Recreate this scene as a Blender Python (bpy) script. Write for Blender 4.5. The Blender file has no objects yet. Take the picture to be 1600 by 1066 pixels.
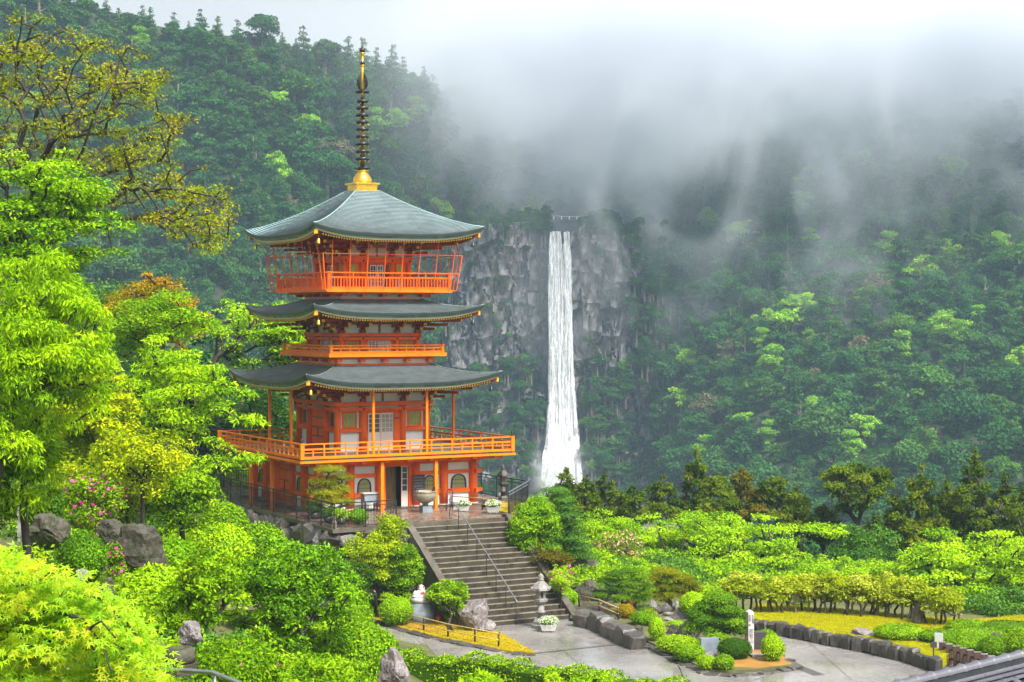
import bpy, bmesh, math, random
import numpy as np
from mathutils import Vector, Matrix

# ------------------------------------------------------------------ camera, sky, sun, exposure
SC = bpy.context.scene
COL = SC.collection
R = math.radians
F, HZ, CZ = 2800.0, 494.0, 9.45          # focal length in photo pixels, horizon row, eye height above the terrace

cam = bpy.data.cameras.new('camera')
cam.sensor_width = 36.0
cam.lens = F / 1600 * 36
cam.shift_y = -(533 - HZ) / 1600
cam.clip_start = 0.5
cam.clip_end = 6000
co = bpy.data.objects.new('camera', cam)
COL.objects.link(co)
co.location = (0, 0, CZ)
co.rotation_euler = (R(90), 0, 0)
SC.camera = co

SUN_EL, SUN_AZ = 52.0, 142.0             # the brightest part of the cloud: behind the camera, over its right shoulder
w = bpy.data.worlds.new('World')
SC.world = w
w.use_nodes = True
nt = w.node_tree
bg = nt.nodes['Background']
sky = nt.nodes.new('ShaderNodeTexSky')
sky.sky_type = 'NISHITA'
sky.sun_disc = False
sky.sun_elevation = R(SUN_EL)
sky.sun_rotation = R(SUN_AZ)
sky.air_density = 1.0
sky.dust_density = 5.0
sky.ozone_density = 1.0
hs = nt.nodes.new('ShaderNodeHueSaturation')      # an overcast sky: hardly any blue left
hs.inputs['Saturation'].default_value = 0.22
nt.links.new(sky.outputs[0], hs.inputs['Color'])
nt.links.new(hs.outputs[0], bg.inputs['Color'])
bg.inputs['Strength'].default_value = 0.051

sl = bpy.data.lights.new('sun', 'SUN')
sl.energy = 1.5
sl.angle = R(14)
sl.color = (1.0, 0.97, 0.92)
so = bpy.data.objects.new('sun', sl)
COL.objects.link(so)
_sd = Vector((math.sin(R(SUN_AZ)) * math.cos(R(SUN_EL)), math.cos(R(SUN_AZ)) * math.cos(R(SUN_EL)), math.sin(R(SUN_EL))))
so.rotation_euler = _sd.to_track_quat('Z', 'Y').to_euler()

SC.view_settings.view_transform = 'Standard'
SC.view_settings.look = 'None'
SC.view_settings.exposure = 2.2
SC.view_settings.gamma = 1.0
SC.view_settings.use_curve_mapping = False
cy = SC.cycles
cy.max_bounces = 5
cy.diffuse_bounces = 2
cy.glossy_bounces = 2
cy.transmission_bounces = 3
cy.transparent_max_bounces = 8
cy.volume_bounces = 8
cy.volume_step_rate = 1.0
cy.volume_max_steps = 48
cy.use_adaptive_sampling = True
cy.adaptive_threshold = 0.02
cy.use_denoising = True
cy.caustics_reflective = False
cy.caustics_refractive = False

rng = np.random.default_rng(11)
random.seed(5)

# ------------------------------------------------------------------ helpers
def at(u, v, Y):
    return np.array([(u - 800) / F * Y, Y, CZ - (v - HZ) / F * Y])
def on_z(u, v, z):
    Y = F * (CZ - z) / (v - HZ)
    return np.array([(u - 800) / F * Y, Y, z])

def tag(o, label=None, cat=None, group=None, kind=None):
    if label: o['label'] = label
    if cat: o['category'] = cat
    if group: o['group'] = group
    if kind: o['kind'] = kind
    return o

def empty(name, loc, rz=0.0):
    o = bpy.data.objects.new(name, None)
    COL.objects.link(o)
    o.location = loc
    o.rotation_euler = (0, 0, rz)
    o.empty_display_size = 0.3
    return o

def link(name, me, parent=None, loc=None):
    o = bpy.data.objects.new(name, me)
    COL.objects.link(o)
    if parent is not None: o.parent = parent
    if loc is not None: o.location = loc
    return o

def copy_tree(o, parent=None):
    c = o.copy()
    COL.objects.link(c)
    c.parent = parent
    for ch in list(o.children): copy_tree(ch, c)
    return c

def mesh_np(name, V, Fq, mats, rnd=None, smooth=False, mi=None):
    """mesh from arrays; Fq is an (n,3) or (n,4) int array"""
    V = np.asarray(V, dtype=np.float32)
    Fq = np.asarray(Fq, dtype=np.int32)
    me = bpy.data.meshes.new(name)
    k = Fq.shape[1]
    me.vertices.add(len(V))
    me.vertices.foreach_set('co', V.ravel())
    me.loops.add(Fq.size)
    me.loops.foreach_set('vertex_index', Fq.ravel())
    me.polygons.add(len(Fq))
    me.polygons.foreach_set('loop_start', np.arange(0, Fq.size, k, dtype=np.int32))
    if mi is not None: me.polygons.foreach_set('material_index', np.asarray(mi, dtype=np.int32))
    me.update(calc_edges=True)
    me.polygons.foreach_set('use_smooth', np.full(len(Fq), smooth, dtype=bool))
    for m in (mats if isinstance(mats, (list, tuple)) else [mats]): me.materials.append(m)
    if rnd is not None:
        a = me.attributes.new('rnd', 'FLOAT', 'FACE')
        a.data.foreach_set('value', np.asarray(rnd, dtype=np.float32))
    me.update()
    return me

class MB:
    """collects simple solids, then makes one mesh of them"""
    def __init__(s): s.v, s.f, s.m, s.sm = [], [], [], []
    def add(s, V, Fs, m=0, sm=False):
        b = len(s.v)
        s.v += [tuple(map(float, p)) for p in V]
        for f in Fs:
            s.f.append(tuple(b + i for i in f)); s.m.append(m); s.sm.append(sm)
        return s
    def box(s, x0, x1, y0, y1, z0, z1, m=0):
        V = [(x0, y0, z0), (x1, y0, z0), (x1, y1, z0), (x0, y1, z0), (x0, y0, z1), (x1, y0, z1), (x1, y1, z1), (x0, y1, z1)]
        return s.add(V, [(3, 2, 1, 0), (4, 5, 6, 7), (0, 1, 5, 4), (1, 2, 6, 5), (2, 3, 7, 6), (3, 0, 4, 7)], m)
    def fbox(s, k, a0, a1, d0, d1, z0, z1, m=0):
        """a box on side k of a square tower: a along the side, d outward from the axis"""
        a0, a1 = sorted((a0, a1)); d0, d1 = sorted((d0, d1))
        if k == 0: return s.box(a0, a1, -d1, -d0, z0, z1, m)
        if k == 1: return s.box(d0, d1, a0, a1, z0, z1, m)
        if k == 2: return s.box(-a1, -a0, d0, d1, z0, z1, m)
        return s.box(-d1, -d0, -a1, -a0, z0, z1, m)
    def bar(s, p, q, wx, wz=None, m=0):
        p, q = Vector(p), Vector(q)
        d = (q - p)
        if d.length < 1e-6: return s
        d.normalize()
        up = Vector((0, 0, 1)) if abs(d.z) < 0.95 else Vector((1, 0, 0))
        x = d.cross(up).normalized() * (wx / 2)
        z = x.normalized().cross(d).normalized() * ((wz or wx) / 2)
        V = [p - x - z, p + x - z, p + x + z, p - x + z, q - x - z, q + x - z, q + x + z, q - x + z]
        return s.add(V, [(0, 1, 2, 3), (7, 6, 5, 4), (1, 0, 4, 5), (2, 1, 5, 6), (3, 2, 6, 7), (0, 3, 7, 4)], m)
    def tube(s, pts, rad, n=6, m=0, cap=True):
        pts = [Vector(p) for p in pts]
        rad = rad if isinstance(rad, (list, tuple)) else [rad] * len(pts)
        V, prev = [], None
        for i, p in enumerate(pts):
            d = (pts[min(i + 1, len(pts) - 1)] - pts[max(i - 1, 0)]).normalized()
            if prev is None:
                a = Vector((1, 0, 0)) if abs(d.x) < 0.9 else Vector((0, 1, 0))
            else: a = prev
            x = (a - d * a.dot(d)).normalized(); prev = x
            y = d.cross(x)
            for j in range(n):
                t = 2 * math.pi * j / n
                V.append(p + (x * math.cos(t) + y * math.sin(t)) * rad[i])
        Fs = [(i * n + j, i * n + (j + 1) % n, (i + 1) * n + (j + 1) % n, (i + 1) * n + j) for i in range(len(pts) - 1) for j in range(n)]
        if cap:
            Fs.append(tuple(range(n - 1, -1, -1)))
            Fs.append(tuple(range((len(pts) - 1) * n, len(pts) * n)))
        return s.add(V, Fs, m, True)
    def lathe(s, prof, c=(0, 0, 0), n=12, m=0, sm=True, rot=0.0):
        V = [(c[0] + r * math.cos(rot + 2 * math.pi * j / n), c[1] + r * math.sin(rot + 2 * math.pi * j / n), c[2] + z) for r, z in prof for j in range(n)]
        Fs = [(i * n + j, i * n + (j + 1) % n, (i + 1) * n + (j + 1) % n, (i + 1) * n + j) for i in range(len(prof) - 1) for j in range(n)]
        Fs.append(tuple(range(n - 1, -1, -1)))
        Fs.append(tuple(range((len(prof) - 1) * n, len(prof) * n)))
        return s.add(V, Fs, m, sm)
    def ell(s, c, r, n=10, k=6, m=0):
        prof = [(math.sin(math.pi * i / k), -math.cos(math.pi * i / k)) for i in range(k + 1)]
        V = [(c[0] + r[0] * max(p, 0.02) * math.cos(2 * math.pi * j / n), c[1] + r[1] * max(p, 0.02) * math.sin(2 * math.pi * j / n), c[2] + r[2] * z) for p, z in prof for j in range(n)]
        Fs = [(i * n + j, i * n + (j + 1) % n, (i + 1) * n + (j + 1) % n, (i + 1) * n + j) for i in range(k) for j in range(n)]
        return s.add(V, Fs, m, True)
    def prism(s, poly, z0, z1, m=0):
        """closed solid over a counter-clockwise outline; z1 may be a list (one height per corner)"""
        n = len(poly)
        zt = z1 if isinstance(z1, (list, tuple)) else [z1] * n
        ar = sum(poly[i][0] * poly[(i + 1) % n][1] - poly[(i + 1) % n][0] * poly[i][1] for i in range(n))
        if ar < 0: poly = poly[::-1]; zt = zt[::-1]
        V = [(p[0], p[1], z0) for p in poly] + [(p[0], p[1], z) for p, z in zip(poly, zt)]
        Fs = [tuple(range(n - 1, -1, -1)), tuple(range(n, 2 * n))]
        Fs += [(i, (i + 1) % n, n + (i + 1) % n, n + i) for i in range(n)]
        return s.add(V, Fs, m)
    def mesh(s, name, mats):
        me = bpy.data.meshes.new(name)
        me.from_pydata(s.v, [], s.f)
        for m in (mats if isinstance(mats, (list, tuple)) else [mats]): me.materials.append(m)
        me.polygons.foreach_set('material_index', s.m)
        me.polygons.foreach_set('use_smooth', s.sm)
        me.update()
        return me
    def build(s, name, mats, parent=None, loc=None):
        return link(name, s.mesh(name, mats), parent, loc)

# ------------------------------------------------------------------ materials
def new_mat(name):
    m = bpy.data.materials.new(name)
    m.use_nodes = True
    t = m.node_tree
    return m, t, t.nodes['Principled BSDF']

def mat(name, c, rough=0.6, var=0.12, scale=3.0, c2=None, bump=0.0, bscale=12.0, metal=0.0, spec=0.5, detail=4.0, stretch=None, obj_var=0.0, rmin=None):
    """a principled surface whose colour wanders between c and c2 (or a darker c) with a noise, with a fine relief"""
    m, t, b = new_mat(name)
    tc = t.nodes.new('ShaderNodeTexCoord')
    src = tc.outputs['Object']
    if stretch:
        mp = t.nodes.new('ShaderNodeMapping')
        mp.inputs['Scale'].default_value = stretch
        t.links.new(src, mp.inputs[0]); src = mp.outputs[0]
    n = t.nodes.new('ShaderNodeTexNoise')
    n.inputs['Scale'].default_value = scale
    n.inputs['Detail'].default_value = detail
    n.inputs['Roughness'].default_value = 0.62
    t.links.new(src, n.inputs['Vector'])
    rp = t.nodes.new('ShaderNodeValToRGB')
    rp.color_ramp.elements[0].position = 0.32
    rp.color_ramp.elements[1].position = 0.68
    lo = c2 if c2 else tuple(x * (1 - var) for x in c)
    hi = c if c2 else tuple(min(1, x * (1 + var)) for x in c)
    rp.color_ramp.elements[0].color = (*lo, 1)
    rp.color_ramp.elements[1].color = (*hi, 1)
    t.links.new(n.outputs['Fac'], rp.inputs[0])
    cs = rp.outputs[0]
    if obj_var:
        oi = t.nodes.new('ShaderNodeObjectInfo')
        mr = t.nodes.new('ShaderNodeMapRange')
        mr.inputs['To Min'].default_value = 1 - obj_var
        mr.inputs['To Max'].default_value = 1 + obj_var
        t.links.new(oi.outputs['Random'], mr.inputs['Value'])
        hv = t.nodes.new('ShaderNodeHueSaturation')
        t.links.new(mr.outputs[0], hv.inputs['Value'])
        t.links.new(cs, hv.inputs['Color']); cs = hv.outputs[0]
    t.links.new(cs, b.inputs['Base Color'])
    b.inputs['Roughness'].default_value = rough
    if rmin is not None:
        mr2 = t.nodes.new('ShaderNodeMapRange')
        mr2.inputs['From Min'].default_value = 0.35; mr2.inputs['From Max'].default_value = 0.65
        mr2.inputs['To Min'].default_value = rmin; mr2.inputs['To Max'].default_value = rough
        t.links.new(n.outputs['Fac'], mr2.inputs['Value'])
        t.links.new(mr2.outputs[0], b.inputs['Roughness'])
    b.inputs['Metallic'].default_value = metal
    b.inputs['Specular IOR Level'].default_value = spec
    if bump:
        n2 = t.nodes.new('ShaderNodeTexNoise')
        n2.inputs['Scale'].default_value = bscale
        n2.inputs['Detail'].default_value = 5
        t.links.new(src, n2.inputs['Vector'])
        bp = t.nodes.new('ShaderNodeBump')
        bp.inputs['Strength'].default_value = bump
        bp.inputs['Distance'].default_value = 0.05
        t.links.new(n2.outputs['Fac'], bp.inputs['Height'])
        t.links.new(bp.outputs[0], b.inputs['Normal'])
    return m

def leaf_mat(name, cols, trans=0.35, obj_var=0.0, rough=0.5, spec=0.3, by_obj=None):
    """leaves: each leaf picks a colour from cols by its own number; light comes through them"""
    m, t, b = new_mat(name)
    a = t.nodes.new('ShaderNodeAttribute'); a.attribute_name = 'rnd'
    rp = t.nodes.new('ShaderNodeValToRGB')
    e = rp.color_ramp.elements
    while len(e) < len(cols): e.new(0.5)
    for i, c in enumerate(cols):
        e[i].position = i / max(1, len(cols) - 1)
    for i, c in enumerate(cols):
        e[i].color = (*c, 1)
    t.links.new(a.outputs['Fac'], rp.inputs[0])
    cs = rp.outputs[0]
    if by_obj:
        oi = t.nodes.new('ShaderNodeObjectInfo')
        r2 = t.nodes.new('ShaderNodeValToRGB')
        e2 = r2.color_ramp.elements
        while len(e2) < len(by_obj): e2.new(0.5)
        for i in range(len(by_obj)): e2[i].position = i / (len(by_obj) - 1)
        for i, c in enumerate(by_obj): e2[i].color = (*c, 1)
        t.links.new(oi.outputs['Random'], r2.inputs[0])
        mx = t.nodes.new('ShaderNodeMix'); mx.data_type = 'RGBA'; mx.blend_type = 'MULTIPLY'
        mx.inputs[0].default_value = 1.0
        t.links.new(cs, mx.inputs[6]); t.links.new(r2.outputs[0], mx.inputs[7])
        cs = mx.outputs[2]
    t.links.new(cs, b.inputs['Base Color'])
    b.inputs['Roughness'].default_value = rough
    b.inputs['Specular IOR Level'].default_value = spec
    tr = t.nodes.new('ShaderNodeBsdfTranslucent')
    t.links.new(cs, tr.inputs['Color'])
    mix = t.nodes.new('ShaderNodeMixShader')
    mix.inputs[0].default_value = trans
    t.links.new(b.outputs[0], mix.inputs[1]); t.links.new(tr.outputs[0], mix.inputs[2])
    t.links.new(mix.outputs[0], t.nodes['Material Output'].inputs['Surface'])
    return m

M = {}
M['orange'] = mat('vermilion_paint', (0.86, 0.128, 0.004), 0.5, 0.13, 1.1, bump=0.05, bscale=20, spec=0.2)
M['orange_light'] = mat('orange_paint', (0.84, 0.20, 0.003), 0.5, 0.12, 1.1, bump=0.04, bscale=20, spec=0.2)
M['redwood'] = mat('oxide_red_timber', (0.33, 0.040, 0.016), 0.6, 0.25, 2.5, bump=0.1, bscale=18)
M['white'] = mat('white_plaster', (0.80, 0.79, 0.77), 0.8, 0.05, 2.0, bump=0.05)
M['cream'] = mat('cream_eave_board', (0.72, 0.58, 0.46), 0.6, 0.12, 3.0)
M['yellow'] = mat('yellow_tip_paint', (0.75, 0.45, 0.03), 0.5, 0.1, 3.0)
M['lattice'] = mat('green_yellow_lattice_paint', (0.35, 0.36, 0.02), 0.5, 0.15, 4.0)
M['verdigris'] = mat('verdigris_copper', (0.10, 0.21, 0.165), 0.35, 0.2, 1.0, c2=(0.055, 0.085, 0.075), bump=0.06, rmin=0.22)
M['copper'] = mat('weathered_copper_shingle', (0.28, 0.40, 0.41), 0.34, 0.2, 0.7, c2=(0.20, 0.30, 0.31), bump=0.05, bscale=9, rmin=0.22, spec=0.6, detail=6)
M['copper_lower'] = mat('brown_copper_shingle', (0.19, 0.27, 0.255), 0.3, 0.2, 0.5, c2=(0.095, 0.078, 0.058), bump=0.06, bscale=9, rmin=0.16, spec=0.7, detail=6, stretch=(0.5, 0.5, 3.0))  # darker, browner copper for the two lower roofs
M['course_shadow'] = mat('shingle_course_shadow', (0.07, 0.085, 0.085), 0.5, 0.3, 2.0)  # shadow lines between the roof courses, painted dark on the risers
M['dark_edge'] = mat('dark_copper_edge', (0.035, 0.05, 0.05), 0.35, 0.2, 2.0)
M['gold'] = mat('gilded_bronze', (0.85, 0.50, 0.055), 0.25, 0.12, 4.0, metal=0.85, bump=0.1, bscale=25)
M['bronze_dark'] = mat('dark_bronze', (0.035, 0.038, 0.04), 0.35, 0.25, 4.0, metal=0.6)
M['black'] = mat('black_lacquer', (0.012, 0.012, 0.013), 0.35, 0.2, 4.0)
M['iron'] = mat('black_iron', (0.028, 0.028, 0.03), 0.4, 0.2, 5.0, metal=0.3)
M['steel'] = mat('steel_rail', (0.32, 0.33, 0.35), 0.35, 0.12, 5.0, metal=0.7)
M['glass'] = mat('dark_window_glass', (0.05, 0.06, 0.09), 0.12, 0.2, 1.0, spec=0.8)
M['shoji'] = mat('pale_pane', (0.34, 0.34, 0.27), 0.25, 0.2, 3.0)
M['doorwhite'] = mat('pink_white_door_paint', (0.78, 0.62, 0.56), 0.5, 0.05, 2.0)
M['wood_dark'] = mat('dark_aged_wood', (0.06, 0.035, 0.022), 0.6, 0.3, 4.0, bump=0.2, stretch=(1, 1, 0.2))
M['wood_mid'] = mat('brown_boards', (0.20, 0.13, 0.06), 0.6, 0.25, 4.0, bump=0.15, stretch=(3, 3, 0.4))
M['bamboo'] = mat('yellow_bamboo', (0.55, 0.38, 0.13), 0.45, 0.2, 6.0)
M['concrete'] = mat('wet_concrete', (0.068, 0.056, 0.041), 0.42, 0.3, 2.2, c2=(0.032, 0.026, 0.018), bump=0.12, bscale=14, rmin=0.25)
M['nosing'] = mat('worn_stone_nosing', (0.24, 0.21, 0.15), 0.4, 0.3, 2.2, bump=0.1, rmin=0.25)
M['stone'] = mat('grey_granite', (0.30, 0.285, 0.265), 0.7, 0.3, 4.0, c2=(0.14, 0.13, 0.12), bump=0.3, bscale=18)
M['stone_pale'] = mat('pale_granite', (0.46, 0.44, 0.44), 0.6, 0.15, 6.0, bump=0.15, bscale=30)
M['stone_blue'] = mat('blue_grey_stone', (0.20, 0.235, 0.27), 0.5, 0.2, 3.0, bump=0.15)
M['coping'] = mat('worn_coping_concrete', (0.125, 0.108, 0.083), 0.45, 0.3, 1.5, c2=(0.065, 0.055, 0.042), bump=0.15, bscale=14, rmin=0.25)
M['rock'] = mat('mossy_rock', (0.085, 0.068, 0.055), 0.7, 0.4, 2.4, c2=(0.028, 0.036, 0.008), bump=0.9, bscale=6, obj_var=0.3, detail=8)
M['rock_purple'] = mat('purple_grey_rock', (0.30, 0.26, 0.26), 0.6, 0.3, 2.0, c2=(0.10, 0.085, 0.08), bump=0.8, bscale=7, obj_var=0.2, detail=8)
M['wallrock'] = mat('damp_wall_stone', (0.105, 0.092, 0.078), 0.5, 0.4, 1.6, c2=(0.035, 0.032, 0.026), bump=0.5, bscale=6, obj_var=0.4, rmin=0.3)
M['bark'] = mat('dark_wet_bark', (0.032, 0.025, 0.018), 0.7, 0.4, 5.0, bump=0.4, stretch=(1, 1, 0.3))
M['bark_pale'] = mat('grey_brown_bark', (0.17, 0.13, 0.09), 0.7, 0.35, 5.0, bump=0.4, stretch=(1, 1, 0.3))
M['red_paint'] = mat('red_cloth', (0.62, 0.02, 0.03), 0.7, 0.1, 5.0)
M['red_can'] = mat('orange_red_enamel', (0.65, 0.09, 0.02), 0.4, 0.1, 5.0)
M['tile'] = mat('silver_grey_roof_tile', (0.125, 0.125, 0.15), 0.35, 0.12, 3.0, bump=0.05, obj_var=0.08)
M['tile_dark'] = mat('dark_grey_roof_tile', (0.025, 0.027, 0.033), 0.3, 0.25, 3.0, bump=0.1)
M['sign_white'] = mat('white_sign_board', (0.6, 0.6, 0.6), 0.5, 0.04, 3.0)
M['slate'] = mat('dark_slate_board', (0.045, 0.042, 0.045), 0.4, 0.3, 3.0, bump=0.05)
M['chalk'] = mat('faded_grey_lettering', (0.20, 0.19, 0.19), 0.7, 0.2, 8.0)
M['ink'] = mat('black_carved_ink', (0.03, 0.03, 0.035), 0.7, 0.2, 8.0)
M['pot_white'] = mat('white_planter', (0.55, 0.54, 0.52), 0.5, 0.05, 3.0)
M['paper'] = mat('white_paper', (0.82, 0.82, 0.82), 0.8, 0.03, 3.0)
M['blue'] = mat('blue_plastic', (0.03, 0.12, 0.42), 0.4, 0.1, 4.0)
# ------------------------------------------------------------------ foliage and rock builders
def unit(a): return a / np.maximum(np.linalg.norm(a, axis=1, keepdims=True), 1e-9)
def rand_dirs(n): return unit(rng.normal(size=(n, 3)))

def leaf_quads(P, N, A, ln, wd, bend=0.15):
    """one bent four-cornered leaf per point: P base, N normal, A along the leaf"""
    A = unit(A - N * np.sum(A * N, axis=1, keepdims=True))
    B = np.cross(N, A)
    ln = np.broadcast_to(np.asarray(ln, dtype=float).reshape(-1, 1), (len(P), 1))
    wd = np.broadcast_to(np.asarray(wd, dtype=float).reshape(-1, 1), (len(P), 1))
    V = np.empty((len(P), 4, 3))
    V[:, 0] = P
    V[:, 1] = P + A * ln * 0.45 + B * wd * 0.5 - N * ln * bend * 0.5
    V[:, 2] = P + A * ln - N * ln * bend
    V[:, 3] = P + A * ln * 0.45 - B * wd * 0.5 - N * ln * bend * 0.5
    return V.reshape(-1, 3)

def blob_leaves(blobs, n, ln, wd, flat_up=0.6, droop=0.0, inner=0.4, under=0.35, size_var=0.45, out=0.45):
    """leaves on a set of blobs [(centre, (rx,ry,rz))]; returns V and a number per leaf"""
    C = np.array([b[0] for b in blobs], dtype=float); Rr = np.array([b[1] for b in blobs], dtype=float)
    wgt = Rr[:, 0] * Rr[:, 1] + Rr[:, 0] * Rr[:, 2]
    idx = rng.choice(len(blobs), size=n, p=wgt / wgt.sum())
    D = rand_dirs(n)
    flip = (D[:, 2] < -0.15) & (rng.random(n) > under)
    D[flip, 2] *= -1
    rr = inner + (1.05 - inner) * np.sqrt(rng.random((n, 1)))
    P = C[idx] + D * Rr[idx] * rr
    N = unit(D * out + np.array([0, 0, 1.0]) * flat_up + rng.normal(size=(n, 3)) * 0.6)
    A = rng.normal(size=(n, 3)) + D * 0.6
    A[:, 2] -= droop
    A = unit(A)
    s = 1 + (rng.random(n) - 0.5) * 2 * size_var
    V = leaf_quads(P, N, A, ln * s, wd * s)
    bt = rng.random(len(blobs))                       # each spray has a tone of its own, each leaf varies round it
    tone = np.clip(bt[idx] * 0.55 + rng.random(n) * 0.45, 0, 1)
    return V, tone

def crown_mesh(name, blobs, n, ln, wd, mats, core=0.0, core_tone=0.1, **kw):
    V, tone = blob_leaves(blobs, n, ln, wd, **kw)
    Q = np.arange(len(V)).reshape(-1, 4)
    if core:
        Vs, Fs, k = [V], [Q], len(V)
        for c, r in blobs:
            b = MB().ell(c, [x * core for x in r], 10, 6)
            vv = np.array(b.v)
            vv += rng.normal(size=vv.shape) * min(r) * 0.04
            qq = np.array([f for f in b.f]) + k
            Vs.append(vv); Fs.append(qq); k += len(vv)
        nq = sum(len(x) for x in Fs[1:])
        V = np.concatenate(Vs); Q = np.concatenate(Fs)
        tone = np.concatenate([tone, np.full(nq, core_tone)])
    return mesh_np(name, V, Q, mats, tone)

def fill_ellipsoid(c, r, n, br, flat=0.6, shell=0.55, low=0.5, wob=0.22, top_bias=0.0):
    """n blobs through an uneven ellipsoid, most of them near its skin"""
    c = np.asarray(c, float); r = np.asarray(r, float)
    ph = rng.random((3, 4)) * 6.28
    out = []
    while len(out) < n:
        d = rand_dirs(1)[0]
        if d[2] < -0.1 and rng.random() > low: continue
        a = math.atan2(d[1], d[0])
        lump = 1 + wob * (math.sin(2 * a + ph[0, 0] + 2 * d[2]) + 0.8 * math.sin(3 * a + ph[0, 1] - 3 * d[2]) + 0.6 * math.sin(5 * a + ph[0, 2] + 5 * d[2])) / 1.6
        k = shell + (1 - shell) * rng.random() ** 0.6
        b = br * (0.45 + 0.95 * rng.random() ** 1.3)
        p = c + d * np.maximum(r - b * 0.7, 0.05) * k * lump
        out.append((p, (b, b, b * flat)))
    return out

def limb_mesh(name, base, fork, targets, r0, mats, sides=5, rmin=0.012, wig=0.12, spread_cost=0.45):
    """a trunk from base to fork, then limbs that branch on towards every target"""
    base = np.asarray(base, float); fork = np.asarray(fork, float)
    T = [np.asarray(t, float) for t in targets]
    T.sort(key=lambda t: np.linalg.norm(t - fork))
    nodes = [base, base + (fork - base) * 0.5 + rng.normal(size=3) * wig * np.linalg.norm(fork - base) * 0.3, fork]
    par = [-1, 0, 1]; plen = [0, 0, 0]
    for t in T:
        nn = np.array(nodes[2:])
        d = np.linalg.norm(nn - t, axis=1)
        cost = d + spread_cost * np.array(plen[2:])
        i = int(np.argmin(cost)) + 2
        L = d[i - 2]
        if L < 1e-3: continue
        ns = 3 if L > r0 * 12 else 2
        prev = i
        a = nodes[i]
        for s in range(1, ns + 1):
            f = s / ns
            p = a + (t - a) * f
            if s < ns:
                p = p + rng.normal(size=3) * wig * L * 0.5 + np.array([0, 0, L * 0.07])
            nodes.append(p); par.append(prev); plen.append(plen[i] + L * f); prev = len(nodes) - 1
    n = len(nodes)
    wt = np.zeros(n)
    has = np.zeros(n, bool)
    for i in range(n):
        if par[i] >= 0: has[par[i]] = True
    wt[~has] = 1
    for i in range(n - 1, 0, -1): wt[par[i]] += wt[i]
    rad = np.maximum(r0 * (wt / wt[0]) ** 0.42, rmin)
    rad[0] = r0 * 1.3
    b = MB()
    for i in range(1, n):
        b.tube([nodes[par[i]], nodes[i]], [min(rad[par[i]], rad[i] * 1.5), rad[i]], sides, cap=False)
    return b.mesh(name, mats)

def px_ell(u0, v0, u1, v1, Y, depth=0.9):
    """centre and radii of a crown that spans this much of the view at distance Y"""
    c = at((u0 + u1) / 2, (v0 + v1) / 2, Y)
    rx = (u1 - u0) / 2 * Y / F; rz = (v1 - v0) / 2 * Y / F
    return c, np.array([rx, max(rx, rz * 0.6) * depth, rz])

def tree(name, label, cat, box, Y, leafm, barkm=None, nb=60, br=0.6, flat=0.6, n=9000, ln=0.14, wd=0.07, r0=0.14, group=None,
         base=None, fork_h=0.35, shell=0.5, low=0.45, wob=0.25, branch_to=None, kind=None, wig=0.14, extra=None, depth=0.9, blossom=None, spread_cost=0.45, **kw):
    c, r = px_ell(*box, Y, depth)
    bl = fill_ellipsoid(c, r, nb, br, flat, shell, low, wob)
    if extra: bl += extra
    if base is None: base = (c[0] + 0.15 * r[0] * rng.normal(), Y + 0.2 * r[1], ground(c[0], Y))
    base = np.array(base, float)
    base[2] = min(base[2], c[2] - 0.25 * r[2])
    t = tag(empty(name, base), label, cat, group)
    off = base
    fork = base + (c - np.array([0, 0, r[2] * (1 - 2 * fork_h)]) - base) * np.array([0.6, 0.6, 1.0])
    if fork[2] < base[2] + 0.2: fork[2] = base[2] + 0.2
    tg = [b[0] - off for b in (bl if branch_to is None else bl[:branch_to])]
    link('trunk', limb_mesh('trunk', base * 0, fork - off, tg, r0, barkm or M['bark'], wig=wig, spread_cost=spread_cost), t)
    bl2 = [(b[0] - off, b[1]) for b in bl]
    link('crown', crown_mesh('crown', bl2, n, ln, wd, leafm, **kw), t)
    if blossom:
        bm_, cnt, sz = blossom
        V, tone = blob_leaves(bl2, cnt * 3, sz, sz * 0.9, inner=0.95, under=0.2, out=1.0, flat_up=0.3)
        o = link('blossom', mesh_np('blossom', V, np.arange(len(V)).reshape(-1, 4), bm_, tone), t)
        o['kind'] = 'stuff'
    return t

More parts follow.
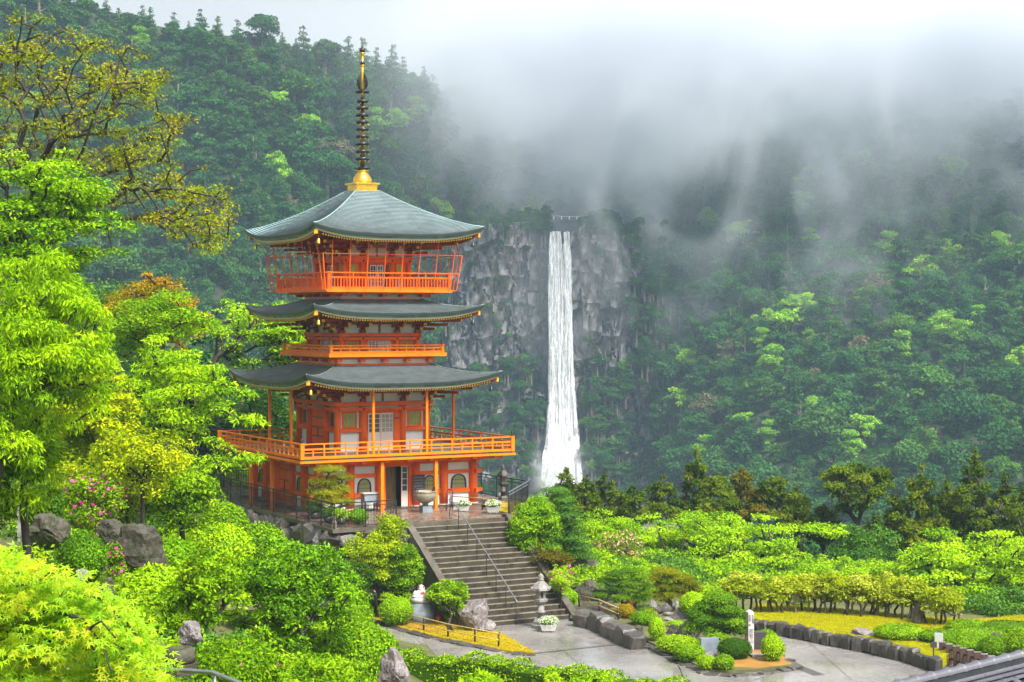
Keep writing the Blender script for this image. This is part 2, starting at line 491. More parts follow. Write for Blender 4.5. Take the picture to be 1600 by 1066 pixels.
def clipped(name, label, cat, box, Y, leafm, n=2600, ln=0.07, wd=0.04, group=None, depth=0.9, lumps=5, blossom=None, sink=0.15, base_z=None, lump_r=0.45, rough_=0.0):
    """a clipped evergreen: one rounded body, a little uneven, covered in small leaves, on a short stem"""
    if base_z is not None: Y = F * (CZ - base_z) / (box[3] - HZ) + 0.35 * (box[2] - box[0]) / 2 * 70 / F
    c, r = px_ell(*box, Y, depth)
    g = ground(c[0], c[1]) if base_z is None else base_z
    base = np.array([c[0], c[1], min(g, c[2] - r[2] * (1 - sink))])
    t = tag(empty(name, base), label, cat, group)
    bl = [(c - base, r)]
    for i in range(lumps):
        d = rand_dirs(1)[0]; d[2] = abs(d[2]) * 0.8
        bl.append((c - base + d * r * 0.52, r * (lump_r + 0.12 * rng.random())))
    V, tone = blob_leaves(bl, n, ln, wd, inner=0.93 - rough_, under=0.6, out=1.1, flat_up=0.25)
    Q = np.arange(len(V)).reshape(-1, 4)
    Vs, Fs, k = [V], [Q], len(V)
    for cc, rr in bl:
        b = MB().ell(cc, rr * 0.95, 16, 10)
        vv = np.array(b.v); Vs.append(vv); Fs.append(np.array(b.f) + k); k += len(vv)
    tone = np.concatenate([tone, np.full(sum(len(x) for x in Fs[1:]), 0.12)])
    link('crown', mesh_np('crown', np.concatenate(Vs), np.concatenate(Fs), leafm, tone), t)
    b = MB()
    h = max(0.12, c[2] - base[2])
    for i in range(3):
        a = 2.1 * i
        b.tube([(0.1 * math.cos(a), 0.1 * math.sin(a), 0), (0.3 * r[0] * math.cos(a), 0.3 * r[1] * math.sin(a), h)], [0.05, 0.03], 5)
    b.build('stem', M['bark'], t)
    if blossom:
        bm_, cnt, sz = blossom
        V, tone = blob_leaves([bl[0]], cnt, sz, sz, inner=1.03, under=0.3, out=1.2, flat_up=0.2)
        o = link('blossom', mesh_np('blossom', V, np.arange(len(V)).reshape(-1, 4), bm_, tone), t)
        o['kind'] = 'stuff'
    return t

def cloud_tree(name, label, cat, pads, Y, leafm, n=5000, ln=0.09, wd=0.03, base=None, r0=0.1, barkm=None, group=None, core=0.8, flatpad=None, **kw):
    """a trained tree whose foliage sits in separate pads: pads are (u, v, half width, half height[, dY]) in view units"""
    bl = []
    for p in pads:
        y = Y + (p[4] if len(p) > 4 else rng.normal() * 0.25 * p[2] * Y / F)
        c = at(p[0], p[1], y)
        bl.append((c, np.array([p[2] * y / F, p[2] * y / F * 0.85, p[3] * y / F])))
    cx = np.mean([b[0][0] for b in bl])
    if base is None: base = (cx, Y, ground(cx, Y))
    base = np.array(base, float)
    t = tag(empty(name, base), label, cat, group)
    lo = min(b[0][2] for b in bl); hi = max(b[0][2] for b in bl)
    fork = np.array([cx, Y, base[2] + 0.35 * (lo - base[2]) + 0.05]) - base
    link('trunk', limb_mesh('trunk', base * 0, fork, [b[0] - base - np.array([0, 0, b[1][2] * 0.4]) for b in bl], r0, barkm or M['bark'], wig=0.2, sides=6), t)
    bl2 = [(b[0] - base, b[1]) for b in bl]
    kw.setdefault('inner', 0.8); kw.setdefault('out', 0.9); kw.setdefault('flat_up', 0.5)
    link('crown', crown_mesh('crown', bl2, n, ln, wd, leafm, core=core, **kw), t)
    return t

_rock_cache = {}
def rock_mesh(seed, sub=2, mats=None, cuts=7, key='rock'):
    k = (seed, sub, key)
    if k in _rock_cache: return _rock_cache[k]
    r_ = np.random.default_rng(seed)
    bm = bmesh.new()
    bmesh.ops.create_icosphere(bm, subdivisions=sub, radius=1.0)
    fine = 0.035 if sub > 2 else 0.05
    pl = [(unit(r_.normal(size=(1, 3)))[0], 0.5 + 0.3 * r_.random()) for _ in range(cuts)]
    for v in bm.verts:
        p = np.array(v.co)
        for nn, d in pl:
            s = p @ nn - d
            if s > 0: p = p - nn * s * 0.95
        p *= 1 + 0.07 * math.sin(4 * p[0] + seed) * math.cos(5 * p[1] - seed) + fine * r_.normal() + 0.05 * math.sin(9 * p[2] + 3 * p[0] + seed)
        v.co = p
    me = bpy.data.meshes.new(key)
    bm.to_mesh(me); bm.free()
    me.materials.append(mats)
    _rock_cache[k] = me
    return me

def block_mesh(seed, m, jit=0.10, key='block'):
    """a rough squared stone of unit half size"""
    k = (seed, 'b', key)
    if k in _rock_cache: return _rock_cache[k]
    r_ = np.random.default_rng(seed)
    bm = bmesh.new()
    bmesh.ops.create_cube(bm, size=2.0)
    bmesh.ops.bevel(bm, geom=list(bm.edges), offset=0.28, segments=1, affect='EDGES')
    for v in bm.verts: v.co = Vector([x + jit * r_.normal() for x in v.co])
    me = bpy.data.meshes.new(key)
    bm.to_mesh(me); bm.free()
    me.materials.append(m)
    _rock_cache[k] = me
    return me

def rock(name, label, cat, box, Y, seed, m=None, depth=0.7, group=None, sub=4, tilt=0.0, parent=None, cuts=11):
    if box[0] > 700 and box[3] > 935: Y = F * (CZ - (LZ if box[0] > 1300 else ZP)) / (box[3] - 3 - HZ)
    c, r = px_ell(*box, Y, depth)
    o = link(name, rock_mesh(seed, sub, m or M['rock'], cuts, 'rock_' + (m or M['rock']).name), parent)
    o.location = c
    o.scale = r / 0.8
    o.rotation_euler = (0, tilt, 0)
    if label: tag(o, label, cat, group)
    return o

# foliage palettes
L = {}
def pal(*c): return list(c)
L['lime'] = leaf_mat('lime_spring_leaf', pal((0.05, 0.13, 0.001), (0.23, 0.44, 0.002), (0.38, 0.62, 0.003), (0.50, 0.70, 0.004)), 0.26, spec=0.06)
L['emerald'] = leaf_mat('fresh_green_leaf', pal((0.035, 0.11, 0.002), (0.16, 0.35, 0.003), (0.30, 0.52, 0.004), (0.40, 0.58, 0.005)), 0.26, spec=0.06)
L['yellow'] = leaf_mat('yellow_green_leaf', pal((0.06, 0.11, 0.002), (0.24, 0.37, 0.003), (0.38, 0.50, 0.004), (0.52, 0.56, 0.006)), 0.28, spec=0.06)
L['gold'] = leaf_mat('golden_leaf', pal((0.08, 0.13, 0.001), (0.30, 0.41, 0.002), (0.48, 0.57, 0.003), (0.58, 0.60, 0.004)), 0.26, spec=0.06)
L['bronze'] = leaf_mat('bronze_olive_leaf', pal((0.07, 0.11, 0.003), (0.20, 0.26, 0.004), (0.31, 0.33, 0.005), (0.34, 0.22, 0.012)), 0.25, spec=0.06)
L['orange'] = leaf_mat('orange_tinted_leaf', pal((0.08, 0.11, 0.003), (0.26, 0.24, 0.004), (0.46, 0.27, 0.005), (0.46, 0.20, 0.008)), 0.25, spec=0.06)
L['mid'] = leaf_mat('mid_green_leaf', pal((0.035, 0.10, 0.006), (0.08, 0.22, 0.008), (0.14, 0.32, 0.010)), 0.3)
L['dark'] = leaf_mat('dark_evergreen_leaf', pal((0.012, 0.035, 0.006), (0.03, 0.08, 0.010), (0.05, 0.12, 0.012)), 0.2)
L['clip'] = leaf_mat('clipped_azalea_leaf', pal((0.025, 0.07, 0.001), (0.13, 0.28, 0.002), (0.27, 0.47, 0.003), (0.40, 0.56, 0.004)), 0.2, spec=0.06)
L['garden'] = leaf_mat('mid_green_garden_leaf', pal((0.018, 0.055, 0.001), (0.075, 0.20, 0.002), (0.17, 0.38, 0.003), (0.30, 0.50, 0.004)), 0.2, spec=0.1)
L['clip_mid'] = leaf_mat('trained_tree_leaf', pal((0.02, 0.06, 0.002), (0.08, 0.20, 0.003), (0.17, 0.34, 0.004), (0.26, 0.42, 0.005)), 0.2, spec=0.06)
L['clip_dark'] = leaf_mat('dark_clipped_leaf', pal((0.015, 0.045, 0.003), (0.05, 0.135, 0.004), (0.11, 0.23, 0.005)), 0.2, spec=0.06)
L['pine'] = leaf_mat('pine_needle', pal((0.03, 0.08, 0.003), (0.09, 0.20, 0.004), (0.18, 0.32, 0.005)), 0.2, spec=0.06)
L['pine_gold'] = leaf_mat('golden_pine_needle', pal((0.09, 0.12, 0.003), (0.24, 0.26, 0.004), (0.36, 0.33, 0.006)), 0.25, spec=0.06)
L['cypress'] = leaf_mat('cypress_spray', pal((0.018, 0.045, 0.003), (0.06, 0.11, 0.004), (0.13, 0.19, 0.005), (0.20, 0.22, 0.006)), 0.2, spec=0.06)
L['rust'] = leaf_mat('rusty_spring_leaf', pal((0.06, 0.075, 0.004), (0.13, 0.13, 0.006), (0.19, 0.13, 0.010)), 0.3, spec=0.06)
L['pale'] = leaf_mat('pale_cream_tipped_leaf', pal((0.10, 0.16, 0.003), (0.30, 0.40, 0.004), (0.48, 0.56, 0.01), (0.66, 0.66, 0.16)), 0.35, spec=0.06)
L['magenta'] = leaf_mat('magenta_petal', pal((0.48, 0.015, 0.20), (0.60, 0.04, 0.32), (0.66, 0.12, 0.36)), 0.3)
L['pink'] = leaf_mat('salmon_pink_petal', pal((0.62, 0.20, 0.16), (0.72, 0.36, 0.28), (0.75, 0.50, 0.42)), 0.3)
L['coral'] = leaf_mat('coral_petal', pal((0.62, 0.16, 0.05), (0.70, 0.28, 0.10), (0.70, 0.22, 0.22)), 0.3)
L['crimson'] = leaf_mat('crimson_petal', pal((0.55, 0.005, 0.04), (0.66, 0.01, 0.07)), 0.25)
L['whiteflower'] = leaf_mat('white_petal', pal((0.62, 0.68, 0.42), (0.80, 0.80, 0.72), (0.85, 0.85, 0.82)), 0.25)
WOODS = [(0.55, 0.8, 0.75), (0.8, 0.9, 0.7), (0.7, 1.0, 0.8), (1.05, 1.05, 0.7), (0.65, 0.85, 0.8), (0.9, 1.15, 0.75), (1.6, 1.35, 0.6), (0.5, 0.65, 0.7), (0.8, 1.05, 0.8), (2.2, 1.75, 0.5)]
L['forest'] = leaf_mat('forest_leaf', pal((0.014, 0.050, 0.014), (0.042, 0.125, 0.026), (0.085, 0.20, 0.036)), 0.2, by_obj=WOODS, spec=0.06)
L['forest_lime'] = leaf_mat('bright_forest_leaf', pal((0.10, 0.26, 0.01), (0.24, 0.50, 0.012), (0.38, 0.60, 0.02)), 0.3, spec=0.1)
L['forest_rust'] = leaf_mat('rusty_forest_leaf', pal((0.07, 0.08, 0.03), (0.14, 0.13, 0.05), (0.20, 0.16, 0.07)), 0.2)
# ------------------------------------------------------------------ the lie of the land
GX = [-400, -60, -24, -14, -7, -2, 6, 16, 30, 60, 400]
GY = [-60, 8, 16, 26, 38, 48, 56, 66, 74, 82, 92, 100, 115, 150, 220, 300]
GZ = np.array([
    [7.5, 7.5, 7.5, 7.5, 7.5, 7.5, 7.5, 7.5, 7.5, 7.5, 7.5],
    [8, 8, 7, 6.6, 6.6, 6.6, 6.4, 6.0, 6.0, 6.0, 6.0],
    [9, 8, 6.5, 5.6, 5.2, 4.4, 3.2, 3.0, 2.6, 2.6, 2.6],
    [9, 8, 5.4, 4.0, 3.0, 1.8, 0.2, 0.2, 0.2, 0.2, 0.2],
    [9, 8, 5.0, 3.3, 1.9, 0.2, -2.6, -2.6, -2.6, -2.6, -2.6],
    [9, 8, 4.8, 3.2, 0.9, -1.3, -3.9, -3.9, -3.9, -4, -4],
    [10, 9, 4.8, 3.2, 0.5, -3.6, -4.15, -4.15, -4.15, -4.15, -4.2],
    [10, 9, 4.5, 2.2, -2.3, -4.15, -4.15, -4.15, -4.15, -4.15, -4.2],
    [11, 10, 4.2, 0.6, -3.8, -4.15, -4.15, -4.15, -4.15, -4.15, -4.3],
    [11, 10, 4.0, -1.0, -4.1, -4.15, -4.15, -4.15, -4.15, -4.2, -4.5],
    [12, 11, 3.5, -1.3, -2.0, -2.0, -3.0, -4.2, -4.2, -4.6, -5],
    [12, 11, 3.8, -0.6, -1.0, -2.0, -3.4, -4.6, -5, -6, -6],
    [12, 11, 4.0, 0.0, -1.0, -4, -6, -7, -8, -9, -9],
    [8, 6, 0, -6, -10, -14, -16, -18, -18, -18, -18],
    [-20, -20, -22, -24, -26, -26, -28, -28, -28, -28, -28],
    [-40, -40, -40, -42, -44, -44, -44, -44, -44, -44, -44]], float)
def ground(x, y):
    x = min(max(x, GX[0]), GX[-1]); y = min(max(y, GY[0]), GY[-1])
    i = min(max(int(np.searchsorted(GX, x)) - 1, 0), len(GX) - 2)
    j = min(max(int(np.searchsorted(GY, y)) - 1, 0), len(GY) - 2)
    fx = (x - GX[i]) / (GX[i + 1] - GX[i]); fy = (y - GY[j]) / (GY[j + 1] - GY[j])
    a = GZ[j, i] * (1 - fx) + GZ[j, i + 1] * fx
    b = GZ[j + 1, i] * (1 - fx) + GZ[j + 1, i + 1] * fx
    return float(a * (1 - fy) + b * fy)

M['soil'] = mat('mossy_soil', (0.12, 0.15, 0.02), 0.9, 0.3, 0.9, c2=(0.07, 0.055, 0.03), bump=0.4, bscale=5)
M['forest_floor'] = mat('dark_forest_floor', (0.03, 0.045, 0.016), 0.95, 0.4, 0.08, c2=(0.016, 0.02, 0.010), bump=0.3)

def grid_sheet(name, xs, ys, zf, m, smooth=True):
    V = np.array([(x, y, zf(x, y)) for y in ys for x in xs])
    nx = len(xs)
    Q = np.array([(j * nx + i, j * nx + i + 1, (j + 1) * nx + i + 1, (j + 1) * nx + i) for j in range(len(ys) - 1) for i in range(nx - 1)])
    return link(name, mesh_np(name, V, Q, m, smooth=smooth))
xs = np.concatenate([np.linspace(-3000, -420, 8), np.linspace(-400, -70, 12), np.linspace(-60, 60, 100), np.linspace(70, 400, 12), np.linspace(420, 3000, 8)])
ys = np.concatenate([np.linspace(-1500, -70, 8), np.linspace(-60, 6, 8), np.linspace(8, 120, 90), np.linspace(125, 300, 24), np.linspace(340, 4000, 14)])
def _gz(x, y):
    z = ground(x, y)
    if y < 130 and z > -3.9: z += 0.12 * math.sin(x * 1.7 + y) * math.sin(y * 1.3 - x * 0.4)
    return z
tag(grid_sheet('ground', xs, ys, _gz, [M['soil']]), kind='structure')

# ------------------------------------------------------------------ the mountains across the valley
HU = [-500, 0, 130, 250, 420, 560, 650, 720, 770, 810, 860, 890, 915, 960, 1010, 1100, 1300, 1600, 2100]
HV = [-90, -20, 5, 38, 62, 92, 118, 160, 205, 232, 246, 244, 232, 190, 150, 125, 140, 180, 190]
def ridge_v(u): return float(np.interp(u, HU, HV))
def y_base(u): return float(np.interp(u, [-500, 400, 690, 1020, 1200, 1600, 2100], [300, 340, 500, 480, 380, 290, 240]))
def y_ridge(u): return float(np.interp(u, [-500, 400, 690, 890, 1020, 1300, 1600, 2100], [480, 525, 580, 605, 625, 640, 620, 600]))
VB = 850.0
def smooth01(x): x = min(max(x, 0), 1); return x * x * (3 - 2 * x)
def hill_y(u, v):
    t = (VB - v) / (VB - ridge_v(u))
    y = y_base(u) + (y_ridge(u) - y_base(u)) * (t ** 0.85 if t > 0 else t)
    cw = smooth01((u - 660) / 60) * smooth01((1060 - u) / 70)
    yc = float(np.interp(v, [150, 240, 335, 350, 740, 800, 850], [660, 640, 575, 562, 556, 540, 515]))
    return y * (1 - cw) + yc * cw
def hill_pt(u, v): return at(u, v, hill_y(u, v))
us = np.linspace(-480, 2080, 130)
V = []
NT = 44
for u in us:
    vr = ridge_v(u)
    for j in range(NT):
        v = VB + (vr - VB) * j / (NT - 1)
        p = hill_pt(u, v)
        p[1] += 4 + 2.0 * math.sin(u * 0.021 + j * 0.5) + 1.5 * math.sin(u * 0.05 - j * 0.8)
        V.append(p)
    top = V[-1]
    for k in (1, 2, 3):                                     # the far side of the ridge falls away
        V.append(np.array([top[0] * (1 + 0.06 * k), top[1] + 60 * k, max(top[2] - 30 * k * k, -60)]))
NC = NT + 3
Q = [(i * NC + j, (i + 1) * NC + j, (i + 1) * NC + j + 1, i * NC + j + 1) for i in range(len(us) - 1) for j in range(NC - 1)]
hill = link('hillside', mesh_np('hillside', V, Q, [M['forest_floor']], smooth=True))
tag(hill, kind='structure')

# the rock face: blocky columns and ledges
def cliff_material():
    m, t, b = new_mat('cliff_rock')
    tc = t.nodes.new('ShaderNodeTexCoord')
    def noise(scale, st, det=6):
        mp = t.nodes.new('ShaderNodeMapping'); mp.inputs['Scale'].default_value = st
        t.links.new(tc.outputs['Object'], mp.inputs[0])
        n = t.nodes.new('ShaderNodeTexNoise'); n.inputs['Scale'].default_value = scale; n.inputs['Detail'].default_value = det
        n.inputs['Roughness'].default_value = 0.65
        t.links.new(mp.outputs[0], n.inputs['Vector']); return n
    def ramp(src, stops):
        r = t.nodes.new('ShaderNodeValToRGB'); e = r.color_ramp.elements
        while len(e) < len(stops): e.new(0.5)
        for i, (p, c) in enumerate(stops): e[i].position = p
        for i, (p, c) in enumerate(stops): e[i].color = (*c, 1)
        t.links.new(src, r.inputs[0]); return r
    a = ramp(noise(0.05, (1, 1, 0.45)).outputs['Fac'], [(0.30, (0.05, 0.052, 0.06)), (0.44, (0.13, 0.127, 0.137)), (0.56, (0.20, 0.188, 0.185)), (0.68, (0.42, 0.345, 0.255))])
    s = ramp(noise(0.35, (1, 1, 0.10)).outputs['Fac'], [(0.35, (0.35, 0.34, 0.36)), (0.6, (1.0, 1.0, 1.0))])
    f = ramp(noise(0.9, (1, 1, 1)).outputs['Fac'], [(0.35, (0.6, 0.6, 0.6)), (0.6, (1.1, 1.1, 1.1))])
    c = a.outputs[0]
    for o in (s, f):
        mx = t.nodes.new('ShaderNodeMix'); mx.data_type = 'RGBA'; mx.blend_type = 'MULTIPLY'; mx.inputs[0].default_value = 1
        t.links.new(c, mx.inputs[6]); t.links.new(o.outputs[0], mx.inputs[7]); c = mx.outputs[2]
    # moss on the rock
    g = ramp(noise(0.09, (1, 1, 0.7)).outputs['Fac'], [(0.56, (0, 0, 0)), (0.66, (1, 1, 1))])
    mx = t.nodes.new('ShaderNodeMix'); mx.data_type = 'RGBA'
    t.links.new(g.outputs[0], mx.inputs[0]); t.links.new(c, mx.inputs[6]); mx.inputs[7].default_value = (0.045, 0.075, 0.025, 1)
    t.links.new(mx.outputs[2], b.inputs['Base Color'])
    b.inputs['Roughness'].default_value = 0.55
    bp = t.nodes.new('ShaderNodeBump'); bp.inputs['Strength'].default_value = 0.5; bp.inputs['Distance'].default_value = 0.8
    t.links.new(noise(0.5, (1, 1, 0.5), 8).outputs['Fac'], bp.inputs['Height'])
    t.links.new(bp.outputs[0], b.inputs['Normal'])
    return m
M['cliff'] = cliff_material()
cu = np.linspace(668, 1052, 170); cv = np.linspace(800, 318, 190)
seedp = rng.random((260, 2)); seedp[:, 0] = 660 + seedp[:, 0] * 400; seedp[:, 1] = 310 + seedp[:, 1] * 500
seedd = rng.random(260)
V = []
for u in cu:
    top_v = np.interp(u, [668, 700, 760, 840, 862, 878, 893, 915, 960, 1000, 1052], [420, 372, 350, 346, 352, 364, 362, 348, 350, 395, 470])
    for k, v in enumerate(cv):
        vv = max(v, top_v)
        du = (seedp[:, 0] - u) * 1.45 + 2.0 * math.sin(v * 0.09); dv = (seedp[:, 1] - v) * 0.38 + (seedp[:, 0] - u) * 0.12
        d = np.maximum(np.abs(du), np.abs(dv)) + 0.25 * np.abs(du)
        i, i2 = np.argsort(d)[:2]
        crack = smooth01((d[i2] - d[i]) / (2.0 + 6.0 * seedd[i]))
        y = 547.5 - 2.2 * seedd[i] - (0.15 + 0.6 * seedd[i2]) * crack + 2.0 * (seedd[i2] - 0.5) * (seedp[i, 1] - v) * 0.08 + 1.2 * math.sin(u * 0.07 + v * 0.013) - 1.3 * (1 - abs(((v + 6 * math.sin(u * 0.05) + 10 * seedd[i]) / 46.0) % 1.0 - 0.5) * 2) ** 4 + 0.5 * math.sin(u * 0.3 + v * 0.05) * math.sin(v * 0.21)
        y -= 10 * smooth01((v - 640) / 140) + 4 * smooth01((abs(u - 878) - 30) / 60)     # the foot spreads, the fall sits in a shallow gully
        e = min(u - 668, 1052 - u)
        y += 22 * (1 - smooth01(e / 36))
        if v < top_v: y += (top_v - v) * 0.9
        V.append(at(u, vv, y))
n2 = len(cv)
Q = [(i * n2 + j, (i + 1) * n2 + j, (i + 1) * n2 + j + 1, i * n2 + j + 1) for i in range(len(cu) - 1) for j in range(n2 - 1)]
tag(link('cliff', mesh_np('cliff', V, Q, [M['cliff']])), kind='structure')

# the fall itself: many hanging strands of white water
def water_material():
    m, t, b = new_mat('falling_water')
    tc = t.nodes.new('ShaderNodeTexCoord')
    mp = t.nodes.new('ShaderNodeMapping'); mp.inputs['Scale'].default_value = (1, 1, 0.13)
    t.links.new(tc.outputs['Object'], mp.inputs[0])
    n = t.nodes.new('ShaderNodeTexNoise'); n.inputs['Scale'].default_value = 0.75; n.inputs['Detail'].default_value = 6; n.inputs['Roughness'].default_value = 0.7
    t.links.new(mp.outputs[0], n.inputs['Vector'])
    rp = t.nodes.new('ShaderNodeValToRGB')
    rp.color_ramp.elements[0].position = 0.33; rp.color_ramp.elements[0].color = (0.90, 0.92, 0.94, 1)
    rp.color_ramp.elements[1].position = 0.55; rp.color_ramp.elements[1].color = (0.97, 0.98, 0.99, 1)
    t.links.new(n.outputs['Fac'], rp.inputs[0])
    t.links.new(rp.outputs[0], b.inputs['Base Color'])
    b.inputs['Roughness'].default_value = 0.6
    tr = t.nodes.new('ShaderNodeBsdfTranslucent'); t.links.new(rp.outputs[0], tr.inputs['Color'])
    mix = t.nodes.new('ShaderNodeMixShader'); mix.inputs[0].default_value = 0.35
    t.links.new(b.outputs[0], mix.inputs[1]); t.links.new(tr.outputs[0], mix.inputs[2])
    n3 = t.nodes.new('ShaderNodeTexNoise'); n3.inputs['Scale'].default_value = 1.3; n3.inputs['Detail'].default_value = 5; n3.inputs['Roughness'].default_value = 0.7
    mp3 = t.nodes.new('ShaderNodeMapping'); mp3.inputs['Scale'].default_value = (1, 1, 0.16)
    t.links.new(tc.outputs['Object'], mp3.inputs[0]); t.links.new(mp3.outputs[0], n3.inputs['Vector'])
    mr = t.nodes.new('ShaderNodeMapRange'); mr.inputs[1].default_value = 0.36; mr.inputs[2].default_value = 0.56; mr.inputs[3].default_value = 0.10; mr.inputs[4].default_value = 0.95
    t.links.new(n3.outputs['Fac'], mr.inputs[0])
    tp = t.nodes.new('ShaderNodeBsdfTransparent')
    m2 = t.nodes.new('ShaderNodeMixShader')
    t.links.new(mr.outputs[0], m2.inputs[0]); t.links.new(tp.outputs[0], m2.inputs[1]); t.links.new(mix.outputs[0], m2.inputs[2])
    t.links.new(m2.outputs[0], t.nodes['Material Output'].inputs['Surface'])
    return m
M['water'] = water_material()
def fall_edges(v):
    return (np.interp(v, [358, 400, 560, 650, 700, 745, 790], [860, 858, 858, 856, 853, 847, 840]),
            np.interp(v, [358, 400, 560, 650, 700, 745, 790], [889, 891, 895, 900, 903, 904, 908]))
V, Q = [], []
for sidx in range(150):
    f = rng.random() if sidx > 24 else sidx / 24
    main = sidx <= 24
    v0 = 361 + (abs(rng.normal()) * 25 if not main else rng.random() * 3)
    v1 = 790 if (main or rng.random() < 0.35) else min(790, v0 + 60 + rng.random() * 260)
    wpx = (2.2 if main else 0.7 + 1.9 * rng.random())
    if 0.56 < f < 0.74: v0 += 12 + 22 * rng.random()
    Y = 541.5 - (0 if main else 2.5 * rng.random())
    ph = rng.random() * 6.28
    k0 = len(V)
    nseg = 40
    for k in range(nseg + 1):
        v = v0 + (v1 - v0) * k / nseg
        l, r = fall_edges(v)
        fx = f + (0.02 * math.sin(v * 0.03 + ph))
        if not main and f > 0.85: fx += 0.12 * max(0, (v - 600) / 150)
        uc = l + (r - l) * fx
        tap = min(1, (k + 0.5) / 4, (nseg - k + 0.7) / 6) if not main else 1
        ww = wpx * tap * (0.8 + 0.35 * math.sin(v * 0.09 + ph * 2)) * ((r - l) / 31)
        yy = Y - 9.5 * smooth01((v - 640) / 140) - 0.6 * math.sin(v * 0.05 + ph)
        uc += 0.9 * math.sin(v * 0.045 + ph) * (v - 350) / 400 + 0.5 * math.sin(v * 0.17 + 3 * ph)
        V += [at(uc - ww * 0.5, v, yy + 0.03), at(uc, v, yy - 0.03), at(uc + ww * 0.5, v, yy + 0.03)]
    for k in range(nseg):
        b = k0 + 3 * k
        Q += [(b, b + 1, b + 4, b + 3), (b + 1, b + 2, b + 5, b + 4)]
wf = link('waterfall', mesh_np('waterfall', V, Q, [M['water']], smooth=True))
tag(wf, kind='structure')
# the dark pool at the lip and the sacred rope across it
b = MB()
lip = [at(u, v, Y) for u, v, Y in ((858, 362, 545), (893, 362, 545), (912, 349, 556), (862, 349, 556))]
M['pool'] = mat('dark_stream_water', (0.02, 0.03, 0.04), 0.1, 0.2, 0.5)
b.add([p for p in lip] + [p - np.array([0, 0, 2.0]) for p in lip], [(0, 1, 2, 3), (7, 6, 5, 4), (0, 4, 5, 1), (1, 5, 6, 2), (2, 6, 7, 3), (3, 7, 4, 0)])
tag(b.build('stream_pool', [M['pool']]), kind='structure')
rp_ = tag(empty('sacred_rope', at(888, 339, 549)), 'thin straw rope with paper streamers strung above the waterfall lip', 'rope')
o0 = np.array(rp_.location)
b = MB()
b.tube([at(u, v, 549) - o0 for u, v in ((862, 336.0), (875, 338), (890, 338.6), (903, 338.4), (918, 337))], 0.06, 5)
b.build('rope', [M['paper']], rp_)
for u in (865.4, 877.4, 889.6, 901.3):
    b = MB(); p = at(u, 341, 549) - o0
    b.box(p[0] - 0.13, p[0] + 0.13, p[1] - 0.06, p[1] + 0.06, p[2] - 0.45, p[2] + 0.55)
    b.build('paper_streamer', [M['paper']], rp_)

# ------------------------------------------------------------------ forest on the slopes
def wood_mesh(kind, leafm, n=4200):
    if kind == 'broad':
        bl = fill_ellipsoid((0, 0, 0.0), (1, 1, 0.85), 20, 0.36, 0.62, 0.55, 0.5, 0.25)
        z0 = -2.2
    elif kind == 'tall':
        bl = fill_ellipsoid((0, 0, 0.0), (0.75, 0.75, 1.3), 22, 0.34, 0.5, 0.5, 0.6, 0.3)
        z0 = -2.6
    else:                                                   # conifer with level tiers
        bl = []
        for k in range(7):
            z = -1.2 + k * 0.42
            r = 0.78 * (1 - k / 8.2)
            for q in range(5 if k < 5 else 2):
                a = q * 1.257 + k * 0.7 + 0.5 * rng.random()
                bl.append((np.array([r * 0.65 * math.cos(a), r * 0.65 * math.sin(a), z + 0.1 * rng.normal()]), (r * 0.5 + 0.06, r * 0.5 + 0.06, 0.13)))
        z0 = -3.0
    V, tone = blob_leaves(bl, n, 0.105, 0.08, flat_up=0.7, inner=0.5, under=0.3, out=0.45)
    nl = len(V) // 4
    b = MB().tube([(0, 0, z0), (0.03, 0.02, -0.6), (0, 0, 0.6 if kind != 'conifer' else 1.5)], [0.10, 0.07, 0.03], 5, cap=False)
    for k in range(4):
        c = bl[rng.integers(len(bl))][0]
        b.tube([(0, 0, -0.5 + 0.2 * k), tuple(c)], [0.04, 0.02], 4, cap=False)
    tv = np.array(b.v); tq = np.array(b.f) + len(V)
    Qs = np.concatenate([np.arange(len(V)).reshape(-1, 4), tq])
    mi = np.concatenate([np.zeros(nl, int), np.ones(len(tq), int)])
    return mesh_np('forest_tree', np.concatenate([V, tv]), Qs, [leafm, M['bark_pale']], np.concatenate([tone, np.zeros(len(tq))]), mi=mi)

WM = {'dark': [wood_mesh('broad', L['forest']) for _ in range(4)] + [wood_mesh('tall', L['forest']) for _ in range(3)],
      'lime': [wood_mesh('broad', L['forest_lime'], 3400) for _ in range(2)] + [wood_mesh('tall', L['forest_lime'], 3400)],
      'rust': [wood_mesh('broad', L['forest_rust'], 3400)],
      'conifer': [wood_mesh('conifer', L['forest'], 3400) for _ in range(3)]}
PH = {'dark': 'dark broadleaved tree', 'lime': 'bright lime crowned tree', 'rust': 'rusty brown crowned tree', 'conifer': 'tiered ridge conifer'}
ORD = ['leftmost', 'second from left', 'third from left', 'fourth from left', 'fifth from left', 'sixth from left', 'seventh from left', 'eighth from left', 'ninth from left', 'tenth from left', 'eleventh from left', 'twelfth from left', 'thirteenth from left', 'fourteenth from left', 'fifteenth from left', 'sixteenth from left']
def zone(u, v):
    col = [(250, 'above the bronze tree'), (400, 'left of the pagoda roofs'), (560, 'behind the spire'), (700, 'right of the spire'), (850, 'left of the waterfall'), (1000, 'just right of the waterfall'),
           (1130, 'beyond the pond pines'), (1280, 'above the broad cherry'), (1420, 'above the umbrella cypress'), (1700, 'near the right edge')]
    row = [(60, 'at the very top'), (130, 'high in the mist'), (220, 'in the upper forest'), (310, 'above the fall lip level'), (400, 'at the fall lip level'), (480, 'in the upper middle slope'), (560, 'halfway up the slope'), (640, 'in the lower middle slope'), (710, 'low on the slope'), (2000, 'at the slope foot')]
    return next(t for m, t in row if v < m) + ' ' + next(t for m, t in col if u < m)
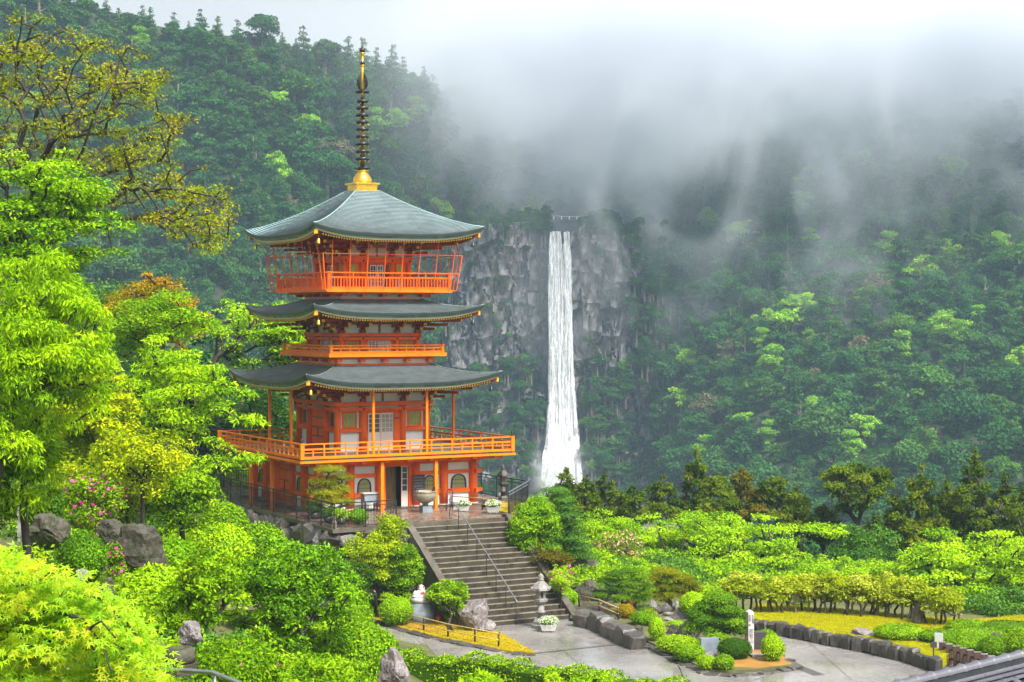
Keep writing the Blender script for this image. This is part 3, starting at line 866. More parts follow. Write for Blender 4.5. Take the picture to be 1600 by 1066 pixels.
GRP = {'dark': 'dark trees of the far forest', 'lime': 'bright green trees of the far forest', 'rust': 'rusty trees of the far forest', 'conifer': 'conifers along the far ridge'}
LIME = [(1190, 545), (1205, 585), (1230, 515), (1250, 490), (1080, 570), (1160, 665), (1385, 400), (1440, 430), (1405, 558), (1250, 325), (1265, 385), (1530, 505), (1275, 645),
        (440, 290), (430, 265), (480, 200), (650, 190), (1000, 660), (985, 640), (820, 600), (770, 625), (790, 650), (1300, 640), (1480, 520), (1590, 570), (1350, 680), (1100, 720), (760, 610), (735, 690)]
RUST = [(1270, 600), (1345, 560), (1370, 460), (1110, 650), (450, 330), (1450, 290), (1140, 560), (530, 250), (1450, 690)]
def on_rock(u, v):
    if 705 < u < 850 and 352 < v < 545: return True
    if 690 < u < 850 and 545 <= v < 600: return rng.random() < 0.5
    if 838 < u < 915 and 340 < v < 800: return True
    if 895 < u < 1000 and 352 < v < 500: return True
    if 895 < u < 985 and 500 <= v < 735: return rng.random() < 0.75
    if 780 < u < 850 and 600 <= v < 745: return rng.random() < 0.6
    return False
pts = []
cells = {}
def try_pt(u, v, sp, kind):
    k = (int(u // 40), int(v // 40))
    for a in (-1, 0, 1):
        for c in (-1, 0, 1):
            for q in cells.get((k[0] + a, k[1] + c), ()):
                if (q[0] - u) ** 2 + (1.25 * (q[1] - v)) ** 2 < ((sp + q[2]) / 2) ** 2: return False
    cells.setdefault(k, []).append((u, v, sp)); pts.append((u, v, kind, sp)); return True
for u, v in LIME: try_pt(u, v, 15, 'lime')
for u, v in RUST: try_pt(u, v, 15, 'rust')
for u in np.arange(-120, 1000, 17):
    vr = ridge_v(u)
    if u < 800 and rng.random() < 0.6: try_pt(u + rng.normal() * 4, vr + 6 + abs(rng.normal()) * 5, 14, 'conifer')
for _ in range(26000):
    u = -140 + rng.random() * 1900
    vr = ridge_v(u)
    v = vr + (835 - vr) * rng.random()
    if v > 800 and 640 < u < 1050: continue
    if on_rock(u, v): continue
    near = 540.0 / hill_y(u, v)
    sp = np.clip(29 * near * (0.65 + 0.75 * rng.random()), 20, 64)
    try_pt(u, v, sp, 'conifer' if (u < 700 and v < vr + 25 and rng.random() < 0.5) else ('lime' if rng.random() < 0.03 else 'dark'))
tops = []
for u in np.concatenate([np.arange(672, 854, 6), np.arange(914, 1052, 6)]):
    vt = float(np.interp(u, [668, 700, 760, 840, 862, 878, 893, 915, 960, 1000, 1052], [420, 372, 350, 346, 352, 364, 362, 348, 350, 395, 470]))
    for k in range(2):
        tops.append((at(u + 3 * rng.normal(), vt + 5 - 9 * k + 4 * rng.normal(), 545 + 5 * k), (8 + 9 * rng.random()) * 545 / F, rng.random() * 6.28))
under = []
cells = {}
for _ in range(15000):
    u = -140 + rng.random() * 1900
    vr = ridge_v(u); v = vr + (842 - vr) * rng.random()
    if on_rock(u, v): continue
    k = (int(u // 13), int(v // 11))
    if k in cells: continue
    cells[k] = 1
    p = hill_pt(u, v); near = 540.0 / p[1]
    under.append((p, (5 + 6 * rng.random()) * near * p[1] / F, rng.random() * 6.28))
inst = []
for (u, v, kind, sp) in pts:
    p = hill_pt(u, v)
    s = sp * 0.86 * p[1] / F * (0.85 + 0.35 * rng.random())
    if kind in ('lime', 'rust'): s = 25 * (0.75 + 0.5 * rng.random()) * p[1] / F
    if kind == 'conifer': s = 16 * (0.5 + 0.9 * rng.random()) * p[1] / F
    p[2] += 0.45 * s; p[1] -= 0.3 * s
    inst.append((p, s, rng.random() * 6.28, kind, 0 <= u <= 1600 and v < 800, u, v))
big = sorted([i for i, q in enumerate(inst) if q[4]], key=lambda i: -(inst[i][1] / inst[i][0][1]) - (1 if inst[i][3] != 'dark' else 0))
chosen = set(big[:290])
zones = {}
for i in sorted(chosen, key=lambda i: inst[i][5]): zones.setdefault((inst[i][3], zone(inst[i][5], inst[i][6])), []).append(i)
lab_of = {}
for (kd, zn), ids in zones.items():
    for r_, i in enumerate(ids): lab_of[i] = PH[kd] + ' ' + zn + ('' if len(ids) == 1 else ', ' + ORD[min(r_, len(ORD) - 1)])
rest = {'dark': [], 'lime': [], 'rust': [], 'conifer': []}
for i, (p, s, rz, kind, vis, u_, v_) in enumerate(inst):
    if i in chosen:
        ms = WM[kind]
        o = link('forest_tree', ms[rng.integers(len(ms))])
        o.location = p; o.scale = (s, s, s); o.rotation_euler = (0, 0, rz)
        tag(o, lab_of[i], 'tree', GRP[kind])
    else: rest[kind].append((p, s, rz))

def scatter(name, pts_, meshes, label=None):
    """one object of kind stuff: uncountable plants, instanced on points"""
    if not pts_: return
    src = bpy.data.collections.new(name + '_source')
    for m_ in meshes:
        src.objects.link(bpy.data.objects.new(name + '_plant', m_))
    me = bpy.data.meshes.new(name)
    me.from_pydata([tuple(map(float, q[0])) for q in pts_], [], [])
    for nm, vals in (('scl', [q[1] for q in pts_]), ('rot', [q[2] for q in pts_])):
        a = me.attributes.new(nm, 'FLOAT', 'POINT'); a.data.foreach_set('value', np.array(vals, dtype=np.float32))
    o = link(name, me)
    g = bpy.data.node_groups.new(name, 'GeometryNodeTree')
    g.interface.new_socket('Geometry', in_out='INPUT', socket_type='NodeSocketGeometry')
    g.interface.new_socket('Geometry', in_out='OUTPUT', socket_type='NodeSocketGeometry')
    N = g.nodes
    gi = N.new('NodeGroupInput'); go = N.new('NodeGroupOutput')
    ci = N.new('GeometryNodeCollectionInfo')
    ci.inputs['Collection'].default_value = src
    ci.inputs['Separate Children'].default_value = True
    ci.inputs['Reset Children'].default_value = True
    ip = N.new('GeometryNodeInstanceOnPoints')
    ip.inputs['Pick Instance'].default_value = True
    def att(nm):
        a = N.new('GeometryNodeInputNamedAttribute'); a.data_type = 'FLOAT'; a.inputs['Name'].default_value = nm; return a
    cx = N.new('ShaderNodeCombineXYZ')
    ri = N.new('FunctionNodeRandomValue'); ri.data_type = 'INT'
    ri.inputs[4].default_value = 0; ri.inputs[5].default_value = len(meshes) - 1
    g.links.new(att('rot').outputs[0], cx.inputs[2])
    g.links.new(gi.outputs[0], ip.inputs['Points'])
    g.links.new(ci.outputs[0], ip.inputs['Instance'])
    g.links.new(cx.outputs[0], ip.inputs['Rotation'])
    g.links.new(att('scl').outputs[0], ip.inputs['Scale'])
    g.links.new([s for s in ri.outputs if s.type == 'INT'][0], ip.inputs['Instance Index'])
    g.links.new(ip.outputs[0], go.inputs[0])
    md = o.modifiers.new('scatter', 'NODES'); md.node_group = g
    o['kind'] = 'stuff'
    return o
scatter('forest', rest['dark'] + rest['conifer'], WM['dark'])
scatter('forest', rest['lime'], WM['lime'])
scatter('forest_undergrowth', under + tops, WM['dark'])
# shrubs that cling to the cliff
sh = []
for _ in range(620):
    u = 680 + 360 * rng.random(); v = 345 + 430 * rng.random()
    if 842 < u < 912: continue
    green = (u < 850 and v > 560) or (u > 915 and v > 560) or u > 985 or u < 700
    ledge = rng.random() < 0.13
    if not (green and rng.random() < 0.85) and not ledge: continue
    s = (1.2 + 1.9 * rng.random()) * (1.0 if green else 0.5)
    sh.append((at(u, v, 540 - 9 * smooth01((v - 640) / 140) - rng.random() * 2), s, rng.random() * 6.28))
scatter('cliff_shrubbery', sh, WM['dark'][:4])
# ------------------------------------------------------------------ the pagoda
PC = np.array([-7.68, 92.0, 0.0]); YAW = R(29.0)
E1 = np.array([math.cos(YAW), math.sin(YAW)]); E2 = np.array([-math.sin(YAW), math.cos(YAW)])
def pag(a, b, z=0.0):
    return (PC[0] + a * E1[0] + b * E2[0], PC[1] + a * E1[1] + b * E2[1], z)
pagoda = tag(empty('pagoda', PC, YAW), 'vermilion three storey pagoda with curved copper roofs and gilded spire', 'pagoda')
def part(name, mb, mats, parent=pagoda, kind=None):
    o = mb.build(name, mats, parent)
    if kind: o['kind'] = kind
    return o
def part_me(name, me, parent=pagoda, loc=(0, 0, 0), rz=0.0):
    o = link(name, me, parent); o.location = loc; o.rotation_euler = (0, 0, rz); return o
def side_pt(k, a, d):
    return [(a, -d), (d, a), (-a, d), (-d, -a)][k]

OR, OL, RW, WH = M['orange'], M['orange_light'], M['redwood'], M['white']

def roof(z_eave, z_top, h_eave, h_top, lift, courses, power, name_mats):
    """one storey's roof: four curved sides laid in stepped copper courses, rising at the corners"""
    def surf(k, s, t, off=0.0):
        hw = h_top + (h_eave - h_top) * t
        z = z_eave + (z_top - z_eave) * (1 - t) ** power + lift * abs(s) ** 3.2 * t ** 2.2 + off
        x, y = side_pt(k, s * hw, hw)
        return (x, y, z)
    S = [math.copysign(abs(q) ** 0.8, q) for q in np.linspace(-1, 1, 25)]
    b = MB()
    for k in range(4):
        for c in range(courses):
            t0, t1 = c / courses, (c + 1) / courses
            V = []
            for s in S:
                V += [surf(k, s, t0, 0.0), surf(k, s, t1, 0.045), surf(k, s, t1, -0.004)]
            Fs = []
            for i in range(len(S) - 1):
                q = 3 * i
                Fs += [(q, q + 1, q + 4, q + 3), (q + 1, q + 2, q + 5, q + 4)]
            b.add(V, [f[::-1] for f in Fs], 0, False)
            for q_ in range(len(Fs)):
                if q_ % 2: b.m[len(b.m) - len(Fs) + q_] = 1  # riser faces take the dark colour that draws each course's shadow
    r = part('roof', b, [name_mats or M['copper'], M['course_shadow']])
    def band(name, m, in0, in1, z0, z1, sink_in=0.0):
        """a strip that follows the eave line: from inset in0 (top) to in1 (bottom)"""
        q = MB()
        for k in range(4):
            V = []
            for s in S:
                for ins, z in ((in0, z0), (in1, z1)):
                    hw = h_eave - ins
                    x, y = side_pt(k, s * hw, hw)
                    V.append((x, y, z_eave + lift * abs(s) ** 3.2 + z))
                for ins, z in ((in1 + 0.22, z1), (in0 + 0.22, z0)):
                    hw = h_eave - ins
                    x, y = side_pt(k, s * hw, hw)
                    V.append((x, y, z_eave + lift * abs(s) ** 3.2 + z))
            Fs = []
            for i in range(len(S) - 1):
                p = 4 * i
                for e in range(4):
                    Fs.append((p + e, p + 4 + e, p + 4 + (e + 1) % 4, p + (e + 1) % 4))
            q.add(V, Fs)
        return part(name, q, [m], r)
    band('eave_edge', M['dark_edge'], -0.01, 0.02, 0.015, -0.115)
    band('eave_band', M['verdigris'], 0.07, 0.09, -0.118, -0.215)
    band('eave_board', M['cream'], 0.16, 0.18, -0.218, -0.30)
    # soffit and rafters
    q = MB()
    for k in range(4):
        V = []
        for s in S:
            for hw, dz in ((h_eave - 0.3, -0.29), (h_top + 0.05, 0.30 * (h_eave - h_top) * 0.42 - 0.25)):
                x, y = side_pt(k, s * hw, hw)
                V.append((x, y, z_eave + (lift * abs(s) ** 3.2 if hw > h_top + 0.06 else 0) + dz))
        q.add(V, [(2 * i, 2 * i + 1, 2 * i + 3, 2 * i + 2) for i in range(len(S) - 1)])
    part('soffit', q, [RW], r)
    q = MB()
    n = int(2 * h_eave / 0.145)
    for k in range(4):
        for i in range(n):
            a = -h_eave + 0.25 + (2 * h_eave - 0.5) * (i + 0.5) / n
            s = a / h_eave
            zz = z_eave + lift * abs(s) ** 3.2 - 0.345
            d0 = max(h_top + 0.2, abs(a) + 0.05); d1 = h_eave - 0.27
            if d1 - d0 < 0.15: continue
            slope = 0.16
            p = Vector((*side_pt(k, a, d0), zz + (d1 - d0) * slope)); e = Vector((*side_pt(k, a, d1), zz))
            q.bar(p, e, 0.07, 0.08, 0)
            e2 = e + (e - p).normalized() * 0.012
            q.bar(e + (e - p).normalized() * 0.002, e2, 0.074, 0.084, 1)
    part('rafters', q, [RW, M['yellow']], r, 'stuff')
    # corner beams and wind bells
    for cx_, cy_ in ((-1, -1), (1, -1), (-1, 1), (1, 1)):
        q = MB()
        q.bar((cx_ * (h_top + 0.2), cy_ * (h_top + 0.2), z_eave + 0.12), (cx_ * (h_eave - 0.2), cy_ * (h_eave - 0.2), z_eave + lift * 0.9 - 0.36), 0.15, 0.2, 0)
        q.bar((cx_ * (h_eave - 0.199), cy_ * (h_eave - 0.199), z_eave + lift * 0.9 - 0.361), (cx_ * (h_eave - 0.16), cy_ * (h_eave - 0.16), z_eave + lift * 0.9 - 0.363), 0.165, 0.21, 1)
        part('corner_beam', q, [RW, M['yellow']], r)
        q = MB()
        x, y, z = cx_ * (h_eave - 0.42), cy_ * (h_eave - 0.42), z_eave + lift * 0.8 - 0.42
        q.tube([(x, y, z), (x, y, z - 0.22)], 0.012, 4)
        q.lathe([(0.03, -0.22), (0.075, -0.25), (0.085, -0.42), (0.11, -0.47)], (x, y, z), 10)
        q.tube([(x, y, z - 0.47), (x, y, z - 0.53)], 0.018, 4)
        part('wind_bell', q, [M['gold'] if cy_ > 0 or cx_ < 0 else M['bronze_dark']], r)
    # hip ridges
    q = MB()
    for cx_, cy_ in ((-1, -1), (1, -1), (-1, 1), (1, 1)):
        pts = []
        for t in np.linspace(0, 1, 12):
            hw = h_top + (h_eave - h_top) * t
            pts.append((cx_ * hw, cy_ * hw, z_eave + (z_top - z_eave) * (1 - t) ** power + lift * t ** 2.2 + 0.02))
        q.tube(pts, 0.035, 5)
    part('hip_ridge', q, [name_mats or M['copper']], r)
    return r

def brackets(z0, z1, h, cols, reach):
    """the bracket sets under an eave: blocks and arms stepping outward, and white boards between them"""
    H = z1 - z0
    q = MB()
    for k in range(4):
        q.fbox(k, -h, h, h - 0.08, h + 0.003 * (k % 2), z0, z1)
    wl = part('bracket_wall', q, [WH])
    q = MB()
    for k in range(4):
        for i in range(2):
            d = h + reach * (0.28 + 0.36 * i)
            q.fbox(k, -d, d, d - 0.06 + 0.002 * k, d + 0.06, z0 + H * (0.52 + 0.24 * i) + 0.003 * k, z0 + H * (0.52 + 0.24 * i) + 0.13 + 0.003 * k)
    part('bracket_purlin', q, [RW], wl)
    q = MB()
    for k in range(4):
        for c in list(cols) + [-h, h]:
            q.fbox(k, c - 0.15, c + 0.15, h - 0.02, h + 0.16, z0, z0 + 0.16)
            for tier in range(3):
                z = z0 + 0.16 + tier * (H - 0.16) / 3.1
                w2 = 0.30 + 0.10 * tier
                d1 = h + 0.12 + reach * 0.3 * (tier + 1)
                q.fbox(k, c - 0.075, c + 0.075, h, d1, z, z + 0.12)
                q.fbox(k, c - 0.077, c + 0.077, d1, d1 + 0.02, z + 0.01, z + 0.125, 1)
                dd = h + 0.06 + reach * 0.3 * tier
                q.fbox(k, c - w2, c + w2, dd, dd + 0.1, z + 0.115, z + 0.20)
                for s in (-1, 0, 1):
                    q.fbox(k, c + s * (w2 - 0.08) - 0.08, c + s * (w2 - 0.08) + 0.08, dd - 0.01, dd + 0.12, z + 0.2, z + 0.27)
        # short struts between the sets
        cs = sorted(cols)
        for a, b_ in zip(cs[:-1], cs[1:]):
            m_ = (a + b_) / 2
            q.fbox(k, m_ - 0.05, m_ + 0.05, h, h + 0.03, z0, z1 - 0.1)
    for sx in (-1, 1):
        for sy in (-1, 1):
            for tier in range(3):
                z = z0 + 0.2 + tier * (H - 0.16) / 3.1
                L_ = h + 0.2 + reach * 0.34 * (tier + 1)
                q.bar((sx * h * 0.9, sy * h * 0.9, z), (sx * L_, sy * L_, z), 0.14, 0.13, 0)
                q.bar((sx * (L_ + 0.001), sy * (L_ + 0.001), z), (sx * (L_ + 0.02), sy * (L_ + 0.02), z), 0.145, 0.135, 1)
    part('bracket_sets', q, [RW, M['yellow']], wl, 'stuff')

def pillars(z0, z1, h, cols, r, parent, mats=OR):
    seen = set()
    for k in range(4):
        for c in cols:
            x, y = side_pt(k, c, h)
            key = (round(x, 2), round(y, 2))
            if key in seen: continue
            seen.add(key)
            q = MB().lathe([(r, z0), (r, z1)], (x, y, 0), 14)
            q.lathe([(r * 1.25, z0 - 0.002), (r * 1.2, z0 + 0.08)], (x, y, 0), 14, 1)
            part('pillar', q, [mats, M['stone_pale'] if z0 < 0.5 else mats], parent)

def beams(z, hgt, h, over, d, parent, name='beam', studs=()):
    for k in range(4):
        q = MB()
        o_ = 0.004 * (k % 2)
        q.fbox(k, -h - over, h + over, h + d - 0.12, h + d, z + o_, z + hgt + o_)
        for c in studs:                                   # dark nail covers
            q.add([(*side_pt(k, c + 0.055 * math.cos(t), h + d + 0.012), z + hgt / 2 + 0.055 * math.sin(t)) for t in np.linspace(0, 2 * math.pi, 8)[:-1]] + [(*side_pt(k, c, h + d + 0.05), z + hgt / 2)],
                  [(i, (i + 1) % 7, 7) for i in range(7)], 1)
        part(name, q, [OR, M['black']], parent)

def lattice_window(k, a0, a1, z0, z1, d, parent):
    q = MB()
    w_ = 0.07
    q.fbox(k, a0, a1, d - 0.06, d + 0.03, z0, z0 + w_); q.fbox(k, a0, a1, d - 0.06, d + 0.03, z1 - w_, z1)
    q.fbox(k, a0, a0 + w_, d - 0.06, d + 0.028, z0 + w_, z1 - w_); q.fbox(k, a1 - w_, a1, d - 0.06, d + 0.028, z0 + w_, z1 - w_)
    q.fbox(k, a0 + w_, a1 - w_, d - 0.09, d - 0.05, z0 + w_, z1 - w_, 1)
    n = 7
    for i in range(n):
        c = a0 + w_ + (a1 - a0 - 2 * w_) * (i + 0.5) / n
        q.fbox(k, c - 0.026, c + 0.026, d - 0.04, d + 0.015, z0 + w_, z1 - w_, 2)
    part('window', q, [OR, M['glass'], M['lattice']], parent)

def pane_door(k, a0, a1, z0, z1, d, parent, nx, frac=0.5, dark=True):
    q = MB()
    zs = z1 - (z1 - z0) * frac
    q.fbox(k, a0, a1, d - 0.05, d, z0, zs)
    q.fbox(k, a0, a1, d - 0.04, d - 0.02, zs, z1, 1)
    w_ = 0.05
    for i in range(nx + 1):
        c = a0 + (a1 - a0) * i / nx
        c = min(max(c, a0 + w_ / 2), a1 - w_ / 2)
        ww = w_ / 2 if i in (0, nx) else 0.014
        q.fbox(k, c - ww, c + ww, d - 0.05, d + 0.004, zs, z1)
    for j in range(5):
        z = zs + (z1 - zs) * j / 4
        ww = 0.03 if j in (0, 4) else 0.014
        q.fbox(k, a0, a1, d - 0.05, d + 0.007, z - ww, z + ww)
    part('door', q, [M['doorwhite'], M['glass'] if dark else M['shoji']], parent)

def plank_door(k, a0, a1, z0, z1, d, parent):
    q = MB()
    mid = (a0 + a1) / 2
    for s0, s1 in ((a0, mid - 0.01), (mid + 0.01, a1)):
        q.fbox(k, s0, s1, d - 0.05, d, z0, z1)
        for f in (0.08, 0.36, 0.62, 0.9):
            z = z0 + (z1 - z0) * f
            q.fbox(k, s0 + 0.04, s1 - 0.04, d, d + 0.015, z - 0.025, z + 0.025, 1)
    q.fbox(k, mid - 0.035, mid + 0.035, d, d + 0.03, z0 + 0.35 * (z1 - z0), z0 + 0.6 * (z1 - z0), 1)
    part('door', q, [OR, M['black']], parent)

def arch_window(k, c, w2, z0, z1, d, parent):
    """a bell-arched window: black frame, pale panes behind thin bars"""
    q = MB()
    prof = []
    hgt = z1 - z0
    for i in range(17):
        t = math.pi * i / 16
        x = math.cos(t); y = math.sin(t)
        prof.append((c + w2 * (1.0 - 0.12 * y) * x, z0 + hgt * 0.50 + hgt * 0.50 * (y ** 0.8 if y > 0 else 0)))
    outer = [(c + w2 * 1.06, z0)] + prof + [(c - w2 * 1.06, z0)]
    inner = [(c + (x - c) * 0.84, z0 + 0.0 + (z - z0) * 0.93) for x, z in outer]
    n = len(outer)
    V = [(*side_pt(k, x, d + 0.05), z) for x, z in outer] + [(*side_pt(k, x, d + 0.05), z) for x, z in inner] + \
        [(*side_pt(k, x, d), z) for x, z in outer] + [(*side_pt(k, x, d - 0.03), z) for x, z in inner]
    Fs = []
    for i in range(n - 1):
        Fs += [(i, i + 1, n + i + 1, n + i), (i, 2 * n + i, 2 * n + i + 1, i + 1), (n + i, n + i + 1, 3 * n + i + 1, 3 * n + i)]
    q.add(V, Fs, 0)
    q.add([(*side_pt(k, x, d + 0.006), z) for x, z in inner], [tuple(range(n))], 1)
    for i in range(1, 6):
        x = c - w2 * 0.84 + 2 * w2 * 0.84 * i / 6
        f = abs((x - c) / w2)
        q.fbox(k, x - 0.018, x + 0.018, d + 0.008, d + 0.035, z0, z0 + hgt * (0.90 - 0.32 * f * f), 2)
    for z in (0.3, 0.6):
        q.fbox(k, c - w2 * 0.82, c + w2 * 0.82, d + 0.009, d + 0.03, z0 + hgt * z - 0.014, z0 + hgt * z + 0.014, 0)
    part('window', q, [M['black'], M['shoji'], M['lattice']], parent)

def railing(z0, z1, h, n, parent, light, cap=None, mid=(0.62,), thin=(), panel=None, corner=0.075):
    """posts and rails round a balcony; every post is a piece of its own"""
    mt = OL if light else OR
    for k in range(4):
        q = MB()
        e_ = 0.004 * (k % 2)
        q.fbox(k, -h - 0.12, h + 0.12, h - 0.035, h + 0.035, z1 - 0.06 + e_, z1 + e_)
        part('top_rail', q, [mt], parent)
        for f in mid:
            q = MB(); z = z0 + (z1 - z0) * f
            q.fbox(k, -h, h, h - 0.03, h + 0.03, z - 0.04 + e_, z + 0.04 + e_)
            part('rail', q, [mt], parent)
        for f in thin:
            q = MB(); z = z0 + (z1 - z0) * f
            q.fbox(k, -h, h, h - 0.015, h + 0.015, z - 0.02 + e_, z + 0.02 + e_)
            part('rail', q, [mt], parent)
        q = MB(); q.fbox(k, -h, h, h - 0.045, h + 0.045, z0 - 0.01 + e_, z0 + 0.11 + e_)
        part('rail', q, [mt], parent)
        post = MB().box(-0.032, 0.032, -0.032, 0.032, z0 + 0.1, z1 - 0.055).mesh('post', [mt])
        short = MB().box(-0.03, 0.03, -0.03, 0.03, z0 + 0.1, z0 + (z1 - z0) * mid[0]).mesh('post', [mt])
        for i in range(1, n):
            a = -h + 2 * h * i / n
            x, y = side_pt(k, a, h)
            part_me('post', post if i % 2 == 0 else short, parent, (x, y, 0), k * math.pi / 2)
        if panel:
            pm = MB().box(-0.022, 0.022, -0.012, 0.012, z0 + 0.1, z0 + (z1 - z0) * mid[0]).mesh('slat', [mt])
            m_ = n * panel
            for i in range(m_):
                if i % panel == 0: continue
                x, y = side_pt(k, -h + 2 * h * i / m_, h)
                part_me('slat', pm, parent, (x, y, 0), k * math.pi / 2)
    for i, (sx, sy) in enumerate(((-1, -1), (1, -1), (1, 1), (-1, 1))):
        q = MB()
        q.box(sx * h - corner, sx * h + corner, sy * h - corner, sy * h + corner, z0 - 0.02, z1 + 0.02)
        if cap:
            q.lathe([(corner * 0.8, z1 + 0.02), (corner * 0.95, z1 + 0.06), (corner * 0.6, z1 + 0.1), (corner * 0.85, z1 + 0.16), (corner * 0.5, z1 + 0.22), (0.01, z1 + 0.27)], (sx * h, sy * h, 0), 10, 1)
        part('corner_post', q, [mt, cap if cap else mt], parent)

def nail_cover_positions(*c): return list(c)

# ---- ground floor
q = MB()
H0 = 4.2
for k in range(4):
    dd = H0 - 0.05
    if k == 0:
        q.fbox(k, -H0, -0.72, dd - 0.1, dd, 0.0, 2.45); q.fbox(k, 0.62, H0, dd - 0.1, dd, 0.0, 2.45); q.fbox(k, -0.72, 0.62, dd - 0.1, dd, 2.08, 2.45)
    else:
        q.fbox(k, -H0 + 0.11, H0 - 0.11, dd - 0.1, dd, 0.0, 2.45)
q.box(-H0 + 0.3, H0 - 0.3, -H0 + 0.3, H0 - 0.3, 2.35, 2.44)
gf = part('ground_floor_wall', q, [WH])
q = MB(); q.box(-3.0, 3.0, -H0 + 1.9, -H0 + 2.0, 0.0, 2.3, 0); q.box(-0.35, 0.2, -H0 + 0.6, -H0 + 0.66, 0.02, 2.05, 1); q.box(-3, 3, -H0 + 0.15, -H0 + 1.9, -0.02, 0.03, 0)
part('entrance_hall', q, [M['wood_dark'], M['wood_mid']], gf)
pillars(0.0, 2.45, H0, (-H0, -2.55, -0.98, 0.98, 2.55, H0), 0.225, gf)
beams(2.13, 0.2, H0, 0.32, 0.12, gf)
beams(1.62, 0.17, H0, 0.42, 0.10, gf) if False else None
for k in range(4):
    for a0, a1 in ((-H0, -2.55), (-2.55, -0.98), (0.98, 2.55), (2.55, H0)):
        for z0_, z1_ in ((1.58, 1.75), (0.62, 0.82)):
            q = MB(); q.fbox(k, a0 + 0.2, a1 - 0.2, H0 - 0.08, H0 + 0.06, z0_, z1_); part('beam', q, [OR], gf)
    for z in (1.58, 0.62):
        for s in (-1, 1):
            q = MB(); q.fbox(k, s * (H0 + 0.2), s * (H0 + 0.5), H0 - 0.06, H0 + 0.06, z, z + 0.18)
            part('beam_end', q, [OR], gf)
    for c, w2 in ((-3.4, 0.42), (-1.78, 0.36), (1.78, 0.36), (3.4, 0.42)):
        arch_window(k, c, w2, 0.82, 1.53, H0 - 0.048, gf)
    if k:
        q = MB(); q.fbox(k, -0.75, 0.75, H0 - 0.05, H0 + 0.02, 0.02, 2.1); part('plank_wall', q, [OR], gf)
        plank_door(k, -0.6, 0.6, 0.05, 1.95, H0 + 0.06, gf)
q = MB(); q.fbox(0, -0.78, -0.66, H0 - 0.1, H0 + 0.06, 0.0, 2.12); q.fbox(0, 0.60, 0.76, H0 - 0.1, H0 + 0.06, 0.0, 2.12); q.fbox(0, -0.66, 0.60, H0 - 0.1, H0 + 0.055, 2.04, 2.125)
part('door_frame', q, [OR], gf)
pane_door(0, 0.22, 0.58, 0.03, 2.03, H0 - 0.02, gf, 1, 0.62)
q = MB(); q.fbox(0, -1.02, -0.72, H0 + 0.10, H0 + 0.16, 0.03, 2.05); q.fbox(0, -0.86, -0.80, H0 + 0.161, H0 + 0.17, 0.9, 1.5, 1); part('door', q, [OR, M['sign_white']], gf)
# outer posts that carry the wide balcony
pm = MB().box(-0.085, 0.085, -0.085, 0.085, 0.0, 2.42).mesh('balcony_post', [OL])
for k in range(4):
    for c in (-1.45, 1.45):
        x, y = side_pt(k, c, 5.5)
        part_me('balcony_post', pm, pagoda, (x, y, 0), k * math.pi / 2)

# ---- the wide balcony
q = MB()
q.box(-5.80, 5.80, -5.80, 5.80, 2.50, 2.60)
q.box(-5.68, 5.68, -5.68, 5.68, 2.60, 2.70, 1)
bal = part('balcony', q, [OL, M['concrete']])
for k in range(4):
    q = MB(); q.fbox(k, -5.3, 5.3, 5.15, 5.33, 2.33, 2.495); part('support_beam', q, [OR], bal)
    for i in range(9):
        a = -4.8 + 1.2 * i
        q = MB(); q.fbox(k, a - 0.13, a + 0.13, 4.3, 5.58, 2.36, 2.49); part('joist', q, [OL], bal)
railing(2.70, 3.43, 5.66, 20, bal, True, M['bronze_dark'], (0.62,), (0.40,), corner=0.09)

# ---- first storey
H1 = 2.46
q = MB(); q.box(-H1 + 0.08, H1 - 0.08, -H1 + 0.08, H1 - 0.08, 2.70, 5.2)
s1 = part('first_storey_wall', q, [WH])
pillars(2.70, 5.0, H1, (-H1, -1.1, 1.1, H1), 0.17, s1)
ST = (-H1, -1.1, 1.1, H1)
beams(4.72, 0.17, H1, 0.24, 0.17, s1, studs=ST)
beams(4.98, 0.2, H1, 0.26, 0.21, s1)
for k in range(4):
    for sgn in (-1, 1):
        a0, a1 = (-2.30, -1.27) if sgn < 0 else (1.27, 2.30)
        q = MB(); q.fbox(k, a0 - 0.06, a1 + 0.06, H1 - 0.1, H1 + 0.12, 3.68, 3.87)
        for c in (a0 - 0.06, a1 + 0.06): pass
        part('beam', q, [OR], s1)
        if k in (0, 2): lattice_window(k, a0 + 0.12, a1 - 0.12, 3.88, 4.70, H1 - 0.04, s1)
        else:
            q = MB(); q.fbox(k, a0 + 0.1, a1 - 0.1, H1 - 0.1, H1 - 0.03, 3.875, 4.715); q.fbox(k, (a0 + a1) / 2 - 0.22, (a0 + a1) / 2 + 0.22, H1 - 0.029, H1 - 0.02, 3.95, 4.65, 1)
            part('window', q, [OR, mat('dark_green_blind', (0.012, 0.045, 0.025), 0.5) if 'blind' not in M else M['blind']], s1)
    q = MB(); q.fbox(k, -1.0, 1.0, H1 - 0.09, H1 - 0.045, 2.70, 4.72); part('door_wall', q, [OR], s1)
    if k == 0:
        pane_door(k, -0.80, -0.12, 2.74, 4.56, H1 + 0.01, s1, 2, 0.52)
        pane_door(k, -0.08, 0.60, 2.74, 4.56, H1 - 0.015, s1, 3, 0.52, False)
        q = MB(); q.fbox(k, 0.62, 0.98, H1 - 0.04, H1 + 0.04, 2.74, 4.56); q.fbox(k, 0.64, 0.9, H1 + 0.04, H1 + 0.05, 4.3, 4.36, 1); part('door', q, [OR, M['black']], s1)
    else: plank_door(k, -0.75, 0.75, 2.74, 4.5, H1, s1)
q = MB()
part('', q, [WH]) if False else None
pm = MB().box(-0.06, 0.06, -0.06, 0.06, 2.70, 6.05).mesh('roof_post', [OL])
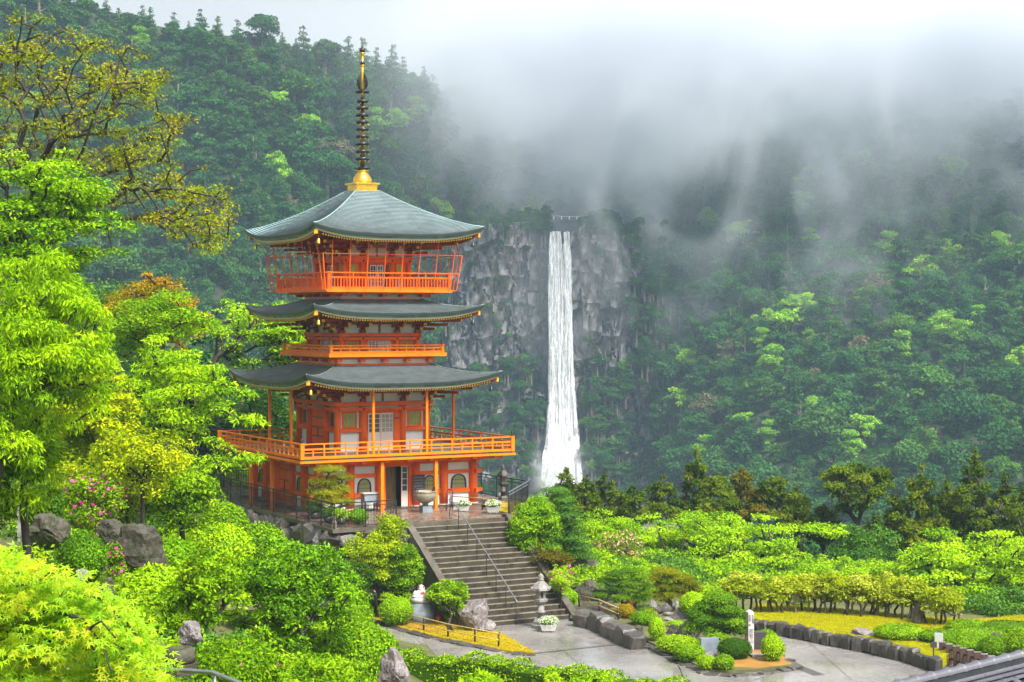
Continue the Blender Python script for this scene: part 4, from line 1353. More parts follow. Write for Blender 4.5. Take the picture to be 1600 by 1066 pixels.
for k in range(4):
    for c in (-1.45, 1.45):
        x, y = side_pt(k, c, 4.5); part_me('roof_post', pm, pagoda, (x, y, 0), k * math.pi / 2)
brackets(5.18, 6.0, H1, (-1.1, 1.1), 1.5)
roof(6.17, 7.0, 5.30, 2.62, 0.50, 18, 1.25, M['copper_lower'])

# ---- second storey with its narrow gallery
q = MB(); q.box(-2.5, 2.5, -2.5, 2.5, 6.6, 7.42)
k2 = part('gallery_base', q, [WH])
for k in range(4):
    q = MB(); q.fbox(k, -2.6, 2.6, 2.42, 2.60, 6.98, 7.08); part('beam', q, [OR], k2)
    q = MB(); q.fbox(k, -2.7, 2.7, 2.42, 2.66, 7.30, 7.42); part('beam', q, [OR], k2)
    for c in (-2.5, -1.25, 0, 1.25, 2.5):
        q = MB(); q.fbox(k, c - 0.13, c + 0.13, 2.45, 2.85, 7.16, 7.3); part('bracket', q, [OR], k2)
q = MB(); q.box(-3.22, 3.22, -3.22, 3.22, 7.43, 7.60)
g2 = part('gallery', q, [OL])
railing(7.60, 8.02, 3.05, 12, g2, True, M['verdigris'], (0.60,), (), corner=0.075)
H2 = 2.08
q = MB(); q.box(-H2 + 0.08, H2 - 0.08, -H2 + 0.08, H2 - 0.08, 7.6, 8.75)
s2 = part('second_storey_wall', q, [WH])
pillars(7.6, 8.5, H2, (-H2, -0.95, 0.95, H2), 0.15, s2)
beams(8.24, 0.15, H2, 0.2, 0.15, s2, studs=(-H2, -0.95, 0.95, H2))
beams(8.43, 0.16, H2, 0.22, 0.18, s2)
for k in range(4):
    for a0, a1 in ((-1.86, -1.15), (1.15, 1.86)):
        lattice_window(k, a0, a1, 7.68, 8.22, H2 - 0.03, s2)
    q = MB(); q.fbox(k, -0.85, 0.85, H2 - 0.09, H2 - 0.05, 7.6, 8.24); part('door_wall', q, [OR], s2)
    pane_door(k, -0.62, -0.02, 7.62, 8.2, H2 - 0.02, s2, 3, 0.8); pane_door(k, 0.02, 0.62, 7.62, 8.2, H2 - 0.015, s2, 3, 0.8, False)
brackets(8.60, 9.42, H2, (-0.95, 0.95), 1.45)
roof(9.58, 10.28, 4.62, 2.25, 0.42, 14, 1.3, M['copper_lower'])

# ---- third storey with its caged balcony
q = MB(); q.box(-2.2, 2.2, -2.2, 2.2, 9.9, 10.62)
k3 = part('gallery_base', q, [WH])
for k in range(4):
    q = MB(); q.fbox(k, -2.3, 2.3, 2.12, 2.30, 10.22, 10.32); part('beam', q, [OR], k3)
    for c in (-2.2, -1.1, 0, 1.1, 2.2):
        q = MB(); q.fbox(k, c - 0.12, c + 0.12, 2.15, 2.75, 10.42, 10.55); part('bracket', q, [OR], k3)
q = MB(); q.box(-2.9, 2.9, -2.9, 2.9, 10.56, 10.63); q.box(-3.42, 3.42, -3.42, 3.42, 10.635, 10.78, 0)
g3 = part('gallery', q, [OL])
railing(10.78, 11.62, 3.30, 10, g3, False, None, (0.68,), (), panel=4, corner=0.07)
# the cage of thin bars
bars = MB().bar((0, 0, 0), (0, 0, 1), 0.045)
def cage_bar(p, q_, wdt=0.042):
    part('cage_bar', MB().bar(p, q_, wdt * 0.8), [M['orange']], g3)
zt, zm, zb = 12.50, 11.58, 10.72
ht, hm, hb = 3.80, 3.70, 3.58
for k in range(4):
    for z, h_ in ((zt, ht), (zm, hm), (zb, hb)):
        cage_bar((*side_pt(k, -h_, h_), z), (*side_pt(k, h_, h_), z), 0.04)
    cage_bar((*side_pt(k, -hb, hb), zb), (*side_pt(k, -ht, ht), zt), 0.055)
    for i in range(8):
        a = -3.35 + 6.7 * i / 7
        cage_bar((*side_pt(k, a * 0.97, hb - 0.02), zb), (*side_pt(k, a, 3.95), 13.15), 0.04)
H3 = 1.77
q = MB(); q.box(-H3 + 0.08, H3 - 0.08, -H3 + 0.08, H3 - 0.08, 10.7, 12.6)
s3 = part('third_storey_wall', q, [WH])
pillars(10.78, 12.3, H3, (-H3, -0.8, 0.8, H3), 0.14, s3)
beams(12.15, 0.14, H3, 0.14, 0.15, s3, studs=(-H3, -0.8, 0.8, H3))
beams(12.30, 0.15, H3, 0.2, 0.18, s3)
for k in range(4):
    for a0, a1 in ((-1.62, -0.95), (0.95, 1.62)):
        q = MB(); q.fbox(k, a0, a1, H3 - 0.08, H3 + 0.1, 11.42, 11.55); part('beam', q, [OR], s3)
        q = MB(); q.fbox(k, a0 - 0.02, a1 + 0.02, H3 - 0.09, H3 - 0.035, 11.551, 12.15); part('wall_board', q, [OR], s3)
        lattice_window(k, a0 + 0.1, a1 - 0.1, 11.56, 12.12, H3 - 0.01, s3)
        q = MB()
        for i in range(4):
            a = a0 + 0.06 + (a1 - a0 - 0.1) * i / 3.4
            q.fbox(k, a, a + 0.06, H3 - 0.07, H3 + 0.02, 10.8, 11.42)
        part('slat_panel', q, [OR], s3, 'stuff')
    q = MB(); q.fbox(k, -0.7, 0.7, H3 - 0.09, H3 - 0.05, 10.78, 12.15); part('door_wall', q, [OR], s3)
    q = MB(); q.fbox(k, -0.42, 0.62, H3 - 0.05, H3 - 0.03, 10.8, 12.05, 0); part('doorway', q, [M['black']], s3)
    pane_door(k, -0.38, -0.02, 10.82, 12.0, H3 - 0.01, s3, 2, 0.9); pane_door(k, 0.02, 0.36, 10.82, 12.0, H3 - 0.005, s3, 2, 0.9)
brackets(12.46, 13.3, H3, (-0.8, 0.8), 1.6)
roof(13.47, 15.86, 4.62, 0.62, 0.45, 34, 1.16, None)

# ---- the spire
def zv(v): return CZ + (HZ - v) * 92 / F
q = MB()
q.box(-0.66, 0.66, -0.66, 0.66, 15.80, 15.88); q.box(-0.57, 0.57, -0.57, 0.57, 15.88, 16.18); q.box(-0.68, 0.68, -0.68, 0.68, 16.18, 16.27)
for k in range(4):
    for c in (-0.27, 0.27): q.fbox(k, c - 0.22, c + 0.22, 0.57, 0.585, 15.93, 16.13)
sp = part('spire', q, [M['gold']])
q = MB().lathe([(0.50, 16.27), (0.50, 16.36), (0.46, 16.52), (0.36, 16.70), (0.26, 16.80), (0.28, 16.86), (0.36, 16.92)], (0, 0, 0), 20)
part('dome', q, [M['gold']], sp)
q = MB()
for i in range(8):
    a = i * math.pi / 4
    q.bar((0.16 * math.cos(a), 0.16 * math.sin(a), 16.92), (0.42 * math.cos(a), 0.42 * math.sin(a), 17.06), 0.2, 0.04)
part('lotus', q, [M['bronze_dark']], sp)
q = MB().lathe([(0.10, zv(158)), (0.075, zv(118)), (0.055, zv(82))], (0, 0, 0), 10)
part('pole', q, [M['gold']], sp)
q = MB().lathe([(0.12, 16.92), (0.105, zv(158.2))], (0, 0, 0), 10)
part('pole', q, [mat('tarnished_gilt', (0.30, 0.19, 0.035), 0.35, 0.4, 3.0, metal=0.7)], sp)
for i, v in enumerate((248.5, 237, 225.2, 213.7, 202.3, 191, 180, 169.2, 158.5)):
    rr = 0.375 - 0.009 * i
    q = MB().lathe([(rr - 0.03, -0.07), (rr, -0.06), (rr, 0.05), (rr - 0.03, 0.06), (0.14, 0.075), (0.14, 0.05), (rr - 0.05, 0.035), (rr - 0.05, -0.07)], (0, 0, zv(v)), 20)
    for j in range(8):
        a = j * math.pi / 4
        q.lathe([(0.022, -0.16), (0.02, -0.11)], ((rr - 0.02) * math.cos(a), (rr - 0.02) * math.sin(a), zv(v)), 5, 1)
    part('spire_ring', q, [M['bronze_dark'], M['gold']], sp)
q = MB().lathe([(0.36, -0.03), (0.37, 0.0), (0.36, 0.03), (0.32, 0.03), (0.32, -0.03)], (0, 0, zv(144)), 20)
for j in range(4):
    a = j * math.pi / 2 + 0.3
    q.bar((0.08 * math.cos(a), 0.08 * math.sin(a), zv(144)), (0.35 * math.cos(a), 0.35 * math.sin(a), zv(144)), 0.03)
part('spire_ring', q, [M['bronze_dark']], sp)
q = MB()                                                     # pierced flame finial: four wings of curling wire
for j in range(4):
    a = j * math.pi / 2 + 0.35
    dx, dy = math.cos(a), math.sin(a)
    z0, z1 = zv(142), zv(113)
    for s in range(5):
        f = 0.34 - 0.05 * s
        pts = [(dx * (0.09 + f * math.sin(math.pi * min(1, t * 1.05)) ** 0.8 * (1 - 0.35 * t)), dy * (0.09 + f * math.sin(math.pi * min(1, t * 1.05)) ** 0.8 * (1 - 0.35 * t)), z0 + (z1 - z0) * t * (1 - 0.1 * s)) for t in np.linspace(0, 1, 10)]
        q.tube(pts, 0.016, 4)
    for s in range(7):
        z = z0 + (z1 - z0) * (0.08 + 0.12 * s)
        q.bar((dx * 0.09, dy * 0.09, z), (dx * (0.34 - 0.025 * s), dy * (0.34 - 0.025 * s), z + 0.07), 0.022)
part('flame_finial', q, [M['bronze_dark']], sp)
for v, rr in ((99, 0.125), (79, 0.15)):
    q = MB().lathe([(0.05, -rr * 1.5), (0.14, -rr * 1.1), (0.145, -rr * 0.8), (0.05, -rr * 0.75)], (0, 0, zv(v)), 12, 1)
    q.ell((0, 0, zv(v)), (rr, rr, rr), 12, 8, 0)
    part('jewel', q, [M['black'], M['gold']], sp)
q = MB().lathe([(0.02, zv(76)), (0.006, zv(66))], (0, 0, 0), 5); part('lightning_rod', q, [M['bronze_dark']], sp)
# ------------------------------------------------------------------ terrace, wall, stairs
ZP = -3.95                                                   # the level of the lower path
def wet_paving():
    m, t, b = new_mat('wet_cobble_paving')
    tc = t.nodes.new('ShaderNodeTexCoord')
    vo = t.nodes.new('ShaderNodeTexVoronoi'); vo.inputs['Scale'].default_value = 5.5
    t.links.new(tc.outputs['Object'], vo.inputs['Vector'])
    ve = t.nodes.new('ShaderNodeTexVoronoi'); ve.feature = 'DISTANCE_TO_EDGE'; ve.inputs['Scale'].default_value = 5.5
    t.links.new(tc.outputs['Object'], ve.inputs['Vector'])
    rp = t.nodes.new('ShaderNodeValToRGB'); e = rp.color_ramp.elements
    e[0].color = (0.09, 0.06, 0.045, 1); e[1].color = (0.24, 0.18, 0.13, 1); e[0].position = 0.1; e[1].position = 0.9
    sp = t.nodes.new('ShaderNodeSeparateColor'); t.links.new(vo.outputs['Color'], sp.inputs[0])
    t.links.new(sp.outputs[0], rp.inputs[0])
    t.links.new(rp.outputs[0], b.inputs['Base Color'])
    n = t.nodes.new('ShaderNodeTexNoise'); n.inputs['Scale'].default_value = 0.5
    t.links.new(tc.outputs['Object'], n.inputs['Vector'])
    mr = t.nodes.new('ShaderNodeMapRange'); mr.inputs[1].default_value = 0.35; mr.inputs[2].default_value = 0.65; mr.inputs[3].default_value = 0.10; mr.inputs[4].default_value = 0.35
    t.links.new(n.outputs['Fac'], mr.inputs[0]); t.links.new(mr.outputs[0], b.inputs['Roughness'])
    r2 = t.nodes.new('ShaderNodeMapRange'); r2.inputs[2].default_value = 0.12
    t.links.new(ve.outputs['Distance'], r2.inputs[0])
    bp = t.nodes.new('ShaderNodeBump'); bp.inputs['Strength'].default_value = 0.35; bp.inputs['Distance'].default_value = 0.03
    t.links.new(r2.outputs[0], bp.inputs['Height']); t.links.new(bp.outputs[0], b.inputs['Normal'])
    return m
def wet_path():
    m, t, b = new_mat('wet_asphalt_path')
    tc = t.nodes.new('ShaderNodeTexCoord')
    def noise(s, d=5):
        n = t.nodes.new('ShaderNodeTexNoise'); n.inputs['Scale'].default_value = s; n.inputs['Detail'].default_value = d; n.inputs['Roughness'].default_value = 0.6
        t.links.new(tc.outputs['Object'], n.inputs['Vector']); return n
    a = noise(0.3, 7); f = noise(9.0)
    rp = t.nodes.new('ShaderNodeValToRGB'); e = rp.color_ramp.elements
    e[0].color = (0.17, 0.158, 0.147, 1); e[1].color = (0.285, 0.268, 0.25, 1); e[0].position = 0.35; e[1].position = 0.65
    t.links.new(a.outputs['Fac'], rp.inputs[0])
    r2 = t.nodes.new('ShaderNodeValToRGB'); e = r2.color_ramp.elements
    e[0].color = (0.75, 0.75, 0.75, 1); e[1].color = (1.15, 1.15, 1.15, 1); e[0].position = 0.3; e[1].position = 0.7
    t.links.new(f.outputs['Fac'], r2.inputs[0])
    mx = t.nodes.new('ShaderNodeMix'); mx.data_type = 'RGBA'; mx.blend_type = 'MULTIPLY'; mx.inputs[0].default_value = 1
    t.links.new(rp.outputs[0], mx.inputs[6]); t.links.new(r2.outputs[0], mx.inputs[7])
    t.links.new(mx.outputs[2], b.inputs['Base Color'])
    mr = t.nodes.new('ShaderNodeMapRange'); mr.inputs[1].default_value = 0.40; mr.inputs[2].default_value = 0.58; mr.inputs[3].default_value = 0.10; mr.inputs[4].default_value = 0.38
    t.links.new(noise(0.35, 4).outputs['Fac'], mr.inputs[0]); t.links.new(mr.outputs[0], b.inputs['Roughness'])
    bp = t.nodes.new('ShaderNodeBump'); bp.inputs['Strength'].default_value = 0.15; bp.inputs['Distance'].default_value = 0.02
    t.links.new(f.outputs['Fac'], bp.inputs['Height']); t.links.new(bp.outputs[0], b.inputs['Normal'])
    return m
M['paving'] = wet_paving(); M['path'] = wet_path()
M['moss'] = mat('yellow_moss', (0.40, 0.33, 0.006), 0.9, 0.3, 1.2, c2=(0.30, 0.17, 0.012), bump=0.5, bscale=30, spec=0.1)
M['lawn'] = mat('golden_lawn', (0.38, 0.355, 0.004), 0.95, 0.15, 0.5, c2=(0.29, 0.25, 0.006), bump=0.8, bscale=30, spec=0.05)
M['orange_soil'] = mat('orange_wet_soil', (0.38, 0.19, 0.03), 0.7, 0.3, 1.0, c2=(0.25, 0.12, 0.02), bump=0.3)
M['gutter'] = mat('dark_wet_drain', (0.06, 0.055, 0.05), 0.3, 0.3, 2.0)

TP = [(-6.3, -10.8), (-2.5, -10.62), (-2.2, -10.2), (2.75, -10.2), (3.05, -10.1), (6.9, -5.4), (7.1, 9.6), (-5.9, 9.8)]
TW = [pag(*p)[:2] for p in TP]
def inset(poly, d):
    cx = sum(p[0] for p in poly) / len(poly); cy_ = sum(p[1] for p in poly) / len(poly)
    return [(x + (cx - x) * d / math.hypot(cx - x, cy_ - y), y + (cy_ - y) * d / math.hypot(cx - x, cy_ - y)) for x, y in poly]
o = MB().prism(inset(TW, 0.35), -4.4, -0.2).build('terrace_core', [M['wood_dark']]); o['kind'] = 'structure'
o = MB().prism(TW, -0.197, -0.03).build('terrace_coping', [M['coping']]); o['kind'] = 'structure'
o = MB().prism(inset(TW, 0.30), -0.19, 0.0).build('terrace', [M['paving']]); o['kind'] = 'structure'
# pale concrete plinth round the pagoda
q = MB(); q.box(-4.75, 4.75, -4.75, 4.75, 0.004, 0.06); o = q.build('plinth', [M['concrete']], pagoda)

def wall_run(name, label, p0, p1, rows, top, step, group=None, thick=0.5, parent=None, hmul=1.0, bottom=-4.3):
    """a dry stone wall from p0 to p1 (terrace plan), one object per stone"""
    p0 = np.array(p0); p1 = np.array(p1)
    L_ = np.linalg.norm(p1 - p0); d = (p1 - p0) / L_; nrm = np.array([d[1], -d[0]])
    w_ = parent or tag(empty(name, (*((p0 + p1) / 2), bottom)), label, 'wall', group)
    bz = np.array(w_.location)
    n = int(L_ / step)
    hh = (top - bottom) / rows
    ang = math.atan2(d[1], d[0])
    for r in range(rows):
        for i in range(n):
            f = (i + 0.5 + (0.35 if r % 2 else 0) * (0 if i == n - 1 else 1) + 0.12 * rng.normal()) / n
            c = p0 + d * L_ * f + nrm * (0.06 * rng.normal() + (rows - 1 - r) * -0.0)
            z = top - hh * (r + 0.5) + 0.06 * rng.normal()
            o = link('stone', block_mesh(100 + int(rng.integers(7)), M['wallrock'], 0.15, 'wall_stone'), w_)
            o.location = (c[0] - bz[0], c[1] - bz[1], z - bz[2])
            o.rotation_euler = (0.25 * rng.normal(), 0.25 * rng.normal(), ang + 0.1 * rng.normal())
            o.scale = (L_ / n * 0.50 * (0.85 + 0.3 * rng.random()), thick * 0.75 * (0.9 + 0.3 * rng.random()), hh * 0.52 * (0.85 + 0.35 * rng.random()))
    return w_
ww = wall_run('retaining_wall', 'dry stone wall of big damp boulders under the pagoda terrace', pag(-6.12, 8)[:2], pag(-6.12, -10.6)[:2], 4, -0.25, 0.95)
wall_run('', '', pag(-6.0, -10.55)[:2], pag(-2.4, -10.4)[:2], 4, -0.25, 0.9, parent=ww)
w2 = wall_run('retaining_wall', 'rough stone wall behind shrubs right of the staircase', pag(3.2, -9.8)[:2], pag(6.8, -5.4)[:2], 4, -0.25, 0.95)

NR, RI, TD, B0 = 20, 0.1975, 0.31, -10.2
stairs = tag(empty('stone_staircase', pag(0.27, -13.3, ZP), YAW), 'broad wet stone staircase climbing to the pagoda terrace', 'staircase')
SA = np.array(stairs.location)
def st_local(a, b, z): return (a - 0.27, b + 13.3, z - ZP)
for i in range(NR - 1):
    z = -RI * (i + 1); b1 = B0 - TD * i; b0 = b1 - TD
    q = MB()
    x0, y0, z0 = st_local(-2.2, b0, ZP - 0.15); x1, y1, z1 = st_local(2.75, b1 + 0.1, z)
    q.box(x0, x1, y0, y1, z0, z1, 0)
    q.box(x0 + 0.004, x1 - 0.004, y0 - 0.012, y0 + 0.075, z1 - 0.03, z1 + 0.005, 1)
    q.build('step', [M['concrete'], M['nosing']], stairs)
for a0, a1, nm in ((-2.55, -2.203, 'left'), (2.753, 3.10, 'right')):
    q = MB()
    V = []
    for a in (a0, a1):
        for b_, z in ((B0 + 0.35, -0.6), (B0 + 0.35, 0.12), (B0 - 0.05, 0.12), (B0 - TD * NR + 0.05, ZP + 0.22), (B0 - TD * NR - 0.1, ZP + 0.12), (B0 - TD * NR - 0.1, ZP - 0.15), (B0 - 1.2, ZP - 0.15)):
            V.append(st_local(a, b_, z))
    Fs = [tuple(range(6, -1, -1)), tuple(range(7, 14))] + [(i, (i + 1) % 7, 7 + (i + 1) % 7, 7 + i) for i in range(7)]
    q.add(V, Fs)
    q.build('side_string', [M['coping']], stairs)
hr = tag(empty('stair_handrail', pag(0, -13.3, ZP), YAW), 'slim iron handrail down the middle of the stone staircase', 'handrail')
def slope_z(b): return min(0.0, -RI * (1 + (B0 - b) / TD) + RI)
tops = []
for i in range(8):
    b_ = B0 + 0.35 - i * (TD * NR + 0.15) / 7
    zf = 0 if i == 0 else (ZP if i == 7 else -RI * (math.floor((B0 - b_) / TD) + 1))
    zt = slope_z(b_) + 0.95
    q = MB(); q.tube([(0, b_ + 13.3, zf - ZP), (0, b_ + 13.3, zt - ZP)], 0.02, 6); q.build('post', [M['iron']], hr)
    tops.append((0, b_ + 13.3, zt - ZP))
q = MB(); q.tube([(0, tops[0][1] + 0.02, tops[0][2] - 0.02)] + tops + [(0, tops[-1][1] - 0.12, tops[-1][2] - 0.1)], 0.024, 6); q.build('rail', [M['steel']], hr)

def iron_fence(label, pts, hgt=1.1, gap=0.14, rails=M['iron'], rails2=False, group='black iron railings round the terrace'):
    P = [np.array(pag(*p)) for p in pts]
    t = tag(empty('iron_railing', P[0]), label, 'railing', group)
    o0 = P[0]
    bal_ = MB().box(-0.009, 0.009, -0.009, 0.009, 0.06, hgt - 0.16).mesh('bar', [M['iron']])
    pst = MB().box(-0.026, 0.026, -0.026, 0.026, -0.03, hgt).mesh('post', [M['iron']])
    for A, B in zip(P[:-1], P[1:]):
        L_ = np.linalg.norm(B - A); d = (B - A) / L_
        for z, wv in ((hgt, 0.05), (hgt - 0.16, 0.035), (0.06, 0.03)):
            m_ = rails if z > 0.5 else M['iron']
            MB().bar(A - o0 + [0, 0, z], B - o0 + [0, 0, z], wv, wv, 0).build('rail', [m_], t)
        n = max(1, int(L_ / 1.5))
        for i in range(n + 1):
            link('post', pst, t, A - o0 + d * L_ * i / n)
        nb = int(L_ / gap)
        for i in range(1, nb):
            link('bar', bal_, t, A - o0 + d * L_ * i / nb)
    return t
iron_fence('long black iron railing above the boulder wall left of the pagoda', [(-5.85, 9.3), (-6.15, -10.62), (-3.05, -10.5)])
iron_fence('black iron railing along the terrace edge facing the waterfall', [(6.75, 8), (6.72, -5.35)])
iron_fence('short railing with bright steel rails right of the stair top', [(6.7, -5.42), (3.1, -9.9)], rails=M['steel'])
iron_fence('iron railing at the back of the terrace beside the dark trees', [(-5.6, 9.4), (6.5, 9.3)])

# ------------------------------------------------------------------ lower path, beds, lawn
pp = [(-12, 84), (-10, 62), (-4, 60), (60, 60), (60, 74), (14, 79), (4, 84)]
o = MB().prism(pp, ZP - 0.3, ZP).build('path', [M['path']]); o['kind'] = 'structure'
def zp(px, z): return [tuple(on_z(u, v, z)[:2]) for u, v in px]
def strip(name, px, wdt, z, m):
    q = MB(); P = [on_z(u, v, z) for u, v in px]
    for A, B in zip(P[:-1], P[1:]):
        d = (B - A) / np.linalg.norm(B - A); nn = np.array([-d[1], d[0], 0]) * wdt / 2
        q.add([A - nn, B - nn, B + nn, A + nn], [(0, 1, 2, 3)])
    o = q.build(name, [m]); o['kind'] = 'structure'
strip('drain', [(800, 1018), (838, 1021), (900, 1014), (1003, 1003)], 0.22, ZP + 0.004, M['gutter'])
strip('drain', [(1247, 1042), (1280, 1055)], 0.5, ZP + 0.004, M['gutter'])
strip('seam', [(1060, 1040), (1075, 1075)], 0.05, ZP + 0.004, M['gutter'])
strip('seam', [(1247, 1041), (1180, 1062), (1100, 1090)], 0.03, ZP + 0.006, M['gutter'])
strip('seam', [(640, 990), (700, 1040)], 0.025, ZP + 0.004, M['gutter'])
strip('seam', [(880, 1016), (930, 1060)], 0.025, ZP + 0.006, M['gutter'])
strip('seam', [(1260, 1000), (1330, 1062)], 0.03, ZP + 0.004, M['gutter'])

def bed(name, px, z, m, drop=0.4):
    o = MB().prism(zp(px, z), z - drop, z).build(name, [m]); o['kind'] = 'structure'; return o
bed('moss_bed', [(555, 958), (600, 972), (640, 984), (680, 994), (720, 1003), (760, 1010), (800, 1018), (836, 1020), (812, 1006), (776, 985), (745, 960), (700, 935), (600, 925)], ZP + 0.06, M['moss'])
bed('soil_bed', [(555, 956), (602, 970), (655, 984), (690, 990), (680, 965), (640, 950), (590, 930)], ZP + 0.065, M['orange_soil'])
bed('garden_bed', [(892, 960), (935, 968), (992, 992), (1050, 1020), (1104, 1046), (1140, 1048), (1187, 1046), (1244, 1038), (1226, 1028), (1228, 1008), (1205, 985), (1180, 968), (1180, 935), (1000, 915), (890, 915)], ZP + 0.10, M['soil'])
bed('orange_bed', [(1120, 1040), (1186, 1044), (1238, 1037), (1222, 1024), (1190, 1008), (1120, 1018)], ZP + 0.11, M['orange_soil'])
LZ = -3.5
lawn_front = [(1172, 968), (1230, 976), (1300, 990), (1350, 999), (1410, 1012), (1468, 1031)]
bed('lawn', lawn_front + [(1500, 1008), (1680, 1012), (1660, 955), (1520, 968), (1430, 962), (1300, 950), (1180, 943)], LZ, M['lawn'])

def kerb(label, px, z, size, hgt, m, name='kerb', cat='kerb', jit=0.2, stone_name='stone', zlow=None):
    P = [on_z(u, v, z) for u, v in px]
    t = tag(empty(name, P[0]), label, cat)
    k = 0
    for A, B in zip(P[:-1], P[1:]):
        L_ = np.linalg.norm(B - A); n = max(1, int(round(L_ / size))); ang = math.atan2(B[1] - A[1], B[0] - A[0])
        for i in range(n):
            c = A + (B - A) * (i + 0.5) / n - P[0]
            o = link(stone_name, block_mesh(100 + int(rng.integers(7)), m, 0.09, 'kerb_stone_' + m.name), t)
            o.location = (c[0] + 0.03 * rng.normal(), c[1] + 0.03 * rng.normal(), c[2] - hgt * 0.45 + 0.03 * rng.normal())
            o.rotation_euler = (0.05 * rng.normal(), 0.05 * rng.normal(), ang + 0.06 * rng.normal())
            o.scale = (L_ / n * 0.50 * (1 + jit * rng.normal() * 0.4), size * 0.40, hgt * 0.5 * (1 + jit * rng.normal() * 0.35))
            k += 1
    return t
kerb('low mossy stone wall edging the golden lawn', lawn_front, LZ + 0.05, 0.48, 0.62, M['wallrock'], 'lawn_wall', 'wall')
kerb('thin dark stone kerb along the mossy bed by the grey path', [(552, 961), (600, 974), (640, 986), (680, 996), (720, 1005), (760, 1012), (800, 1019.5), (838, 1022)], ZP + 0.06, 0.6, 0.16, M['wallrock'], 'kerb')
kerb('curved stone kerb round the point of the garden island', [(1000, 1003), (1050, 1027), (1104, 1051), (1145, 1054), (1187, 1051), (1248, 1042), (1228, 1030)], ZP + 0.07, 0.55, 0.18, M['wallrock'], 'kerb')
kerb('stepped retaining wall of long dark stones beside the stair foot', [(902, 955), (930, 960), (962, 975), (996, 992)], ZP + 0.60, 0.95, 0.95, M['wallrock'], 'garden_wall', 'wall')
for i, (bx, Y, sd, lab) in enumerate([((893, 954, 925, 972), 78.2, 21, 'flat grey step stone at the right foot of the staircase'), ((905, 945, 950, 958), 80, 22, 'flat pale slab above the lowest step stone'),
                             ((945, 960, 985, 972), 79.2, 23, 'long flat slab lying on the garden wall')]):
    rock('flat_stone', lab, 'stone', bx, Y, sd, M['rock'], 1.2)

# ------------------------------------------------------------------ stone lanterns, bowls, signs
def lantern(label, base, H, m, fat=1.0, pole=0.5):
    t = tag(empty('stone_lantern', base), label, 'stone lantern', 'stone lanterns round the pagoda')
    s = H / 2.3
    q = MB(); q.lathe([(0.40 * s, 0), (0.40 * s, 0.14 * s), (0.33 * s, 0.16 * s), (0.33 * s, 0.28 * s), (0.24 * s, 0.40 * s)], (0, 0, 0), 6, 0, False, 0.3); q.build('base', [m], t)
    q = MB(); q.lathe([(0.15 * s, 0.39 * s), (0.14 * s, 0.62 * s), (0.19 * s, 0.64 * s), (0.19 * s, 0.70 * s), (0.14 * s, 0.72 * s), (0.15 * s, 0.98 * s)], (0, 0, 0), 12); q.build('shaft', [m], t)
    q = MB(); q.lathe([(0.15 * s, 0.97 * s), (0.31 * s, 1.12 * s), (0.31 * s, 1.22 * s), (0.22 * s, 1.23 * s)], (0, 0, 0), 6, 0, False, 0.3); q.build('platform', [m], t)
    q = MB(); q.lathe([(0.22 * s, 1.22 * s), (0.22 * s, 1.60 * s)], (0, 0, 0), 6, 0, False, 0.3)
    for k in range(6):
        a = 0.3 + math.pi / 6 + k * math.pi / 3
        r_ = 0.22 * s * math.cos(math.pi / 6)
        if k % 2 == 0: q.bar((r_ * math.cos(a) * 0.9, r_ * math.sin(a) * 0.9, 1.30 * s), (r_ * math.cos(a) * 0.9, r_ * math.sin(a) * 0.9, 1.52 * s), 0.1 * s, 0.1 * s, 1)
    q.build('fire_box', [m, M['black']], t)
    q = MB(); q.lathe([(0.30 * s, 1.59 * s), (0.44 * s * fat, 1.60 * s), (0.42 * s * fat, 1.68 * s), (0.26 * s, 1.86 * s), (0.12 * s, 1.98 * s)], (0, 0, 0), 6, 0, False, 0.3)
    for k in range(6):
        a = 0.3 + k * math.pi / 3; q.ell((0.41 * s * fat * math.cos(a), 0.41 * s * fat * math.sin(a), 1.68 * s), (0.06 * s, 0.06 * s, 0.07 * s), 6, 4)
    q.build('roof', [m], t)
    q = MB(); q.lathe([(0.10 * s, 1.97 * s), (0.14 * s, 2.03 * s), (0.09 * s, 2.06 * s), (0.13 * s, 2.14 * s), (0.10 * s, 2.22 * s), (0.01, 2.30 * s)], (0, 0, 0), 12); q.build('finial', [m], t)
    return t
lb = on_z(845, 981, ZP)
lantern('tall grey stone lantern standing on the path at the stair foot', (lb[0], lb[1], ZP), 2.35, M['stone'])
M['stone_dark'] = mat('dark_lichened_stone', (0.10, 0.085, 0.065), 0.6, 0.4, 4.0, c2=(0.045, 0.038, 0.03), bump=0.4)
lantern('dark weathered stone lantern by the railing facing the waterfall', pag(5.85, -4.35), 1.9, M['stone_dark'], 0.85)
lantern('grey stone lantern half hidden behind the trained pine', pag(-5.05, -6.2), 1.75, M['stone'], 1.1)

